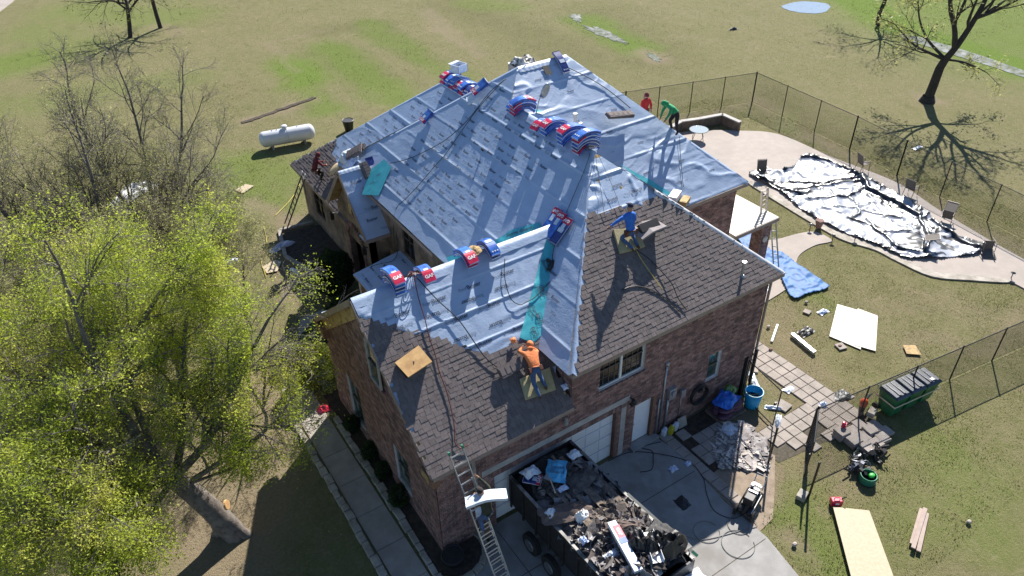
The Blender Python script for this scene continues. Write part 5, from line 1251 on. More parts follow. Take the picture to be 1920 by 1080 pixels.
# ------------------------------------------------------------------ ladders
m_alu = M('aluminium', (.55, .57, .60), (.42, .44, .47), 5, .35, metal=.75); m_tip = M('green_rubber', (.03, .20, .12), rough=.6)
def ladder(name, label, a, b, side, w=.42, n=14, mat=None, rail=(.03, .07), tips=None, fly=None):
    a = Vector(tuple(a)); b = Vector(tuple(b)); s = Vector(side).normalized(); s = (s-(b-a).normalized()*s.dot((b-a).normalized())).normalized(); d = (b-a).normalized(); nn = d.cross(s)
    r = thing(name, label, 'ladder', a)
    for k in (-1, 1): MB().beam(a+s*k*w/2, b+s*k*w/2, rail[0], rail[1], up=tuple(nn)).build('rail', mat or m_alu, r)
    for k in range(n):
        p = a.lerp(b, (k+.6)/n); MB().beam(p-s*w/2, p+s*w/2, .035, .03, up=tuple(nn)).build('rung', mat or m_alu, r)
    if tips:
        for k in (-1, 1): MB().beam(b+s*k*w/2-d*.02, b+s*k*w/2+d*.08, .05, .09, up=tuple(nn)).build('rail_tip', tips, r)
    if fly:
        for k in (-1, 1): MB().beam(a+s*k*(w/2-.03)+nn*.06+d*fly, a+s*k*(w/2-.03)+nn*.06+(b-a)*.8, rail[0], rail[1], up=tuple(nn)).build('inner_rail', mat or m_alu, r)
        for k in range(8):
            p = a+nn*.06+d*(fly+.15+.3*k); MB().beam(p-s*w/2, p+s*w/2, .03, .03, up=tuple(nn)).build('inner_rung', mat or m_alu, r)
    return r
LA = Vector((.95, -2.45, .04)); LB = Vector((.62, -.40, 4.80))
ladder('extension_ladder', 'long aluminium extension ladder leaning on the garage eave', LA, LB, (1, .0, 0), .44, 17, tips=m_tip, fly=.2)
def LP(t, n=.0): return LA.lerp(LB, t)+Vector((0, -.9, .35)).normalized()*n
person.face = (0, 1, .3)
c = LP(.47, .0); T = frame((c.x, c.y-.05, c.z), (1, 0, 0))
person('worker in dark clothes climbing the long ladder with a bundle on the shoulder', T, dict(pel=(0.02, -.13, .92), sp=(.02, -.10, 1.10), ch=(.03, .0, 1.38), nk=(.0, .06, 1.55), hd=(-.03, .10, 1.66), ht=(-.05, .12, 1.77),
       sL=(-.16, .0, 1.45), eL=(-.27, .1, 1.24), wL=(-.14, .32, 1.3), pL=(-.10, .38, 1.34), sR=(.2, .02, 1.44), eR=(.28, .18, 1.62), wR=(.12, .46, 1.86), pR=(.06, .52, 1.92),
       hL=(-.09, -.12, .9), kL=(-.12, .10, .58), aL=(-.10, -.02, .16), tL=(-.1, .12, .13), hR=(.11, -.12, .9), kR=(.14, .16, .72), aR=(.10, .1, .34), tR=(.1, .24, .32)), camo, m_jean, 'cap', m_darkp, belt=False)
bT = frame((c.x+.03, c.y-.12, c.z+1.58), (1, -.45, .0)) @ Matrix.Rotation(-.12, 4, 'Y') @ Matrix.Rotation(-.12, 4, 'X')
bundle(bT, 'pale wrapped bundle bent over the shoulder of the worker on the ladder', L=1.15, W=.40, H=.09, slope=.22, R0=1.0, red=None, white=True)
MB(bT).box((-.42, 0, .04), (.16, .3, .03)).build('print_patch', m_plastb, bpy.data.objects[[o.name for o in bpy.data.objects if o.name.startswith('shingle_bundle')][-1]]) if False else None
b1 = g(536, 425); t1 = (3.98, 21.1, 3.35); ladder('wooden_ladder', 'grey ladder leaning on the low wing eave', (b1[0], b1[1], .02), t1, (0, 1, 0), .42, 10, mat=M('grey_wood', (.22, .19, .16), (.15, .13, .11), 8, .85))
for k in (-1, 1): MB().beam((3.9, 21.1+k*.2, 3.3), (4.0, 21.1+k*.2, 3.5), .05, .05).build('ladder_pad', M('white_pad', (.8, .8, .8), rough=.6), bpy.data.objects['wooden_ladder'])

# ------------------------------------------------------------------ covered porch on the east side
por = thing('flat_porch', 'flat white roofed porch on a round medallion brick pier', 'porch', (20, 7, 0))
PX0, PX1, PY0, PY1 = 18.35, 21.25, 5.3, 12
MB().bx((PX0, PY0, 2.45), (PX1, PY1, 2.62)).build('roof', m_whiteply, por); MB().bx((PX0-.02, PY0-.04, 2.40), (PX1+.03, PY0-.002, 2.60)).build('fascia', m_fascia, por); MB().bx((PX1+.002, PY0-.04, 2.4), (PX1+.04, PY1, 2.6)).build('fascia', m_fascia, por)
pier = MB().bx((20.55, 5.5, 0), (21.15, 6.1, 2.45)).build('pier', m_mortar, por)
P_ = []
for k in range(31):
    z = .05+k*.077
    for s0, (o, u, nn) in enumerate((((20.55, 5.5), (1, 0), (0, -1)), ((20.55, 6.1), (0, -1), (-1, 0)))):
        for q in range(4):
            a = q*.21-(.1 if k % 2 else 0); c0, c1 = max(a, 0), min(a+.205, .6)
            if c1-c0 > .03: P_.append((np.array((o[0]+u[0]*(c0+c1)/2+nn[0]*.004, o[1]+u[1]*(c0+c1)/2+nn[1]*.004, z)), np.array((*u, 0))*((c1-c0)/2-.005), np.array((0, 0, .033)), np.array((*nn, 0))*.012))
V, Fq = boxes_np(*[np.array([e[i] for e in P_]) for i in range(4)]); npmesh('brick', V, Fq, m_brick, pier, kind='stuff')
MB().cyl((20.82, 5.49, 1.45), (20.82, 5.44, 1.45), .16, .15, 18).torus((20.82, 5.43, 1.45), .11, .015, (0, 1, 0)).build('medallion', m_ventw, por)
q = g(1432, 397, 2.62); a = Vector((q[0], q[1], 2.63)); ladder('short_ladder', 'short pale ladder standing upright on the flat porch roof', a, a+Vector((-.05, .15, 1.15)), (1, .1, 0), .45, 5, mat=M('pale_wood', (.55, .50, .45), (.45, .4, .36), 6, .8), rail=(.06, .09))
q = g(1455, 500); ladder('leaning_plank_ladder', 'grey ladder leaning against the pier under the porch', (q[0], q[1], .03), (21.3, 5.6, 2.3), (0, 1, 0), .3, 6, mat=m_metal)
# ------------------------------------------------------------------ dump trailer and its load
m_trl = M('trailer_black', (.014, .014, .016), (.03, .028, .028), 6, .5); m_tyre = M('tyre', (.015, .015, .015), rough=.9); m_rim = M('rim_grey', (.16, .16, .17), rough=.5, metal=.5)
ZR, ZF = 2.25, .95
c0, c1, c2, c3 = [np.array(g(x, y, ZR)) for x, y in ((951, 893), (1071, 826), (1301, 1046), (1155, 1120))]
ax = Vector(c2-c1); ax.z = 0; LX = ax.length*1.0; ax.normalize(); sx = Vector((ax.y, -ax.x, 0)) if Vector((ax.y, -ax.x, 0)).dot(Vector(c0-c1)) > 0 else Vector((-ax.y, ax.x, 0))
WX = Vector(c0-c1).dot(sx); WX = max(2.0, min(2.5, WX)); OR = Vector((c1[0], c1[1], 0))                         # origin: far right corner; x = length, y = width to the left
TT = Matrix(((ax.x, sx.x, 0, OR.x), (ax.y, sx.y, 0, OR.y), (0, 0, 1, 0), (0, 0, 0, 1)))
if sx.cross(ax).z > 0: pass
trl = thing('dump_trailer', 'black high sided dump trailer heaped with torn off roofing', 'trailer', TT @ Vector((LX/2, WX/2, 0)))
def tb(a, b): return MB(TT).bx(a, b)
tb((0, 0, ZF), (LX, WX, ZF+.06)).build('bed', m_trl, trl)
for y, nm in ((0, 'side_wall'), (WX-.05, 'side_wall')):
    s_ = tb((0, y, ZF), (LX, y+.05, ZR-.05)).build(nm, m_trl, trl); yy = y-.05 if y == 0 else y+.05
    for k in range(9): tb((.05+k*(LX-.15)/8, yy, ZF-.1), (.12+k*(LX-.15)/8, yy+.05, ZR-.06)).build('rib', m_trl, s_)
    tb((-.02, y-.02, ZR-.05), (LX+.02, y+.07, ZR)).build('top_rail', M('worn_rail', (.34, .32, .30), (.03, .03, .03), 1.6, .5), s_)
tb((-.05, 0, ZF), (0, WX, ZR)).build('tailgate', m_trl, trl); tb((LX, 0, ZF), (LX+.05, WX, ZR)).build('front_wall', m_trl, trl)
tb((-.4, WX*.2, .6), (LX+.9, WX*.3, .8)).build('chassis_beam', m_trl, trl); tb((-.4, WX*.7, .6), (LX+.9, WX*.8, .8)).build('chassis_beam', m_trl, trl)
for x in (1.35, 2.35):
    for y in (-.14, WX+.14):
        b = MB(TT); b.cyl((x, y-.10, .40), (x, y+.10, .40), .40, n=22); w = b.build('wheel', m_tyre, trl, bev=.03); b = MB(TT); s_ = -1 if y < 0 else 1; b.cyl((x, y+s_*.10, .40), (x, y+s_*.135, .40), .22, .2, 16); b.build('rim', m_rim, w)
    

# load: heap surface, then boards, shingle scraps, sheets
def heap(x, y): return ZF+.92+.52*np.sin(np.clip(y/WX, 0, 1)*pi)**.6*(.72+.28*np.sin(x*1.3+1))+.32*(fbm(np.asarray(x)*2.2, np.asarray(y)*2.2, 5)-.5)+(.25*np.clip((np.asarray(x)-1.5)/LX, 0, 1))
n1, n2 = 90, 44; X, Y = np.meshgrid(np.linspace(.06, LX-.06, n1), np.linspace(.06, WX-.06, n2)); Z = heap(X, Y)-.06+.10*(ridge(X*4, Y*4, 3)-.5)
W = np.stack([X, Y, Z], -1).reshape(-1, 3); Mt = np.array(TT); W = W @ Mt[:3, :3].T+Mt[:3, 3]; i = np.arange(n2-1)[:, None]*n1+np.arange(n1-1)[None]; Fq = np.stack([i, i+1, i+n1+1, i+n1], -1).reshape(-1, 4)
m_scrap = M('torn_shingle', (.14, .112, .10), (.06, .054, .052), 5, .95, .5, 60, isl=.5); m_scrapb = M('shingle_back', (.30, .285, .285), (.17, .15, .145), 5, .9, .4, 60, isl=.35)
tag(npmesh('roofing_heap', W, Fq, M('heap_dark', (.05, .045, .045), (.02, .018, .018), 8, .95, .8, 30), kind='stuff'), 'dark heap of torn roofing filling the trailer', 'debris')
m_oldw = M('old_board', (.23, .18, .14), (.12, .095, .075), 6, .9, .3, 50); m_oldw2 = M('grey_board', (.33, .30, .28), (.2, .18, .17), 6, .9)
def tpt(x, y, dz): return TT @ Vector((x, y, float(heap(x, y))+dz))
def blocks(n, kind):
    VV = []; FF = []; nv = 0; R_ = random.Random(11 if kind == 'a' else 12)
    for k in range(n):
        x, y = R_.uniform(.9, LX-.3), R_.uniform(.12, WX-.15); 
        if R_.random() < .5: x = R_.uniform(LX*.45, LX-.3)
        L_, w = R_.uniform(.15, .62), R_.uniform(.10, .34); E = Euler((R_.gauss(0, .45), R_.gauss(0, .45), R_.uniform(0, pi))).to_matrix(); c = Vector((x, y, float(heap(x, y))+R_.uniform(-.03, .16)))
        m_, q_ = 4, 3; cur = R_.uniform(-.5, .5)
        P = [c+E @ Vector(((i/m_-.5)*L_*R_.uniform(.85, 1.15), (j/q_-.5)*w*R_.uniform(.8, 1.2), cur*((i/m_-.5)**2)*L_+R_.uniform(-.012, .012))) for j in range(q_+1) for i in range(m_+1)]
        VV += [tuple(TT @ p) for p in P]; FF += [(nv+j*(m_+1)+i, nv+j*(m_+1)+i+1, nv+(j+1)*(m_+1)+i+1, nv+(j+1)*(m_+1)+i) for j in range(q_) for i in range(m_)]; nv += len(P)
    return np.array(VV), np.array(FF)
for kd, mt, n_ in (('a', m_scrap, 800), ('b', m_scrapb, 420)):
    V, Fq = blocks(n_, kd); o = npmesh('shingle_scraps', V, Fq, mt, kind='stuff'); md = o.modifiers.new('t', 'SOLIDIFY'); md.thickness = .008; tag(o, ('dark' if kd == 'a' else 'pale backed')+' torn shingle scraps heaped in the trailer', 'debris')
bd_ = [(.3, .5, 2.6, .10), (.35, .8, 2.9, .05), (.4, 1.0, 2.5, -.05), (.25, 1.25, 2.4, .02), (.6, 1.5, 3.1, .12), (.5, 1.75, 2.6, .0), (1.7, .4, 1.9, -.12), (1.9, .75, 1.7, .16), (2.0, 1.1, 1.5, .1), (.2, .2, 2.2, .0), (.9, .3, 2.4, .05), (2.1, 1.4, 1.2, .25), (1.6, 1.2, 1.4, -.2), (.7, 1.9, 2.2, -.03), (2.6, .9, 1.3, .5), (3.4, .3, 1.4, .1), (.15, 1.0, 1.8, .2), (.9, 1.35, 2.0, -.1), (1.4, .55, 1.6, .3), (3.0, 1.7, 1.2, -.5)]
cc_ = ['longest', 'second longest', 'darkest', 'thin', 'split', 'grooved', 'short', 'tilted', 'narrow', 'flat', 'warped', 'broken', 'slanting', 'wide', 'crossing', 'buried', 'upturned', 'leaning', 'cracked', 'loose']
for k, (x, y, L_, a) in enumerate(bd_):
    y = min(y, WX-.15); p = tpt(x+.1, y, .07); q = tpt(min(x+L_, LX-.1)*1.0, min(max(y+L_*a*.4, .1), WX-.1), .07+.05*(k % 3)); q.z = max(q.z, ZF+.5)
    o = MB().beam(p, q, (.09, .14, .19, .05)[k % 4], .03).build('scrap_board', m_oldw if k % 3 else m_oldw2); tag(o, 'weathered torn off board lying lengthwise in the trailer load', 'board', 'torn off boards in the trailer')
def tcr(name, lab, x, y, rx, ry, h, mat, seed, dz=.14, rot=0, cat='wrapper'): 
    crumple(name, lab, None, rx, ry, h, mat, seed, T=Matrix.Translation(tpt(x, y, dz)) @ Matrix.Rotation(rot, 4, 'Z'), cat=cat)
tl = tcr
tcr('leak_barrier_scrap', 'bright blue leak barrier scrap with black lettering in the trailer', .95, WX*.55, .42, .30, .14, M('barrier_blue', (.10, .45, .72), (.07, .36, .62), 4, .45), 4, .3, .8, 'sheet')
b_t = tpt(1.0, WX*.55, .56); text_on('lettering', 'Storm', frame(b_t, (.75, -.65, 0)), .17, m_print, bpy.data.objects['leak_barrier_scrap']); text_on('lettering', 'Guard', frame(b_t+Vector((-.12, -.14, 0)), (.75, -.65, 0)), .17, m_print, bpy.data.objects['leak_barrier_scrap'])
tcr('torn_wrapper', 'pale blue wrapper on the red pack in the back corner of the trailer', .45, WX*.8, .28, .2, .2, m_plastic, 6, .35)
tcr('torn_wrapper', 'white wrapper ball near the right rail of the trailer', .75, WX*.2, .2, .16, .18, m_plastic, 7, .3); tcr('torn_wrapper', 'white fluffy insulation clump in the middle of the load', 2.55, WX*.68, .24, .2, .25, M('fluff', (.8, .79, .76), rough=.95), 8, .2)
tcr('torn_wrapper', 'blue white wrapper ball by the left rail', 3.3, WX-.25, .12, .12, .14, m_plastb, 9, .3); tcr('torn_wrapper', 'white scrap folded over the left rail', 2.0, WX-.1, .16, .14, .18, m_plastic, 10, .5)
tcr('torn_wrapper', 'crumpled blue white wrapper among the boards', 1.5, WX*.62, .17, .1, .1, m_plastb, 12, .25); tcr('torn_wrapper', 'small white scrap in the front half of the load', 4.1, WX*.75, .22, .12, .1, m_plastic, 13, .2)
tcr('felt_sheet', 'large curled brown shingle sheet across the left side of the load', 2.2, WX*.8, .75, .32, .2, M('shingle_brown', (.17, .125, .105), (.12, .09, .08), 3, .95, .5, 60), 14, .25, -.35, 'shingle sheet'); tcr('felt_sheet', 'curled felt sheet by the front wall', 4.6, WX*.25, .6, .35, .3, M('felt_dark', (.05, .048, .05), (.09, .085, .085), 4, .9, .4, 40), 15, .25, .4, 'shingle sheet')
tcr('felt_sheet', 'dark flat shingle sheet in the shaded back half', 1.5, WX*.32, .5, .35, .1, m_scrap, 16, .22, .2, 'shingle sheet'); tcr('felt_sheet', 'brown shingle strip sheet near the front of the load', 3.6, WX*.42, .5, .18, .12, M('shingle_brown', (.17, .125, .105)), 17, .3, -.5, 'shingle sheet')
T = Matrix.Translation(tpt(.62, WX*.82, .16)) @ Matrix.Rotation(2.3, 4, 'Z'); bundle(T, 'red bundle under the pale wrapper in the trailer corner', L=.55, W=.36, red='neg', rot=-pi/2)
p = tpt(4.25, WX*.62, .35); T = frame(p, tuple(ax+sx*.28)) ; lb = thing('long_carton', 'long white carton with red and blue print lying on the load', 'carton', p)
MB(T).box((0, 0, .0), (1.7, .26, .14)).build('carton_body', m_pack, lb, bev=.01); MB(T).box((-.45, .05, .075), (.45, .2, .008)).build('red_print', m_red, lb); MB(T).box((-.15, .03, .075), (.18, .22, .009)).build('blue_print', m_blue, lb); text_on('lettering', 'GAF', T @ Matrix.Translation((-.45, .05, .083)), .14, m_white_print, lb)
p = tpt(4.75, WX*.38, .3); T = frame(p, tuple(ax+sx*.5)); ga = thing('gutter_tray', 'white metal tray lying on the front of the load', 'tray', p); b = MB(T); b.box((0, 0, 0), (1.0, .32, .01)).box((0, .16, .06), (1.0, .01, .12)).box((0, -.16, .06), (1.0, .01, .12)); b.build('tray_body', M('tray_white', (.75, .76, .8), rough=.4), ga)
p = tpt(5.0, .5, .35); bt_ = thing('black_tarp_roll', 'bundled black cover and straps at the front of the trailer', 'tarp', p); b = MB()
bpy.data.objects.remove(bt_)
for k in range(3): tcr('black_cover', ('black crumpled cover at the front wall of the trailer', 'second fold of the black cover by the right rail', 'loose black cover fold nearest the picture edge')[k], LX-.5-.35*k, .45+.35*k, .5, .32, .45, m_black, 50+k, .22, .6*k, 'cover')
T = Matrix.Translation(tpt(1.1, WX*.7, .45)); sh = thing('shovel', 'shovel with a pale handle standing in the load', 'shovel', T.translation); a = Vector(T.translation); b = MB(); b.tube([a, a+Vector((-.35, -.75, .35))], .02, 8); b.build('handle', M('pale_wood', (.55, .5, .45)), sh); MB().box(a+Vector((.03, .06, -.02)), (.24, .3, .02), rz=.5).build('blade', m_metal, sh)
# ladder lying on the right rail
a = TT @ Vector((LX*.52, .05, ZR+.12)); b2 = TT @ Vector((LX*.98, -.12, ZR+.0)); ladder('fibreglass_ladder', 'green tipped folding ladder lying along the right trailer rail', a, b2, tuple(sx*.5+Vector((0, 0, .8))), .36, 9, mat=M('pale_fibreglass', (.45, .44, .36), (.35, .34, .3), 5, .6), rail=(.05, .08), tips=m_tip)
p = tpt(LX+.35, WX*.1, 0); fl = thing('tarp_on_hitch', 'white and blue sheet bundled over the trailer front', 'sheet', (p.x, p.y, 1.5)); crumple('hitch_sheet', 'white sheet bundled over the trailer nose at the picture edge', None, .7, .6, .5, m_plastic, 21, T=Matrix.Translation(TT @ Vector((LX+.6, .45, 1.6))), cat='sheet'); bpy.data.objects.remove(fl)

# ------------------------------------------------------------------ fences
m_fence = M('fence_black', (.012, .012, .013), rough=.45)
def chainlink(name, label, pts, h, step, post_r=.03, mesh=True, wire=.0028, pitch=.075, top=True, panels=None):
    r = thing(name, label, 'fence', (*pts[0], 0)); V = []; F = []; nv = 0
    for (x0, y0), (x1, y1) in zip(pts[:-1], pts[1:]):
        a = Vector((x0, y0, 0)); b = Vector((x1, y1, 0)); L_ = (b-a).length; d = (b-a)/L_; n = max(1, round(L_/step))
        for k in range(n+1):
            p = a+d*(L_*k/n); rr = post_r*(1.5 if k in (0, n) else 1)
            o = MB().cyl(p-Vector((0, 0, .1)), p+Vector((0, 0, h+.03)), rr, n=8).build('post', m_fence, r); MB().ell(p+Vector((0, 0, h+.04)), (rr*1.2, rr*1.2, rr), 8, 4).build('post_cap', m_fence, o)
        if top: MB().cyl(a+Vector((0, 0, h)), b+Vector((0, 0, h)), .021, n=6).build('top_rail', m_fence, r)
        MB().cyl(a+Vector((0, 0, .06)), b+Vector((0, 0, .06)), .006, n=4).build('bottom_wire', m_fence, r)
        if mesh:
            nn = int((L_+h)/pitch)
            for sg in (1, -1):
                for k in range(-int(h/pitch), int(L_/pitch)+1):
                    s0 = k*pitch; s1 = s0+h
                    z0, z1 = .04, h
                    if s0 < 0: z0 = .04+(-s0); s0 = 0
                    if s1 > L_: z1 = h-(s1-L_); s1 = L_
                    if z1 <= z0: continue
                    if sg < 0: s0, s1 = L_-s0, L_-s1
                    P0 = a+d*s0+Vector((0, 0, z0)); P1 = a+d*s1+Vector((0, 0, z1)); t = Vector((-d.y, d.x, 0))*wire; u = Vector((d.x*-.7*sg, d.y*-.7*sg, .7))*wire
                    for Q in (P0, P1): V += [tuple(Q+t), tuple(Q-t*.5+u), tuple(Q-t*.5-u)]
                    F += [(nv, nv+1, nv+4, nv+3), (nv+1, nv+2, nv+5, nv+4), (nv+2, nv, nv+3, nv+5)]; nv += 6
    if mesh and V: npmesh('wire_mesh', np.array(V), np.array(F), m_fence, r)
    return r
fp = [(26.4, 22.29), (35.93, 19.67), (35.1, 11.0), (34.43, 7.26), (33.2, -1.5)]
chainlink('chain_link_fence', 'black chain link fence around the back yard with a square corner', [(20, 24.0)]+fp, 2.15, 2.55, wire=.0042, pitch=.10)
chainlink('chain_link_fence', 'black chain link fence behind the green bins', [(13.33, -3.45), (30.5, -5.75)], 1.72, 2.4, wire=.0034)
# gate leaf standing open, and the short return with its swing gate
def gate(label, a, b, h, mesh=True):
    r = thing('yard_gate', label, 'gate', (*a, 0)); A = Vector((*a, 0)); B = Vector((*b, 0)); d = (B-A).normalized(); Z = Vector((0, 0, 1)); L_ = (B-A).length
    fr = MB()
    for (p, q) in ((A+Z*.1, A+Z*h), (B+Z*.1, B+Z*h), (A+Z*h, B+Z*h), (A+Z*.1, B+Z*.1)): fr.cyl(p, q, .025, n=8)
    fr.build('gate_frame', m_fence, r); MB().cyl(A-d*.1-Z*.05, A-d*.1+Z*(h+.1), .045, n=8).build('post', m_fence, r)
    if mesh:
        b_ = MB()
        k = -h
        while k < L_:
            for sg in (0, 1):
                s0, s1, z0, z1 = k, k+h-.1, .1, h
                if s0 < 0: z0 -= s0; s0 = 0
                if s1 > L_: z1 -= s1-L_; s1 = L_
                if z1 > z0:
                    if sg: s0, s1 = L_-s0, L_-s1
                    b_.beam(A+d*s0+Z*z0, A+d*s1+Z*z1, .005, .005)
            k += .08
        b_.build('wire_mesh', m_fence, r)
    MB().box(A.lerp(B, .93)+Z*h*.6, (.1, .06, .12)).build('latch', m_black, r)
    return r
gate('open gate leaf standing edge on between the paver path and the lawn', (13.28, -3.52), (11.9, -4.45), 1.8)
chainlink('chain_link_fence', 'short black fence from the house corner to the gate post', [(13.95, -.12), (13.22, -.25)], 1.75, 3, post_r=.04, mesh=False)
gate('swing gate beside the blue barrel', (13.2, -.4), (12.9, -2.2), 1.85, mesh=False)
for (pt_a, lab) in (((11.42, -3.3), 'lone black gate post near the concrete drive'), (((11.35, -5.1)), 'lone black post standing in the lawn by a stone block')):
    r = thing('gate_post', lab, 'post', (*pt_a, 0)); MB().cyl((*pt_a, -.1), (*pt_a, 1.75), .04, n=8).build('pole', m_fence, r); MB().ell((*pt_a, 1.77), (.05, .05, .04), 8, 4).build('cap', m_fence, r)
MB().box((11.2, -4.95, .09), (.4, .3, .18), rz=.3).build('stone_block', m_stone, bev=.02); tag(bpy.data.objects['stone_block'], 'grey stone block at the foot of the post in the lawn', 'stone block')

# ------------------------------------------------------------------ wheeled bins
m_bing = M('bin_green', (.012, .11, .045), (.015, .13, .055), 4, .5); m_lid = M('bin_lid', (.045, .055, .085), (.03, .04, .06), 5, .4)
def bin_(label, c, rz):
    T = rotz(rz, c); r = thing('wheeled_bin', label, 'bin', c, 'green wheeled bins with dark lids by the fence')
    vs = [(-.27, -.30, .08), (.27, -.30, .08), (.27, .24, .08), (-.27, .24, .08), (-.36, -.42, 1.05), (.36, -.42, 1.05), (.36, .40, 1.05), (-.36, .40, 1.05)]
    MB(T)._add(vs, [(0, 3, 2, 1), (4, 5, 6, 7), (0, 1, 5, 4), (1, 2, 6, 5), (2, 3, 7, 6), (3, 0, 4, 7)]).build('body', m_bing, r, bev=.03)
    MB(T).bx((-.38, -.44, 1.0), (.38, -.40, 1.06)).bx((-.38, .38, 1.0), (.38, .42, 1.06)).bx((-.38, -.4, 1.0), (-.35, .4, 1.06)).bx((.35, -.4, 1.0), (.38, .4, 1.06)).build('rim', m_bing, r)
    l = MB(T)._add([(-.38, -.46, 1.06), (.38, -.46, 1.06), (.38, .42, 1.08), (-.38, .42, 1.08), (-.33, -.38, 1.13), (.33, -.38, 1.13), (.33, .36, 1.15), (-.33, .36, 1.15)], [(0, 3, 2, 1), (4, 5, 6, 7), (0, 1, 5, 4), (1, 2, 6, 5), (2, 3, 7, 6), (3, 0, 4, 7)]).build('lid', m_lid, r, bev=.015)
    for k in (-.12, .12): MB(T).bx((k-.03, -.36, 1.13), (k+.03, .34, 1.165)).build('rib', m_lid, l)
    MB(T).tube([(-.3, .42, 1.0), (-.3, .52, 1.02), (.3, .52, 1.02), (.3, .42, 1.0)], .018, 8).build('handle', m_black, r)
    for s_ in (-1, 1): MB(T).cyl((s_*.36, .32, .14), (s_*.28, .32, .14), .14, n=16).build('wheel', m_tyre, r)
    return r
bc = [g(1665, 775), g(1700, 758), g(1735, 742)]
ad = math.atan2(bc[2][1]-bc[0][1], bc[2][0]-bc[0][0])
b0 = Vector((17.15, -4.1, 0)); dv = Vector((1, -.13, 0)).normalized(); 
for k, lab in enumerate(('green wheeled bin nearest the paver path with its wheel in view', 'middle green wheeled bin of the strapped three', 'green wheeled bin with a white mark on its lid')):
    p = b0+dv*.8*k; o = bin_(lab, tuple(p), math.atan2(dv.y, dv.x))
    if k == 2: MB(rotz(math.atan2(dv.y, dv.x), tuple(p))).bx((-.05, -.3, 1.166), (.1, -.18, 1.172)).build('white_mark', m_white_print, o)
st = MB(); cst = b0+dv*.8; 
for (a, b) in (((-1.2, -.46), (1.2, -.46)), ((1.2, -.46), (1.2, .42)), ((-1.2, .42), (-1.2, -.46))):
    Tm = rotz(math.atan2(dv.y, dv.x), tuple(cst)); st.beam(Tm @ Vector((*a, .72)), Tm @ Vector((*b, .72)), .01, .06)
tag(st.build('strap', M('strap_beige', (.5, .45, .36), rough=.8)), 'beige strap tied around the three green bins', 'strap')
T = rotz(.3, (16.3, -3.55, 0)); r = thing('leaf_blower', 'orange and black leaf blower standing by the fence post', 'leaf blower', (16.3, -3.55, 0)); MB(T).ell((0, 0, .45), (.18, .15, .2), 12, 8).build('motor', M('orange_red', (.55, .06, .015), rough=.4), r, smooth=True); MB(T).tube([(.1, 0, .42), (.45, -.02, .5), (.8, -.05, .35)], [.05, .05, .04], 8).build('tube', m_black, r); MB(T).cyl((0, 0, 0), (0, 0, .3), .1, .12).build('base', m_black, r)

# ------------------------------------------------------------------ propane tank
tk = thing('propane_tank', 'white horizontal propane tank on the lawn beyond the house', 'tank', (6.3, 31.7, 0)); a = Vector(g(506, 283)); b = Vector(g(588, 268)); a.z = b.z = .68; d = (b-a).normalized(); m_tank = M('tank_white', (.62, .64, .68), (.56, .58, .62), 1.5, .35)
a = a+Vector((0, .35, 0)); b = b+Vector((0, .35, 0)); a = a-d*.1; prof = []; R0_ = .50; L_ = (b-a).length
for k in range(9): t = k/8*pi/2; prof.append((-.32*cos(t), R0_*sin(t)))
prof += [(L_+.32*sin(k/8*pi/2)-.0, R0_*cos(k/8*pi/2)) for k in range(9)]
MB().tube([a+d*x for x, r in prof], [max(r, .002) for x, r in prof], 24).build('shell', m_tank, tk, smooth=True)
m_ = a.lerp(b, .47); MB().cyl(m_+Vector((0, 0, .48)), m_+Vector((0, 0, .66)), .17, .17, 14).ell(m_+Vector((0, 0, .66)), (.2, .2, .09), 14, 6).build('dome', m_tank, tk, smooth=False)
MB().torus(m_+d*.1, R0_+.004, .008, tuple(d), 28, 5).build('weld_band', m_metal, tk)
for t in (.15, .85): MB().box(a.lerp(b, t)-Vector((0, 0, .56)), (.12, .7, .26), rz=math.atan2(d.y, d.x)).build('foot', m_conc, tk)
for t in (.2, .3, .75): MB().cyl(a.lerp(b, t)+Vector((0, 0, .48)), a.lerp(b, t)+Vector((0, 0, .56)), .03, n=8).build('fitting', m_metal, tk)
p = g(655, 245); u = thing('black_bucket', 'black pot standing beyond the far eave', 'pot', (p[0], p[1], 0)); MB().cyl((p[0], p[1], 0), (p[0], p[1], .75), .26, .38, 16).build('pot_body', m_black, u); MB().torus((p[0], p[1], .75), .38, .03).build('rim', m_black, u)
crumple('hidden_boat', 'pale overturned hull half hidden by the bare trees', None, 1.6, .6, .55, M('hull_white', (.6, .6, .58), rough=.5), 31, T=rotz(.6, tuple(g(250, 365))), cat='boat')

# ------------------------------------------------------------------ boards, panels and small items on the lawn
def flat(name, label, cat, px, mat, z=.05, th=.02, part='board'):
    P = [g(x, y, z) for x, y in px]; c = np.mean(P, 0); r = thing(name, label, cat, (c[0], c[1], 0)); MB().prism([tuple(p[:2]) for p in P], z-th, z).build(part, mat, r); return r
flat('plywood_sheet', 'new full plywood sheet on the lawn by the red fuel can', 'plywood', [(1562, 950), (1630, 957), (1690, 1120), (1606, 1120)], m_newply, .16, .03)
flat('wall_panel', 'left one of two overlapping pale panels on the lawn', 'panel', [(1570, 570), (1622, 585), (1614, 655), (1555, 630)], m_whiteply, .05)
flat('wall_panel', 'right one of two overlapping pale panels on the lawn', 'panel', [(1608, 578), (1646, 592), (1642, 658), (1600, 646)], m_whiteply, .064, .012)
flat('board_offcut', 'small yellowish board offcut alone on the lawn near the fence', 'board', [(1693, 647), (1716, 647), (1728, 665), (1700, 663)], m_osb, .08)
flat('board_offcut', 'tan square board lying on the grass beyond the house', 'board', [(440, 356), (460, 345), (476, 348), (456, 362)], m_newply, .06)
flat('board_offcut', 'pale board half hidden behind the dark shrub', 'board', [(492, 500), (515, 487), (528, 490), (520, 508), (500, 512)], m_newply, .06)
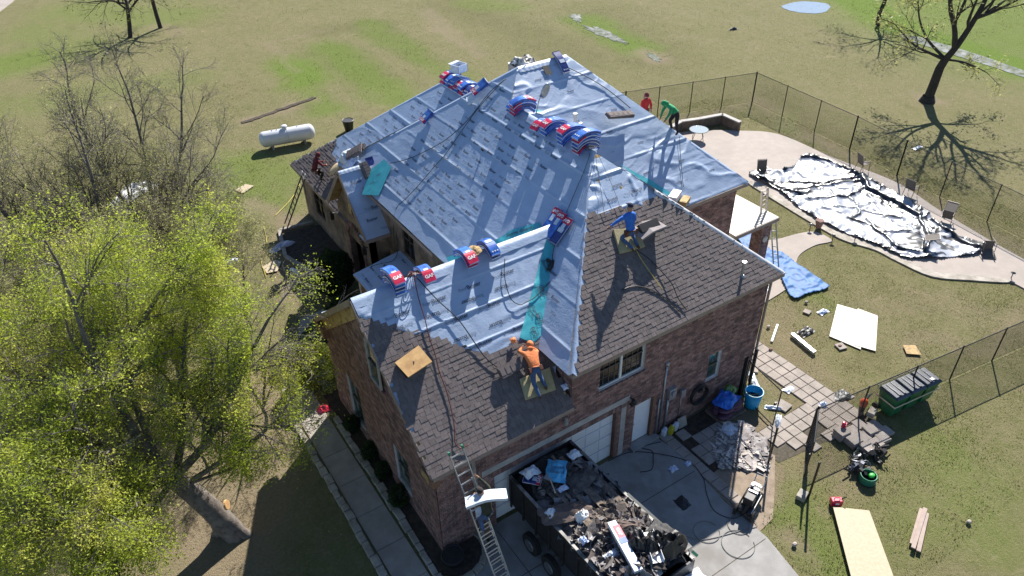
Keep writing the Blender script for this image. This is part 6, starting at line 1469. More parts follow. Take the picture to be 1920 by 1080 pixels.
def post_item(name, label, cat, a, b, w, h, mat, z=.06): 
    A = Vector(g(*a, z)); B = Vector(g(*b, z)); r = thing(name, label, cat, (*((A+B)/2).to_tuple()[:2], 0)); MB().beam(A, B, w, h).build('bar', mat, r, bev=.008); return r
r = post_item('metal_roll', 'silver roll of flashing lying on the lawn', 'metal roll', (1485, 627), (1527, 662), .16, .16, m_alu, .1); [MB().torus(Vector(g(1485+42*t, 627+35*t, .1)), .09, .008, (1, -.2, 0), 12, 4).build('band', m_metal, r) for t in (.1, .9)]
post_item('white_strip', 'thin white trim strip on the lawn near the downspout', 'trim strip', (1458, 608), (1447, 640), .09, .03, m_white)
for k, (a, b) in enumerate((((1735, 953), (1712, 1028)), ((1728, 954), (1709, 1020)), ((1738, 962), (1722, 1034)))): post_item('beige_plank', ('topmost', 'left', 'right')[k]+' plank of the short beige stack on the lawn', 'plank', a, b, .13, .05, M('beige_plank', (.42, .33, .28), (.36, .28, .24), 4, .8), .10 if k else .15)
for k, (x, y, s, lab) in enumerate(((1513, 586, .3, 'square paver lying alone north of the flashing roll'), (1576, 651, .38, 'square paver below the pale panels'), (1414, 695, .3, 'loose paver beside the house corner'), (1468, 762, .5, 'grey flat slab between the gate and the path'))):
    p = g(x, y); r = thing('loose_paver', lab, 'paver', (p[0], p[1], 0)); MB(rotz(.3+k, (p[0], p[1], 0))).box((0, 0, .045), (s, s, .06)).build('slab', m_paver, r, bev=.01)
for x, y, lab in ((1512, 566, 'small pale stone north of the lone paver'), (1575, 648, 'dark red brick piece on the paver below the panels'), (1441, 612, 'small white stone near the trim strip'), (1445, 655, 'brown lump beside the paver path'), (1817, 978, 'curled white scrap far out on the lawn'), (1490, 1020, 'tiny stone on the bare lawn patch')):
    p = g(x, y, .08); o = MB().ell((p[0], p[1], .07), (.1, .08, .07), 7, 4).build('small_stone', m_stone if 'brick' not in lab and 'brown' not in lab else m_brick); tag(o, lab, 'stone')
def litter(lab, x, y, rx, ry, h, mat, seed, rot=0, z=.02, name='litter_scrap', cat='litter'): crumple(name, lab, None, rx, ry, h, mat, seed, T=rotz(rot, tuple(g(x, y, z))), cat=cat, n=10)
litter('dark blue and white wrapper lying north of the pale panels', 1543, 585, .26, .14, .1, m_plastb, 1)
litter('black crumpled glove pile left of the pale panels', 1511, 622, .38, .22, .12, m_black, 2, cat='gloves', name='work_gloves')
litter('curved strip of white sheeting on the ground by the barrel', 1413, 712, .5, .13, .12, m_plastic, 3, 1.0)
litter('white sheet scrap left of the gate post', 1452, 765, .35, .1, .1, m_plastic, 4, -.8); litter('white sheet scrap hanging low on the gate post', 1458, 790, .35, .12, .2, m_plastic, 5, .6)
litter('pale scrap on the paver path near the upper gate post', 1480, 730, .25, .15, .06, m_plastic, 6); litter('black mat edge sticking out beneath the fence', 1578, 744, .42, .26, .1, m_black, 7, cat='mat', name='rubber_mat')
litter('dark blue crumpled scrap on the paver path by the fence post', 1543, 760, .16, .16, .16, m_plastb, 8); litter('crumpled blue wrapper on the shaded drive', 1262, 879, .17, .12, .12, m_plastb, 9, z=.04)
litter('second blue wrapper near the paver strip', 1290, 869, .12, .1, .1, m_plastb, 10, z=.04); litter('black felt scrap on the shaded drive', 1280, 943, .2, .25, .04, m_black, 11, z=.04); litter('blue and purple wrapper on the lawn by the dark shrub', 530, 463, .7, .2, .25, m_plastb, 12, .2)
litter('white pipe shaped scrap behind the shrub', 553, 508, .12, .35, .12, m_plastic, 13, .3); litter('pale grey scrap on the lawn under the trees', 430, 490, .4, .2, .08, m_plastic, 14); litter('torn sheets dropped by the porch', 1430, 545, .5, .2, .1, m_plastic, 15)
litter('red and blue wrapper dropped in the west bed', 606, 768, .25, .2, .2, m_red, 16); litter('white wrapper caught in the west hedge', 615, 700, .25, .2, .2, m_plastic, 17, z=.3)
litter('pale scrap lying on the field past the fence', 1720, 277, .4, .12, .05, m_plastic, 18); litter('dark weed clump in the field', 1375, 55, .4, .2, .2, m_black, 19, name='weed_clump', cat='weeds')
# rubble patch between the drive and the gate
V, FF, nv = [], [], 0; R_ = random.Random(21); mi = []
for k in range(1100):
    x, y = g(R_.uniform(1338, 1442), R_.uniform(795, 880))[:2]
    if not inpoly(np.array([[x, y]]), gl([(1345, 790), (1400, 790), (1445, 850), (1438, 900), (1375, 905), (1338, 860)]))[0]: continue
    s = R_.uniform(.02, .10) if R_.random() < .93 else R_.uniform(.15, .26); E = Euler((R_.gauss(0, .25), R_.gauss(0, .25), R_.uniform(0, 6))).to_matrix(); c = Vector((x, y, .03+R_.uniform(0, .05)))
    q = [c+E @ Vector((a*s*R_.uniform(.5, 1), b*s*R_.uniform(.4, .9), 0)) for a, b in ((-1, -1), (1, -1), (1, 1), (-1, 1))]; V += [tuple(p) for p in q]; FF.append((nv, nv+1, nv+2, nv+3)); nv += 4; mi.append(0 if R_.random() < .68 else 1)
o = npmesh('broken_sheeting', np.array(V), np.array(FF), [M('pale_shards', (.50, .45, .42), (.36, .32, .29), 7, .85, isl=.35), M('slate_shards', (.22, .20, .20), (.14, .13, .13), 6, .8, isl=.3)], kind='stuff', mi=mi); o.modifiers.new('t', 'SOLIDIFY').thickness = .012; tag(o, 'pale broken scraps spread on the bare ground by the gate', 'rubble')
for k, (x, y, rx, ry, lab) in enumerate(((1395, 815, .5, .3, 'large grey shingle sheet on the pale rubble'), (1425, 840, .55, .28, 'second grey sheet beside the path edge'), (1368, 805, .3, .3, 'light sheet scrap nearest the barrel'))): litter(lab, x, y, rx, ry, .05, m_scrapb if k < 2 else m_plastic, 40+k, .8*k, .06, 'sheet_scrap', 'sheet')

# blue barrel, bags on pallet, hose reel, jugs by the wall
def barrel(name, label, x, y, r0, r1, h, mat, inner=None, z=0):
    r = thing(name, label, 'barrel', (x, y, z)); pts = [(0, 0), (r0, 0), (r1, h), (r1-.02, h), (r0-.02, .04), (0, .04)]; n = 24; V = []; F = []
    for (rr, zz) in pts[1:5]: V += [(x+rr*cos(2*pi*k/n), y+rr*sin(2*pi*k/n), z+zz) for k in range(n)]
    for i in range(3): F += [(i*n+k, i*n+(k+1) % n, (i+1)*n+(k+1) % n, (i+1)*n+k) for k in range(n)]
    npmesh('wall', np.array(V), np.array(F), mat, r, smooth=True); MB().torus((x, y, z+h), r1, .018, (0, 0, 1), 24, 6).build('rim', M('rim_pale', (.5, .75, .85), rough=.4), r, smooth=True)
    MB().cyl((x, y, z+h*.55), (x, y, z+h*.56), r0*1.05, n=20).build('fill', inner or mat, r); return r
br = barrel('blue_barrel', 'bright blue open topped barrel at the house corner', 13.15, -.95, .27, .34, .72, M('barrel_cyan', (.01, .34, .62), (.01, .30, .56), 3, .4), m_black)
MB().tube([(12.95, -.75, .68), (13.1, -.9, .5), (13.3, -1.15, .69)], .02, 6).build('stick', m_black, br)
pl_ = thing('bag_pallet', 'stack of maroon bags under a blue sack by the brick wall', 'bags', (12.0, -.75, 0))
R_ = random.Random(5)
m_bagm = M('maroon_bag', (.10, .035, .06), (.07, .03, .07), 3, .5)
for k in range(9): MB(rotz(R_.uniform(-.15, .15), (11.75+.5*(k % 2), -.55-.32*((k//2) % 2)+.0, .22+.15*(k//3)))).ell((0, 0, 0), (.36, .24, .10), 12, 7).build('bag', m_bagm, pl_, smooth=True)
MB().bx((11.4, -1.1, .0), (12.7, -.2, .12)).build('pallet', m_oldw, pl_)
crumple('blue_sack', 'blue printed sack on top of the maroon bags', None, .5, .36, .22, M('sack_blue', (.02, .12, .55), (.03, .2, .65), 6, .35), 33, T=rotz(.3, (11.95, -.62, .68)), cat='sack')
crumple('green_sack', 'green printed sack behind the blue one', None, .3, .22, .2, M('sack_green', (.05, .22, .08), (.25, .3, .1), 6, .4), 34, T=rotz(.3, (12.45, -.35, .66)), cat='sack')
hr = thing('hose_loop', 'black garden hose coiled in loops on the wall', 'hose', (10.95, -.15, 1.1)); b = MB()
for k in range(9): b.torus((10.95+.02*R_.uniform(-1, 1), -.10-.015*k, 1.12+.03*R_.uniform(-1, 1)), .42+.02*R_.uniform(-1.6, 1.6), .018, (.05*R_.uniform(-1, 1), 1, .05*R_.uniform(-1, 1)), 26, 6)
b.build('coils', m_hose_b, hr, smooth=True); MB().box((10.95, -.12, 1.35), (.2, .24, .1)).build('hanger', m_black, hr)
def jug(lab, x, y, mat, h=.34): r = thing('plastic_jug', lab, 'jug', (x, y, 0)); MB(rotz(.4, (x, y, .03))).bx((-.13, -.09, 0), (.13, .09, h)).build('body', mat, r, bev=.04); MB().cyl((x+.07, y, h), (x+.07, y, h+.07), .03, n=8).build('cap', m_white_print, r); MB().tube([(x-.08, y, h+.0), (x-.06, y, h+.07), (x+.04, y, h+.05)], .012, 6).build('handle', mat, r)
jug('yellow plastic jug at the foot of the brick wall', 9.55, -.3, M('jug_yellow', (.42, .38, .02), rough=.4)); jug('white plastic jug next to the yellow one', 9.82, -.25, m_plastic, .3); jug('pale jug left of the yellow one', 9.3, -.2, m_plastic, .28)
r = thing('leaning_slab', 'grey slab leaning against the wall by the jugs', 'slab', (10.1, -.2, 0)); MB(frame((10.15, -.25, .22), (1, 0, 0), (0, -1, .35))).box((0, 0, 0), (.4, .42, .05)).build('slab', m_stone, r, bev=.01)
r = thing('standing_plank', 'old plank and a pale cloth leaning on the wall behind the ladder', 'plank', (1.35, -.2, 0)); MB().beam((1.35, -.3, 0), (1.3, -.05, 3.9), .12, .03, up=(0, 1, 0)).build('board', m_oldw2, r); MB().beam((1.55, -.3, 0), (1.5, -.1, 1.3), .3, .03, up=(0, 1, 0)).build('board', m_cedar, r)
crumple('pale_cloth', 'pale blue cloth hung on the plank by the ladder', None, .14, .28, .1, m_plastic, 35, T=frame((1.32, -.2, 1.5), (1, 0, 0), (0, -1, .2)), cat='cloth')
pot = thing('planter_pot', 'dark round planter at the near house corner', 'pot', (.15, -.45, 0)); MB().cyl((.15, -.45, 0), (.15, -.45, .35), .26, .36, 22).build('pot_body', m_black, pot); MB().torus((.15, -.45, .35), .35, .03).build('rim', m_black, pot); MB().cyl((.15, -.45, .3), (.15, -.45, .32), .33, n=20).build('soil', m_soil, pot)
# paver stack on the path end
ps = thing('paver_stack', None, 'pavers', (15.3, -4.2, 0)); tag(ps, 'stacked leftover pavers at the end of the paver path', 'pavers')
R_ = random.Random(8)
for (x, y, n_) in ((14.55, -3.95, 5), (14.62, -4.42, 4), (14.75, -4.9, 4), (15.2, -4.95, 3), (15.65, -4.9, 3), (16.05, -4.75, 2), (15.1, -4.5, 3), (15.55, -4.45, 4), (16.0, -4.35, 2), (15.1, -4.05, 2), (15.55, -4.0, 2)):
    for k in range(n_):
        o = link('paver', pm, ps, (x-15.3+R_.uniform(-.02, .02), y+4.2+R_.uniform(-.02, .02), .06+.065*k)); o.rotation_euler = (0, 0, -.12+R_.uniform(-.04, .04)+(R_.choice((0, pi/2))))
MB(rotz(.3, (16.3, -3.95, .0))).box((0, 0, .28), (.4, .26, .22)).build('wall_block', m_stone, ps, bev=.02)
r = thing('red_box_cutter', 'red cap shaped box on the paver stack', 'box', (14.75, -3.85, .36)); MB(rotz(.4, (14.75, -3.85, .38))).box((0, 0, .06), (.2, .16, .13)).ell((0, .02, .14), (.1, .08, .05)).build('box_body', m_red, r, bev=.02)
# tool pile, hose reel
def toolpile(lab, x, y, seed, mats, n=14, s=.34, h=.3, name='tool_bag', cat='tool bag', rr=.5):
    p = g(x, y); r = thing(name, lab, cat, (p[0], p[1], 0)); R_ = random.Random(seed)
    for k in range(n):
        c = Vector((p[0]+R_.uniform(-s, s), p[1]+R_.uniform(-s, s)*.8, R_.uniform(.05, h))); b = MB()
        t = R_.random()
        if t < .4: b.box(c, (R_.uniform(.08, .3), R_.uniform(.06, .2), R_.uniform(.05, .16)), R=Euler((R_.uniform(-.5, .5), R_.uniform(-.5, .5), R_.uniform(0, 3))).to_matrix())
        elif t < .75: b.torus(c, R_.uniform(.08, .18), R_.uniform(.012, .03), (R_.uniform(-1, 1), R_.uniform(-1, 1), 1), 12, 5)
        else: b.cyl(c, c+Vector((R_.uniform(-.25, .25), R_.uniform(-.25, .25), R_.uniform(0, .2))), R_.uniform(.02, .06))
        b.build(R_.choice(('strap', 'pouch', 'handle', 'case')), R_.choice(mats), r)
    return r
toolpile('heap of harness straps and tools beside the paver stack', 1648, 858, 1, [m_black, m_black, m_metal, m_hair], 20, .32, .3)
toolpile('dark tool bag with silver parts near the hose reel', 1608, 868, 2, [m_black, m_black, m_metal, M('camo', (.12, .13, .10), (.03, .03, .03), 20, .8)], 16, .3, .25)
toolpile('grey speckled tool sack behind the green hose reel', 1612, 885, 3, [M('sack_grey', (.12, .12, .16), (.4, .4, .45), 14, .7), m_black, m_black], 18, .34, .32)
p = g(1625, 902); hr = thing('hose_reel', 'green hose reel with a bright green hub on the lawn', 'hose reel', (p[0], p[1], 0)); b = MB()
for k in range(8): b.torus((p[0], p[1], .06+.035*k), .27-.006*(k % 3), .022, (0, 0, 1), 26, 6)
b.build('coil', M('hose_green', (.012, .12, .07), (.02, .2, .1), 5, .4), hr, smooth=True); MB().cyl((p[0], p[1], .02), (p[0], p[1], .05), .3, n=20).build('plate', m_black, hr); MB().ell((p[0]+.08, p[1]-.06, .3), (.13, .1, .06)).build('hub', M('hub_green', (.05, .45, .06), rough=.4), hr, smooth=True)
# red fuel can
p = g(1566, 946); fc = thing('fuel_can', 'red fuel can with a black spout at the sheet corner', 'fuel can', (p[0], p[1], 0)); T = rotz(-.6, (p[0], p[1], .02))
MB(T).bx((-.19, -.11, 0), (.19, .11, .26)).build('body', m_red, fc, bev=.03); MB(T).tube([(-.1, 0, .26), (-.08, 0, .33), (.08, 0, .33), (.1, 0, .26)], .015, 6).build('handle', m_red, fc); MB(T).tube([(.15, 0, .26), (.22, 0, .34), (.3, 0, .38)], .018, 6).build('spout', m_black, fc); MB(T).box((0, -.113, .14), (.12, .004, .08)).build('label_plate', m_white_print, fc)
# compressor
cp = thing('air_compressor', 'black wheeled air compressor with silver engine at the drive edge', 'compressor', (9.42, -4.22, 0)); T = rotz(.36, (9.42, -4.22, 0))
for s_ in (-1, 1): MB(T).tube([(-.55, s_*.17, .26), (-.5, s_*.17, .26), (.5, s_*.17, .26), (.55, s_*.17, .26)], [.05, .12, .12, .05], 12).build('tank', m_trl, cp, smooth=True)
MB(T).box((.05, 0, .42), (.75, .4, .03)).build('deck_plate', m_trl, cp)
e = MB(T).box((-.18, 0, .58), (.32, .34, .3)).build('engine', m_black, cp, bev=.03)
for k in range(5): MB(T).box((.12+.09*k, 0, .56), (.05, .3, .24-.02*k)).build('cooling_fin', m_alu if k % 2 == 0 else m_black, e)
MB(T).box((.5, .02, .6), (.1, .26, .1)).build('muffler', m_alu, e, bev=.01); MB(T).tube([(.6, -.17, .35), (.9, -.17, .75), (.9, .17, .75), (.6, .17, .35)], .02, 8).build('handle', m_alu, cp); MB(T).cyl((-.5, -.32, .22), (-.5, -.24, .22), .2, n=18).build('wheel', m_tyre, cp); MB(T).cyl((-.5, .24, .22), (-.5, .32, .22), .2, n=18).build('wheel', m_tyre, cp)
MB(T).box((-.1, -.24, .35), (.9, .02, .16)).build('belt_guard', M('guard_white', (.7, .7, .7), rough=.5), cp); MB(T).box((.35, .12, .72), (.14, .1, .06)).build('fuel_cap', m_white_print, e)
# hoses on the drive
def gnd(pts, z=.05): return [g(x, y, z) for x, y in pts]
hose('air_hose', 'black hose snaking from the side door across the shaded drive', gnd([(1240, 828), (1215, 834), (1203, 840), (1222, 845), (1225, 860), (1222, 880), (1200, 885)]), .013, m_hose_b)
hose('air_hose', 'thin dark hose curving from the door along the drive to the compressor', gnd([(1140, 865), (1180, 848), (1230, 850), (1290, 865), (1318, 895), (1325, 925), (1340, 958), (1375, 972), (1400, 960)]), .012, m_hose_b)
for k, (x, y, r_) in enumerate(((1325, 997, .42), (1384, 1020, .52), (1385, 985, .35))):
    c = g(x, y, .05); o = MB().torus((c[0], c[1], .05), r_, .011, (0, 0, 1), 30, 5, 0, 2*pi*.93).build('hose_ring', m_hose_g); tag(o, ('half open hose ring at the shadow edge on the drive', 'largest hose ring in the sun on the drive', 'small hose ring beside the compressor')[k], 'hose')
hose('air_hose', 'grey hose trailing from the trailer over the sunlit drive', gnd([(1285, 1005), (1310, 1012), (1340, 1008), (1370, 1000), (1400, 992), (1420, 985), (1405, 965)]), .012, m_hose_g)
hose('garden_cord', 'yellow cord curving over the lawn to the grey ladder', gnd([(515, 405), (535, 385), (548, 370), (560, 350)])+gnd([(562, 340)]), .012, m_yel, 'cord'); hose('garden_cord', 'yellow cord lying in the dirt under the trees', gnd([(495, 425), (500, 450), (497, 470), (490, 490), (500, 520)]), .012, m_yel, 'cord')
# ------------------------------------------------------------------ pool cover, tarp, chairs
m_silver = M('silver_cover', (.74, .76, .80), (.66, .68, .72), 3, .32, spec=.8); m_coverb = M('cover_black', (.012, .012, .014), (.03, .03, .035), 6, .35, spec=.7)
def cloth(name, label, cat, px, hf, mats, step=.1, mif=None, smooth=True, z0=.06, scale_edge=.5):
    poly = smooth_poly(gl(px), 6); P = np.array(poly); x0, y0 = P.min(0); x1, y1 = P.max(0); nx = int((x1-x0)/step)+2; ny = int((y1-y0)/step)+2; xs = x0+np.arange(nx)*step; ys = y0+np.arange(ny)*step; X, Y = np.meshgrid(xs, ys)
    ins = inpoly(np.stack([X, Y], -1), poly); Z = z0+hf(X, Y); i = np.arange(ny-1)[:, None]*nx+np.arange(nx-1)[None]; ok = ins[:-1, :-1] & ins[1:, :-1] & ins[:-1, 1:] & ins[1:, 1:]
    Fq = np.stack([i, i+1, i+nx+1, i+nx], -1)[ok]; mi = None
    if mif is not None: C_ = (X[:-1, :-1]+X[1:, 1:])/2; D_ = (Y[:-1, :-1]+Y[1:, 1:])/2; mi = mif(C_, D_)[ok].astype(int)
    used = np.unique(Fq); mp = np.full(X.size, -1); mp[used] = np.arange(len(used)); V = np.stack([X, Y, Z], -1).reshape(-1, 3)[used]
    o = npmesh(name, V, mp[Fq], mats, smooth=smooth, mi=mi); o.modifiers.new('t', 'SOLIDIFY').thickness = .02; return tag(o, label, cat)
cov_px = [(1403, 330), (1420, 322), (1475, 322), (1500, 300), (1518, 293), (1545, 306), (1605, 328), (1650, 350), (1700, 375), (1745, 410), (1775, 440), (1850, 458), (1842, 470), (1822, 482), (1750, 488), (1700, 488), (1670, 476), (1640, 462), (1560, 430), (1500, 395), (1465, 365), (1440, 350)]
def lines(X, Y, seglist, w):
    r = np.zeros_like(X)
    for pts, a in seglist: r = np.maximum(r, a*np.exp(-(near_d(X, Y, gl(pts))/w)**2))
    return r
def near_d(X, Y, pts):
    d = np.full(X.shape, 1e9)
    for (x0, y0), (x1, y1) in zip(pts[:-1], pts[1:]):
        dx, dy = x1-x0, y1-y0; t = np.clip(((X-x0)*dx+(Y-y0)*dy)/(dx*dx+dy*dy+1e-9), 0, 1); d = np.minimum(d, np.hypot(X-x0-t*dx, Y-y0-t*dy))
    return d
folds = [([(1470, 325), (1490, 305), (1520, 300), (1560, 312), (1610, 332)], .9), ([(1480, 345), (1540, 348), (1610, 335)], .8), ([(1470, 362), (1530, 354), (1615, 340)], .7), ([(1517, 377), (1590, 373), (1620, 352)], .7), ([(1612, 335), (1625, 358), (1680, 385), (1720, 410)], 1.3), ([(1595, 375), (1615, 400), (1590, 415), (1640, 430)], .6),
         ([(1725, 375), (1720, 420), (1745, 455), (1735, 475)], .8), ([(1620, 400), (1690, 415)], .6), ([(1625, 415), (1660, 440), (1700, 440)], .6), ([(1415, 335), (1480, 360), (1505, 368)], .8), ([(1660, 345), (1650, 360)], .5), ([(1745, 420), (1770, 440), (1830, 470)], 1.0), ([(1640, 430), (1680, 470), (1720, 480)], .8), ([(1560, 393), (1600, 395), (1640, 385)], .5)]
R_ = random.Random(77); extra = []
for k in range(14):
    x = R_.uniform(1470, 1790); t = (x-1470)/320; y = 318+t*105+R_.uniform(-20, 62)*(1-.35*t); L_ = R_.uniform(18, 75); an = R_.choice((.25, .45, -.1, .7, .1))+R_.uniform(-.15, .15); bend = R_.uniform(-9, 9)
    extra.append(([(x-L_*cos(an)/2, y-L_*sin(an)*.5), (x, y+bend), (x+L_*cos(an)/2, y+L_*sin(an)*.5)], R_.uniform(.12, .4)))
def fold_field(X, Y):
    wx = (fbm(X*1.1, Y*1.1, 65, 3)-.47)*.55; wy = (fbm(X*1.1+9, Y*1.1, 66, 3)-.47)*.55; h = np.zeros_like(X); m = np.zeros_like(X)
    for pts, a in folds+extra:
        d = near_d(X+wx, Y+wy, gl(pts)); wv_ = .55+.9*vn(X*1.3, Y*1.3, 67)
        h = np.maximum(h, a*np.exp(-(d/(.10*wv_+.03))**2)); m = np.maximum(m, np.clip(1.5-d/(.025+.13*a*wv_**2), 0, 1)*min(1, a*1.9))
    return h, m
def cov_h(X, Y):
    w = fbm(X*.6, Y*.6, 61)*2.4; h, m = fold_field(X, Y)
    return .10*fbm(X*.9, Y*.9, 60)+.09*np.clip(ridge(X*.55+w*.6, Y*.75+w, 62)-.6, 0, 1)*2+.06*np.clip(ridge(X*1.9+w*1.5, Y*1.4-w, 63)-.55, 0, 1)*2+.17*h+.13*np.clip(ridge(X*2.3+w*2, Y*2.3, 64)-.4, 0, 1)*near_line(X, Y, gl(cov_px+[cov_px[0]]), .6)
def cov_mat():
    m = M('silver_black_cover', (.34, .36, .41), (.27, .29, .34), 1.2, .3, spec=.7); nt = m.node_tree; N = nt.nodes; L = nt.links; b = N['Principled BSDF']; a = N.new('ShaderNodeAttribute'); a.attribute_name = 'black_side'
    n = N.new('ShaderNodeTexNoise'); n.inputs['Scale'].default_value = 5; g_ = N.new('ShaderNodeNewGeometry'); L.new(g_.outputs['Position'], n.inputs['Vector'])
    s1 = N.new('ShaderNodeMath'); s1.operation = 'ADD'; L.new(a.outputs['Fac'], s1.inputs[0]); s2 = N.new('ShaderNodeMath'); s2.operation = 'MULTIPLY_ADD'; L.new(n.outputs[0], s2.inputs[0]); s2.inputs[1].default_value = .5; s2.inputs[2].default_value = -.25; L.new(s2.outputs[0], s1.inputs[1])
    r = N.new('ShaderNodeMapRange'); r.inputs[1].default_value = .45; r.inputs[2].default_value = .62; L.new(s1.outputs[0], r.inputs[0]); old = b.inputs['Base Color'].links[0].from_socket
    x = N.new('ShaderNodeMix'); x.data_type = 'RGBA'; L.new(r.outputs[0], x.inputs[0]); L.new(old, x.inputs[6]); x.inputs[7].default_value = (.014, .015, .018, 1); L.new(x.outputs[2], b.inputs['Base Color']); return m
cov = cloth('pool_cover', 'large silver and black crumpled cover spread over the pool', 'pool cover', cov_px, cov_h, cov_mat(), .065, None, smooth=True)
co_ = np.zeros(len(cov.data.vertices)*3, np.float32); cov.data.vertices.foreach_get('co', co_); co_ = co_.reshape(-1, 3); X_, Y_ = co_[:, 0].astype(float), co_[:, 1].astype(float)
_, mk_ = fold_field(X_, Y_); ed_ = near_d(X_, Y_, gl(cov_px+[cov_px[0]])); wv_ = fbm(X_*1.1, Y_*1.1, 73, 3)
mk_ = np.maximum(mk_, np.clip(1.4-ed_/(.85*np.clip(wv_-.33, 0.001, 1)), 0, 1)); zone_ = np.clip(1.6-near_d(X_, Y_, gl([(1700, 472), (1760, 455), (1825, 470)]))/1.1, 0, 1)*np.clip(ridge(X_*1.7+wv_*3, Y_*1.7, 78)*3-1.7, 0, 1); mk_ = np.maximum(mk_, zone_)
zone_ = np.clip(1.7-near_d(X_+.3*wv_, Y_-.3*wv_, gl([(1612, 335), (1632, 362), (1690, 392), (1725, 415), (1745, 450)]))/.42, 0, 1)*np.clip(ridge(X_*1.1+wv_*2, Y_*1.3, 80)*3-1.1, 0, 1); mk_ = np.maximum(mk_, zone_); zone_ = np.clip(1.6-near_d(X_, Y_, gl([(1405, 332), (1450, 350), (1500, 365)]))/.7, 0, 1)*np.clip(ridge(X_*1.9+wv_*3, Y_*1.9, 79)*3-1.5, 0, 1); mk_ = np.maximum(mk_, zone_)
at_ = cov.data.attributes.new('black_side', 'FLOAT', 'POINT'); at_.data.foreach_set('value', mk_.astype(np.float32))
m_tarp = M('blue_tarp', (.05, .165, .40), (.035, .12, .32), 3, .6, spec=.3)
def tarp_h(X, Y): w = fbm(X, Y, 81)*2; return .04*fbm(X*2, Y*2, 80)+.14*np.clip(ridge(X*.9+w, Y*1.6+w, 82)-.6, 0, 1)+.08*np.clip(ridge(X*2.6+w*1.5, Y*3.4-w, 83)-.5, 0, 1)
cloth('blue_tarp', 'crumpled blue tarp from the porch over the path onto the grass', 'tarp', [(1372, 430), (1400, 432), (1445, 470), (1470, 478), (1520, 515), (1556, 540), (1520, 552), (1488, 563), (1470, 540), (1455, 510), (1430, 495), (1395, 470)], tarp_h, [m_tarp], .06, smooth=True)
m_sling = M('chair_mesh', (.10, .085, .075), (.14, .12, .10), 20, .8); m_cfr = M('chair_frame', (.16, .14, .13), rough=.4, metal=.4)
def make_chair():
    r = thing('pool_chair', 'x', 'chair', (0, 0, 0), 'bronze mesh chairs around the pool')
    MB().box((0, 0, .42), (.5, .48, .02)).build('seat', m_sling, r); MB(Matrix.Translation((0, .28, .72)) @ Matrix.Rotation(-.25, 4, 'X')).box((0, 0, 0), (.5, .02, .62)).build('backrest', m_sling, r)
    for s_ in (-1, 1):
        f = MB(); f.tube([(s_*.27, -.26, 0), (s_*.27, -.24, .42), (s_*.27, -.22, .64), (s_*.27, .22, .66)], .018, 6); f.build('front_leg', m_cfr, r)
        MB().tube([(s_*.27, .30, 0), (s_*.27, .2, .42), (s_*.27, .38, 1.05)], .018, 6).build('rear_leg', m_cfr, r)
    MB().tube([(-.27, .38, 1.05), (.27, .38, 1.05)], .018, 6).build('top_rail', m_cfr, r); MB().tube([(-.27, -.24, .41), (.27, -.24, .41)], .016, 6).build('front_rail', m_cfr, r); MB().tube([(-.27, .22, .41), (.27, .22, .41)], .016, 6).build('rear_rail', m_cfr, r)
    return r
ch0 = make_chair()
for k, (x, y, e, lab) in enumerate(((1428, 335, (0, 0, -.5), 'mesh chair upright at the house end of the pool cover'), (1616, 318, (0, 0, 1.2), 'mesh chair on the far edge of the cover near its middle'), (1706, 365, (0, .0, 1.6), 'mesh chair on the far edge beyond the big dark fold'), (1770, 420, (1.4, 0, 1.9), 'toppled mesh chair on the far right of the cover'), (1843, 462, (-1.5, 0, 2.4), 'overturned mesh chair at the pointed end of the cover'), (1712, 460, (1.5, 0, .6), 'pale chair lying on the near part of the cover'))):
    o = ch0 if k == 0 else copy_tree(ch0); p = g(x, y, .1); o.location = (p[0], p[1], .1+(.3 if abs(e[0]) > 1 else .0)); o.rotation_euler = e; o['label'] = lab
# round glass table by the stone ledge
p = g(1308, 262); tb_ = thing('patio_table', 'round glass patio table in the walled corner of the deck', 'table', (p[0], p[1], 0)); MB().cyl((p[0], p[1], .7), (p[0], p[1], .72), .6, n=26).build('glass_top', M('table_glass', (.35, .40, .42), rough=.1, spec=.9), tb_); MB().torus((p[0], p[1], .71), .6, .02, (0, 0, 1), 26, 6).build('rim', m_cfr, tb_)
for a in range(4): MB().tube([(p[0]+.25*cos(a*pi/2), p[1]+.25*sin(a*pi/2), .7), (p[0]+.5*cos(a*pi/2), p[1]+.5*sin(a*pi/2), 0.03)], .02, 6).build('leg', m_cfr, tb_)
gw = thing('garden_wall', 'low curved stone wall with a pale cap behind the deck', 'wall', (28, 20, 0)); W_ = gl([(1245, 262), (1275, 245), (1310, 240), (1352, 232), (1385, 247)])
for k in range(len(W_)-1):
    a, b = W_[k], W_[k+1]; MB().beam((*a, .32), (*b, .32), .18, .64).build('wall_course', m_stonedark, gw); MB().beam((*a, .67), (*b, .67), .30, .07).build('cap_stone', m_lintel, gw)
for k, (x, y, lab) in enumerate(((1518, 432, 'small path light beside the pool border'), (1560, 452, 'path light by the curved path edge'), (1602, 452, 'path light on the near pool border'), (1534, 428, 'rust coloured planter by the path mouth'), (1895, 523, 'small dark lamp at the deck tip'))):
    p = g(x, y); r = thing('path_light' if k != 3 else 'rust_planter', lab, 'light' if k != 3 else 'planter', (p[0], p[1], 0))
    if k == 3: MB().cyl((p[0], p[1], 0), (p[0], p[1], .5), .12, .25, 5).build('pot_body', m_brick, r)
    else: MB().cyl((p[0], p[1], 0), (p[0], p[1], .35), .02, n=6).build('stake', m_black, r); MB().cyl((p[0], p[1], .35), (p[0], p[1], .42), .12, .03, 10).build('lamp_cap', m_cfr, r)
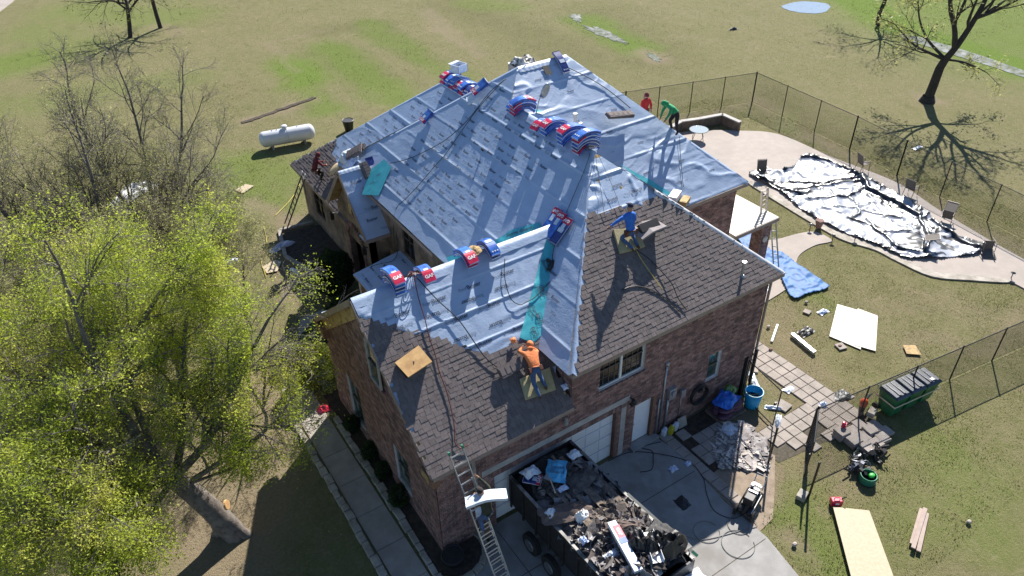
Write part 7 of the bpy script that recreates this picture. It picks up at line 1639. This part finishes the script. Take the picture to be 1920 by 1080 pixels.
# ------------------------------------------------------------------ trees
m_bark = M('bark', (.17, .145, .125), (.09, .075, .065), 7, .95, .8, 25, col3=(.20, .175, .15), scale3=2.5); m_barkd = M('bark_dark', (.055, .045, .038), (.035, .03, .026), 7, .95, .6, 25)
m_twig = M('twig_bark', (.205, .18, .162), (.14, .122, .11), 5, .95)
def leafmat(name, a, b, c): return M(name, a, b, 1.1, .6, isl=.35, trans=.55, col3=c, scale3=.45)
m_leaf1 = leafmat('spring_leaf', (.47, .52, .06), (.32, .41, .04), (.56, .55, .10)); m_leaf2 = leafmat('bud_leaf', (.38, .37, .15), (.28, .29, .09), (.42, .40, .19)); m_leafd = leafmat('shrub_leaf', (.03, .065, .02), (.045, .085, .025), (.02, .04, .015)); m_leafy = leafmat('yellow_shrub_leaf', (.14, .17, .02), (.2, .2, .03), (.08, .11, .015))
class Tree:
    def __init__(s, seed): s.R = random.Random(seed); s.big = []; s.tw = []; s.tips = []; s.np = np.random.RandomState(seed)
    def poly(s, pts, r0, r1): s.big.append((pts, [r0+(r1-r0)*i/(len(pts)-1) for i in range(len(pts))]))
    def grow(s, p, d, L, r, depth, P, drop=0):
        """one branch of L metres, then its side branches"""
        R = s.R; n = max(3, int(L/P['seg'])) if depth < 3 else 2; pts = [p]; d = d.normalized(); w = P['wob']
        for i in range(n):
            d = (d+Vector((R.gauss(0, w), R.gauss(0, w), R.gauss(0, w)+P['up'][min(depth, len(P['up'])-1)]))).normalized(); p = p+d*(L/n); 
            if p.z < .25: p.z = .25
            pts.append(p)
        re = r*(.45 if depth < P['max'] else .2); rs = [r+(re-r)*i/n for i in range(n+1)]
        (s.big if r > P['bigr'] else s.tw).append((pts, rs))
        if depth >= P['leafd']: s.tips.append(pts)
        if depth < P['max']:
            k = P['n'][min(depth, len(P['n'])-1)]; k = int(k*R.uniform(.8, 1.25)+.5)
            for j in range(k):
                t = R.uniform(P['t0'], 1)**.8; i = min(n-1, int(t*n)); q = pts[i].lerp(pts[i+1], t*n-i); dd = (pts[i+1]-pts[i]).normalized(); a = R.uniform(*P['ang']); o = dd.orthogonal().normalized(); o.rotate(Matrix.Rotation(R.uniform(0, 2*pi), 3, dd)); nd = dd*cos(a)+o*sin(a)
                s.grow(q, nd, L*R.uniform(*P['lr'])*(1.15-.5*t), max(rs[i]*R.uniform(.45, .65), .004), depth+1, P)
    def mesh(s, segs, n):
        V = []; F = []; nv = 0
        for pts, rs in segs:
            m = len(pts); A = np.array([tuple(p) for p in pts]); D = np.gradient(A, axis=0); D /= np.linalg.norm(D, axis=1)[:, None]+1e-9; ref = np.array([0, 0, 1.0]) if abs(D[0, 2]) < .9 else np.array([1.0, 0, 0]); U = np.cross(D, ref); U /= np.linalg.norm(U, axis=1)[:, None]+1e-9; W = np.cross(D, U)
            a = np.arange(n)*2*pi/n; ring = A[:, None]+(U[:, None]*np.cos(a)[None, :, None]+W[:, None]*np.sin(a)[None, :, None])*np.array(rs)[:, None, None]
            V.append(ring.reshape(-1, 3)); i = np.arange(m-1)[:, None]*n+np.arange(n)[None]; j = np.arange(m-1)[:, None]*n+(np.arange(n)[None]+1) % n
            F.append(np.stack([i, j, j+n, i+n], -1).reshape(-1, 4)+nv); nv += m*n
        return np.concatenate(V), np.concatenate(F)
    def leaves(s, per, size, spread, droop=.0, cullf=None, elong=2.2):
        R = s.np; C = []
        for pts in s.tips:
            A = np.array([tuple(p) for p in pts]); k = R.poisson(per)
            if k == 0: continue
            t = R.uniform(.1, 1, k)*(len(A)-1); i = np.minimum(t.astype(int), len(A)-2); f = (t-i)[:, None]; C.append(A[i]*(1-f)+A[i+1]*f+R.normal(0, spread, (k, 3))-np.array([0, 0, 1])*R.uniform(0, droop, (k, 1)))
        C = np.concatenate(C)
        if cullf is not None: C = C[cullf(C)]
        n = len(C); a = R.normal(0, 1, (n, 3)); a[:, 2] = a[:, 2]*.6-droop*1.2; a /= np.linalg.norm(a, axis=1)[:, None]; b = np.cross(a, R.normal(0, 1, (n, 3))); b /= np.linalg.norm(b, axis=1)[:, None]+1e-9
        sz = R.uniform(.6, 1.4, (n, 1))*size; V = np.stack([C-a*sz*.5, C+b*sz*.5/elong, C+a*sz*.6, C-b*sz*.5/elong], 1).reshape(-1, 3)
        return V, np.arange(4*n).reshape(-1, 4)
def tree(name, label, base, T, leaf=None, mat=m_bark, cat='tree', nb=8, nt=3, lm=m_leaf1, group=None):
    r = thing(name, label, cat, base, group); V, F = T.mesh(T.big, nb); npmesh('trunk', V, F, mat, r, smooth=True)
    if T.tw: V, F = T.mesh(T.tw, nt); npmesh('twigs', V, F, m_twig if mat is m_bark else mat, r, smooth=True, kind='stuff')
    if leaf: V, F = leaf; npmesh('crown', V, F, lm, r, kind='stuff')
    return r
def limb(T, pts, r0, r1, P, kids, klen, depth=1):
    """hand laid limb with grown side branches"""
    A = [Vector(p) for p in pts]; out = []
    for i in range(len(A)-1):
        p0, p1, p2, p3 = A[max(i-1, 0)], A[i], A[i+1], A[min(i+2, len(A)-1)]
        for q in range(4): t = q/4; out.append(.5*((2*p1)+(p2-p0)*t+(2*p0-5*p1+4*p2-p3)*t*t+(3*p1-p0-3*p2+p3)*t**3))
    out.append(A[-1]); T.poly(out, r0, r1); n = len(out)
    for k in range(kids):
        t = T.R.uniform(.22, 1); i = min(n-2, int(t*(n-1))); d = (out[i+1]-out[i]).normalized(); o = d.orthogonal().normalized(); o.rotate(Matrix.Rotation(T.R.uniform(0, 2*pi), 3, d)); a = T.R.uniform(.45, 1.15)
        T.grow(out[i], d*cos(a)+o*sin(a)+Vector((0, 0, .1)), klen*T.R.uniform(.6, 1.15)*(1.2-.45*t), (r0+(r1-r0)*t)*.55, depth, P)
    T.grow(out[-1], out[-1]-out[-2], klen*.8, r1, depth, P)
    return out
# --- big budding elm in front
B1 = Vector((-5.55, 4.6, 0)); T = Tree(11)
P1 = dict(seg=.35, wob=.13, up=(.03, .0, -.05, -.10), max=4, leafd=2, n=(6, 7, 6, 4), t0=.12, ang=(.45, 1.1), lr=(.45, .75), bigr=.03)
T.poly([B1+Vector(v) for v in ((0.3, -.12, -.9), (0.27, -.1, -.2), (.1, .0, .5), (-.15, .15, 1.3), (-.5, .35, 2.2), (-.8, .5, 2.9))], .42, .30)
T.poly([B1+Vector(v) for v in ((.75, -.5, -.25), (.42, -.25, .12), (.1, 0, .8))], .13, .27)
T.poly([B1+Vector(v) for v in ((-.4, .4, -.3), (-.15, .15, .2), (-.1, .1, .9))], .15, .27)
F0 = B1+Vector((-.8, .5, 2.85))

def FL(*v): return [F0+Vector(q) for q in v]
limb(T, FL((0, 0, 0), (-.4, .5, 1.2), (-.6, 1.2, 2.8), (-.7, 1.6, 4.6), (-.6, 2.0, 6.0)), .20, .05, P1, 9, 3.0)
limb(T, FL((0, 0, 0), (.55, .4, .9), (1.1, .9, 2.2), (1.7, 1.7, 3.6), (2.3, 2.5, 4.5)), .14, .04, P1, 7, 2.2)
limb(T, FL((0, 0, 0), (-1.0, .1, 1.0), (-2.2, .2, 2.4), (-3.4, .6, 3.6), (-4.6, .8, 4.4)), .12, .03, P1, 9, 2.8)
limb(T, FL((0, 0, 0), (-1.2, -.7, .8), (-2.6, -1.5, 1.9), (-4.0, -1.9, 2.8)), .10, .03, P1, 8, 2.5)
limb(T, FL((-.1, 0, .2), (-1.2, 1.0, 1.6), (-2.6, 2.4, 3.2), (-3.8, 3.6, 4.4)), .11, .03, P1, 9, 2.8)
limb(T, FL((-.2, .3, .8), (-.2, 1.8, 2.2), (.1, 3.4, 3.4), (.5, 4.8, 4.2)), .11, .03, P1, 8, 2.6)
limb(T, FL((0, 0, 0), (-.3, -.8, .5), (-1.1, -1.9, .7), (-2.0, -2.9, .8)), .12, .04, P1, 7, 1.7)
def AB(*v): return [Vector(q) for q in v]
limb(T, AB((-6.2, 5.0, 3.1), (-5.3, 4.9, 3.8), (-4.3, 4.9, 4.9), (-3.3, 5.3, 6.0), (-2.3, 5.7, 6.9)), .15, .04, P1, 12, 2.3)
limb(T, AB((-5.9, 4.7, 2.9), (-4.7, 4.4, 3.5), (-3.5, 4.2, 4.1), (-2.3, 4.6, 4.6)), .09, .03, P1, 10, 1.7)
limb(T, AB((-6.9, 6.6, 5.6), (-5.9, 7.0, 7.0), (-4.6, 7.3, 8.2), (-3.6, 7.6, 8.8)), .11, .03, P1, 10, 2.0)
limb(T, AB((-7.0, 4.6, 3.6), (-7.6, 3.4, 4.4), (-8.4, 2.2, 4.6)), .09, .03, P1, 8, 1.6)
limb(T, FL((.05, -.1, -.3), (.9, -.4, -.1), (1.9, -.8, .2), (2.6, -.9, .3)), .06, .02, P1, 3, 1.2)
def cull1(C):
    q = (C-CAM) @ RM.T; u = q[:, 0]/q[:, 2]*F_PX+960; v = q[:, 1]/q[:, 2]*F_PX+540
    return ((u < 470) | (np.abs(np.sin(C[:, 0]*913+C[:, 1]*571)) < .5)) & (C[:, 2] > .6) & (u > -120) & (v < 1200) & (C[:, 0] < .0) & (u < 655)
tree('elm_tree', 'large forked tree with yellow green spring leaves in front of the path', B1, T, T.leaves(8.5, .070, .17, .28, cull1), group=None)
MB(frame(B1+Vector((.28, -.22, 1.6)), (1, 0, 0), (1, -.6, .3))).cyl((0, 0, 0), (0, 0, .06), .17, .15, 14).build('pruning_scar', M('cut_wood', (.55, .33, .15), (.45, .25, .1), 9, .8), bpy.data.objects['elm_tree'])
# --- bare, thinly budding trees behind
def bare(name, label, base, tr, limbs, seed, per, leafsize=.065, P=None, r=.2, lm=m_leaf2, mat=m_bark, cullx=True, spread=.14, kids=13, kl=2.7):
    T = Tree(seed); B = Vector(base); P = P or dict(seg=.38, wob=.12, up=(.03, .03, .02, .02), max=4, leafd=2, n=(7, 7, 6, 4), t0=.15, ang=(.35, 1.0), lr=(.45, .72), bigr=.03)
    top = B+Vector(tr); T.poly([B-Vector((0, 0, .1)), B+Vector(tr)*.5+Vector((.08, 0, 0)), top], r*1.25, r)
    for l, rr in limbs: limb(T, [top+Vector(v) for v in l], rr, rr*.3, P, kids, kl)
    tree(name, label, B, T, T.leaves(per, leafsize, spread, .03, (lambda C: (C[:, 0] < 2.3) & (C[:, 2] > .4)) if cullx else None), mat, lm=lm)
bare('bare_tree', 'tall thinly budding tree in the middle of the group left of the house', (-3.0, 20.3, 0), (-.2, .2, 2.0), [([(0, 0, 0), (-.9, .5, 2.0), (-1.5, 1.0, 4.4), (-1.6, 1.4, 7.0)], .15), ([(0, 0, 0), (.8, .6, 1.8), (1.9, 1.2, 3.8), (2.6, 1.5, 6.0)], .13), ([(0, 0, 0), (-1.6, .0, 1.6), (-3.4, .2, 3.2), (-4.6, .4, 4.6)], .12), ([(0, 0, 0), (.4, -.9, 1.6), (1.4, -1.8, 3.4), (2.4, -2.4, 4.6)], .1), ([(0, 0, 0), (0, .3, 2), (.4, .9, 4.5), (.6, 1.2, 7.2)], .12)], 21, .8)
bare('bare_tree', 'dark stemmed budding tree left of the middle bare tree', (-6.6, 17.6, 0), (.0, .2, 1.8), [([(0, 0, 0), (-.9, .3, 1.8), (-1.8, .8, 4.2), (-2.2, 1.2, 6.2)], .15), ([(0, 0, 0), (.8, .3, 2.0), (1.3, .6, 4.4), (1.5, .9, 6.6)], .14), ([(0, 0, 0), (-1.8, -.2, 1.3), (-3.6, -.3, 2.8), (-5.0, -.2, 3.8)], .12), ([(0, 0, 0), (.3, -1.2, 1.4), (.8, -2.4, 2.6)], .1)], 22, 2.4, lm=m_leaf2)
bare('bare_tree', 'budding tree at the left edge of the picture beyond the big one', (-11.6, 13.6, 0), (-.1, .1, 1.7), [([(0, 0, 0), (-.8, .5, 2.0), (-1.4, 1.0, 4.6)], .14), ([(0, 0, 0), (1.1, .3, 1.8), (2.2, .4, 3.8)], .13), ([(0, 0, 0), (.5, -1.2, 1.5), (1.3, -2.4, 3.0)], .11), ([(0, 0, 0), (-1.4, -.8, 1.6), (-2.6, -1.2, 3.0)], .11)], 23, 2.6, lm=m_leaf2)
bare('bare_tree', 'pale budding tree between the big elm and the entry', (-4.9, 13.0, 0), (.1, .1, 1.4), [([(0, 0, 0), (.9, .4, 1.4), (2.0, .9, 3.0), (2.7, 1.1, 4.0)], .11), ([(0, 0, 0), (-.7, .6, 1.6), (-1.4, 1.2, 3.8)], .12), ([(0, 0, 0), (.3, -.8, 1.4), (.9, -1.6, 3.0)], .1), ([(0, 0, 0), (-1.4, -.3, 1.2), (-2.8, -.5, 2.6)], .1)], 24, 4.2, lm=m_leaf2, kl=2.1)
bare('slim_tree', 'slim young tree with few leaves beside the west footpath', (-2.9, 8.6, 0), (.1, .1, .9), [([(0, 0, 0), (.5, .2, 1.5), (1.1, .5, 2.8)], .06), ([(0, 0, 0), (-.2, .4, 1.4), (-.1, .8, 3.0)], .06), ([(0, 0, 0), (.4, -.5, 1.2), (.9, -.7, 2.2)], .05)], 25, .5, lm=m_leaf1, kids=4, kl=1.4, r=.06, leafsize=.06)
bare('bare_tree', 'broad budding tree behind the crown of the big elm', (-8.2, 12.0, 0), (.0, .1, 1.6), [([(0, 0, 0), (-.7, .6, 1.8), (-1.6, 1.0, 4.0)], .12), ([(0, 0, 0), (.9, .5, 1.8), (2.0, .9, 3.9)], .12), ([(0, 0, 0), (.3, 1.3, 1.6), (.2, 2.6, 3.2)], .1), ([(0, 0, 0), (1.4, -.6, 1.2), (2.8, -.8, 2.4)], .1)], 26, 3.2)
bare('bare_tree', 'grey twiggy tree with many stems behind the leafy crowns', (-5.0, 17.0, 0), (.0, .1, 1.4), [([(0, 0, 0), (-.9, .9, 1.8), (-2.1, 1.9, 3.8)], .1), ([(0, 0, 0), (1.1, .9, 1.9), (2.3, 1.6, 4.0)], .1), ([(0, 0, 0), (.1, 1.6, 2.0), (.1, 3.0, 4.4)], .1), ([(0, 0, 0), (1.0, -.5, 1.5), (2.2, -.9, 3.0)], .08)], 28, 2.2, kids=12)
bare('bare_tree', 'wide twiggy tree at the left side of the bare group', (-8.6, 20.2, 0), (.0, .1, 1.6), [([(0, 0, 0), (-1.2, .6, 1.6), (-2.8, 1.2, 3.4)], .1), ([(0, 0, 0), (1.2, .5, 1.9), (2.4, .9, 3.8)], .1), ([(0, 0, 0), (.1, 1.2, 2.0), (.1, 2.2, 4.4)], .1), ([(0, 0, 0), (-.8, -.9, 1.5), (-1.8, -1.6, 3.0)], .08)], 29, 1.6, kids=12)
bare('bare_tree', 'small pale budding tree near the dirt patch by the entry', (-1.6, 14.6, 0), (.0, .1, 1.0), [([(0, 0, 0), (-.7, .4, 1.4), (-1.4, .7, 2.8)], .06), ([(0, 0, 0), (.4, .3, 1.5), (.7, .4, 3.0)], .06), ([(0, 0, 0), (-.3, -.9, 1.4), (-.6, -1.6, 2.4)], .05)], 27, 1.5, kids=8, kl=1.7, r=.08)
# --- right hand tree in the field
Pr = dict(seg=.6, wob=.14, up=(.03, .02, .0), max=3, leafd=2, n=(5, 4, 3), t0=.2, ang=(.4, 1.0), lr=(.45, .7), bigr=.04)
T = Tree(31); B = Vector((45.8, 12.7, 0)); Zt = lambda x, y, off=0: (lambda gg, dd: CAM+dd*(((gg-CAM)[:2] @ dd[:2])/(dd[:2] @ dd[:2])))(np.array([B.x+off*.84, B.y-off*.54, 0]), ray(x, y))
def RT(*px): return [Vector(tuple(Zt(x, y, o))) for x, y, o in px]
tr_ = RT((1738, 190, 0), (1750, 160, 0), (1762, 128, 0), (1772, 112, 0)); tr_[0].z = -.1; T.poly(tr_, .34, .27); T.poly([tr_[0]+Vector((0, 0, 0)), tr_[0]+Vector((0, 0, .5))], .62, .40)
limb(T, RT((1772, 112, 0), (1795, 85, 0), (1822, 45, .5), (1845, 5, 1), (1858, -30, 1.5)), .24, .12, Pr, 8, 3.6); limb(T, RT((1790, 92, 0), (1790, 55, -.6), (1782, 20, -1), (1780, -20, -1.2)), .2, .08, Pr, 6, 3.2)
limb(T, RT((1830, 33, .5), (1862, 22, 1.2), (1900, 4, 2)), .16, .06, Pr, 5, 2.8); limb(T, RT((1778, 112, 0), (1812, 118, .5), (1850, 136, 1)), .09, .03, Pr, 4, 1.8); limb(T, RT((1772, 112, 0), (1745, 100, -1), (1715, 85, -2), (1690, 60, -2.4)), .12, .04, Pr, 8, 2.6); limb(T, RT((1770, 108, 0), (1740, 75, -1), (1725, 40, -2), (1722, 10, -2.4)), .11, .04, Pr, 6, 2.4)
tree('field_tree', 'leaning dark trunked tree with sparse leaves beyond the fence', tuple(B), T, T.leaves(4.5, .17, .28, .05), m_barkd, lm=m_leaf2)
for nm, lab, px_, pts, sd, lf in (('field_tree', 'dark tree near the pond, cut off by the top of the picture', (1646, 48), [(1646, 48, 0), (1649, 25, 0), (1658, 5, 0), (1668, -25, 0)], 33, 1.0), ('field_tree', 'thin dark tree leaning at the top left of the picture', (301, 52), [(301, 52, 0), (294, 30, 0), (287, 5, 0), (284, -12, 0)], 34, .3), ('field_tree', 'bare dark tree at the top left with drooping limbs', (244, 70), [(244, 70, 0), (243, 50, 0), (241, 30, 0), (238, 8, 0)], 35, .6)):
    b_ = g(*px_); B = Vector((b_[0], b_[1], 0)); T = Tree(sd); q = RT(*pts); q[0].z = -.1; T.poly(q, .2, .15); up_ = q[-1]
    for k in range(6):
        a = k*1.05+sd; limb(T, [up_-Vector((0, 0, .3*(k % 3))), up_+Vector((cos(a)*1.6, sin(a)*1.6, .7)), up_+Vector((cos(a)*3.6, sin(a)*3.6, 1.0))], .10, .03, Pr, 7, 2.6)
    tree(nm, lab, (B.x, B.y, 0), T, T.leaves(lf, .2, .25, .05), m_barkd, lm=m_leafy)
# --- shrubs
def shrub(name, label, c, r, h, n, lm, size=.06, seed=1, lean=(0, 0), stems=True, spiky=0):
    R = np.random.RandomState(seed); t = thing(name, label, 'shrub', (c[0], c[1], 0)); V_ = []
    d = R.normal(0, 1, (n, 3)); d /= np.linalg.norm(d, axis=1)[:, None]; rad = R.uniform(.45, 1.0, (n, 1))**.5*(1+.35*(vn(d[:, 0:1]*3+9, d[:, 1:2]*3+d[:, 2:3]*2, seed)-.5)); C = d*rad*np.array([r, r, h/2])+np.array([c[0], c[1], h*.52]); C[:, 0] += lean[0]*C[:, 2]; C = C[C[:, 2] > .03]; n = len(C)
    a = d[:n]*.6+R.normal(0, .6, (n, 3)); a[:, 2] += .3+spiky; a /= np.linalg.norm(a, axis=1)[:, None]; b = np.cross(a, R.normal(0, 1, (n, 3))); b /= np.linalg.norm(b, axis=1)[:, None]+1e-9; s_ = R.uniform(.6, 1.4, (n, 1))*size
    V = np.stack([C-a*s_*.5, C+b*s_*.22, C+a*s_*.6, C-b*s_*.22], 1).reshape(-1, 3); npmesh('foliage', V, np.arange(4*n).reshape(-1, 4), lm, t, kind='stuff')
    st = MB(); rr = random.Random(seed)
    for k in range(7): a_ = rr.uniform(0, 6.28); st.tube([(c[0], c[1], 0), (c[0]+cos(a_)*r*.4, c[1]+sin(a_)*r*.4, h*.5), (c[0]+cos(a_)*r*.7, c[1]+sin(a_)*r*.7, h*.85)], [.03, .02, .008], 5)
    st.build('stem', m_bark, t); return t
shrub('evergreen_shrub', 'round dark evergreen shrub in front of the entry arch', (2.75, 15.1), .95, 2.3, 16000, m_leafd, .10, 1, spiky=.5)
shrub('evergreen_shrub', 'yellow green bush at the corner of the garage wing', (-.35, 9.9), .95, 1.9, 14000, m_leafy, .075, 2); shrub('evergreen_shrub', 'dark loose bush behind the yellow green one', (.75, 11.4), 1.1, 1.6, 11000, m_leafd, .08, 3); shrub('evergreen_shrub', 'low dark bush beside the porch roof', (2.2, 12.9), .8, 1.3, 8000, m_leafd, .08, 4)
for k, (y, r_, lab) in enumerate(((6.6, .32, 'farthest low dark shrub along the west wall'), (5.0, .36, 'third low dark shrub along the west wall'), (3.9, .34, 'second low shrub from the near corner along the west wall'), (2.6, .42, 'low dark shrub nearest the corner of the west wall'))): shrub('bed_shrub', lab, (-.18, y), r_, .65, 4200, m_leafd, .055, 10+k)
# dry branch lying over the dark bushes
T = Tree(41); limb(T, [Vector((.3, 10.6, 1.4)), Vector((1.3, 11.3, 2.1)), Vector((2.4, 11.6, 2.4)), Vector((3.2, 11.5, 2.3))], .035, .01, dict(seg=.2, wob=.15, up=(0, 0), max=2, leafd=9, n=(3, 2), t0=.2, ang=(.3, .8), lr=(.4, .6), bigr=.01), 6, .8)
V, F = T.mesh(T.big+T.tw, 4); tag(npmesh('dry_branch', V, F, M('bleached_wood', (.35, .30, .25), rough=.9)), 'bleached dry branch poking over the dark bushes', 'branch')
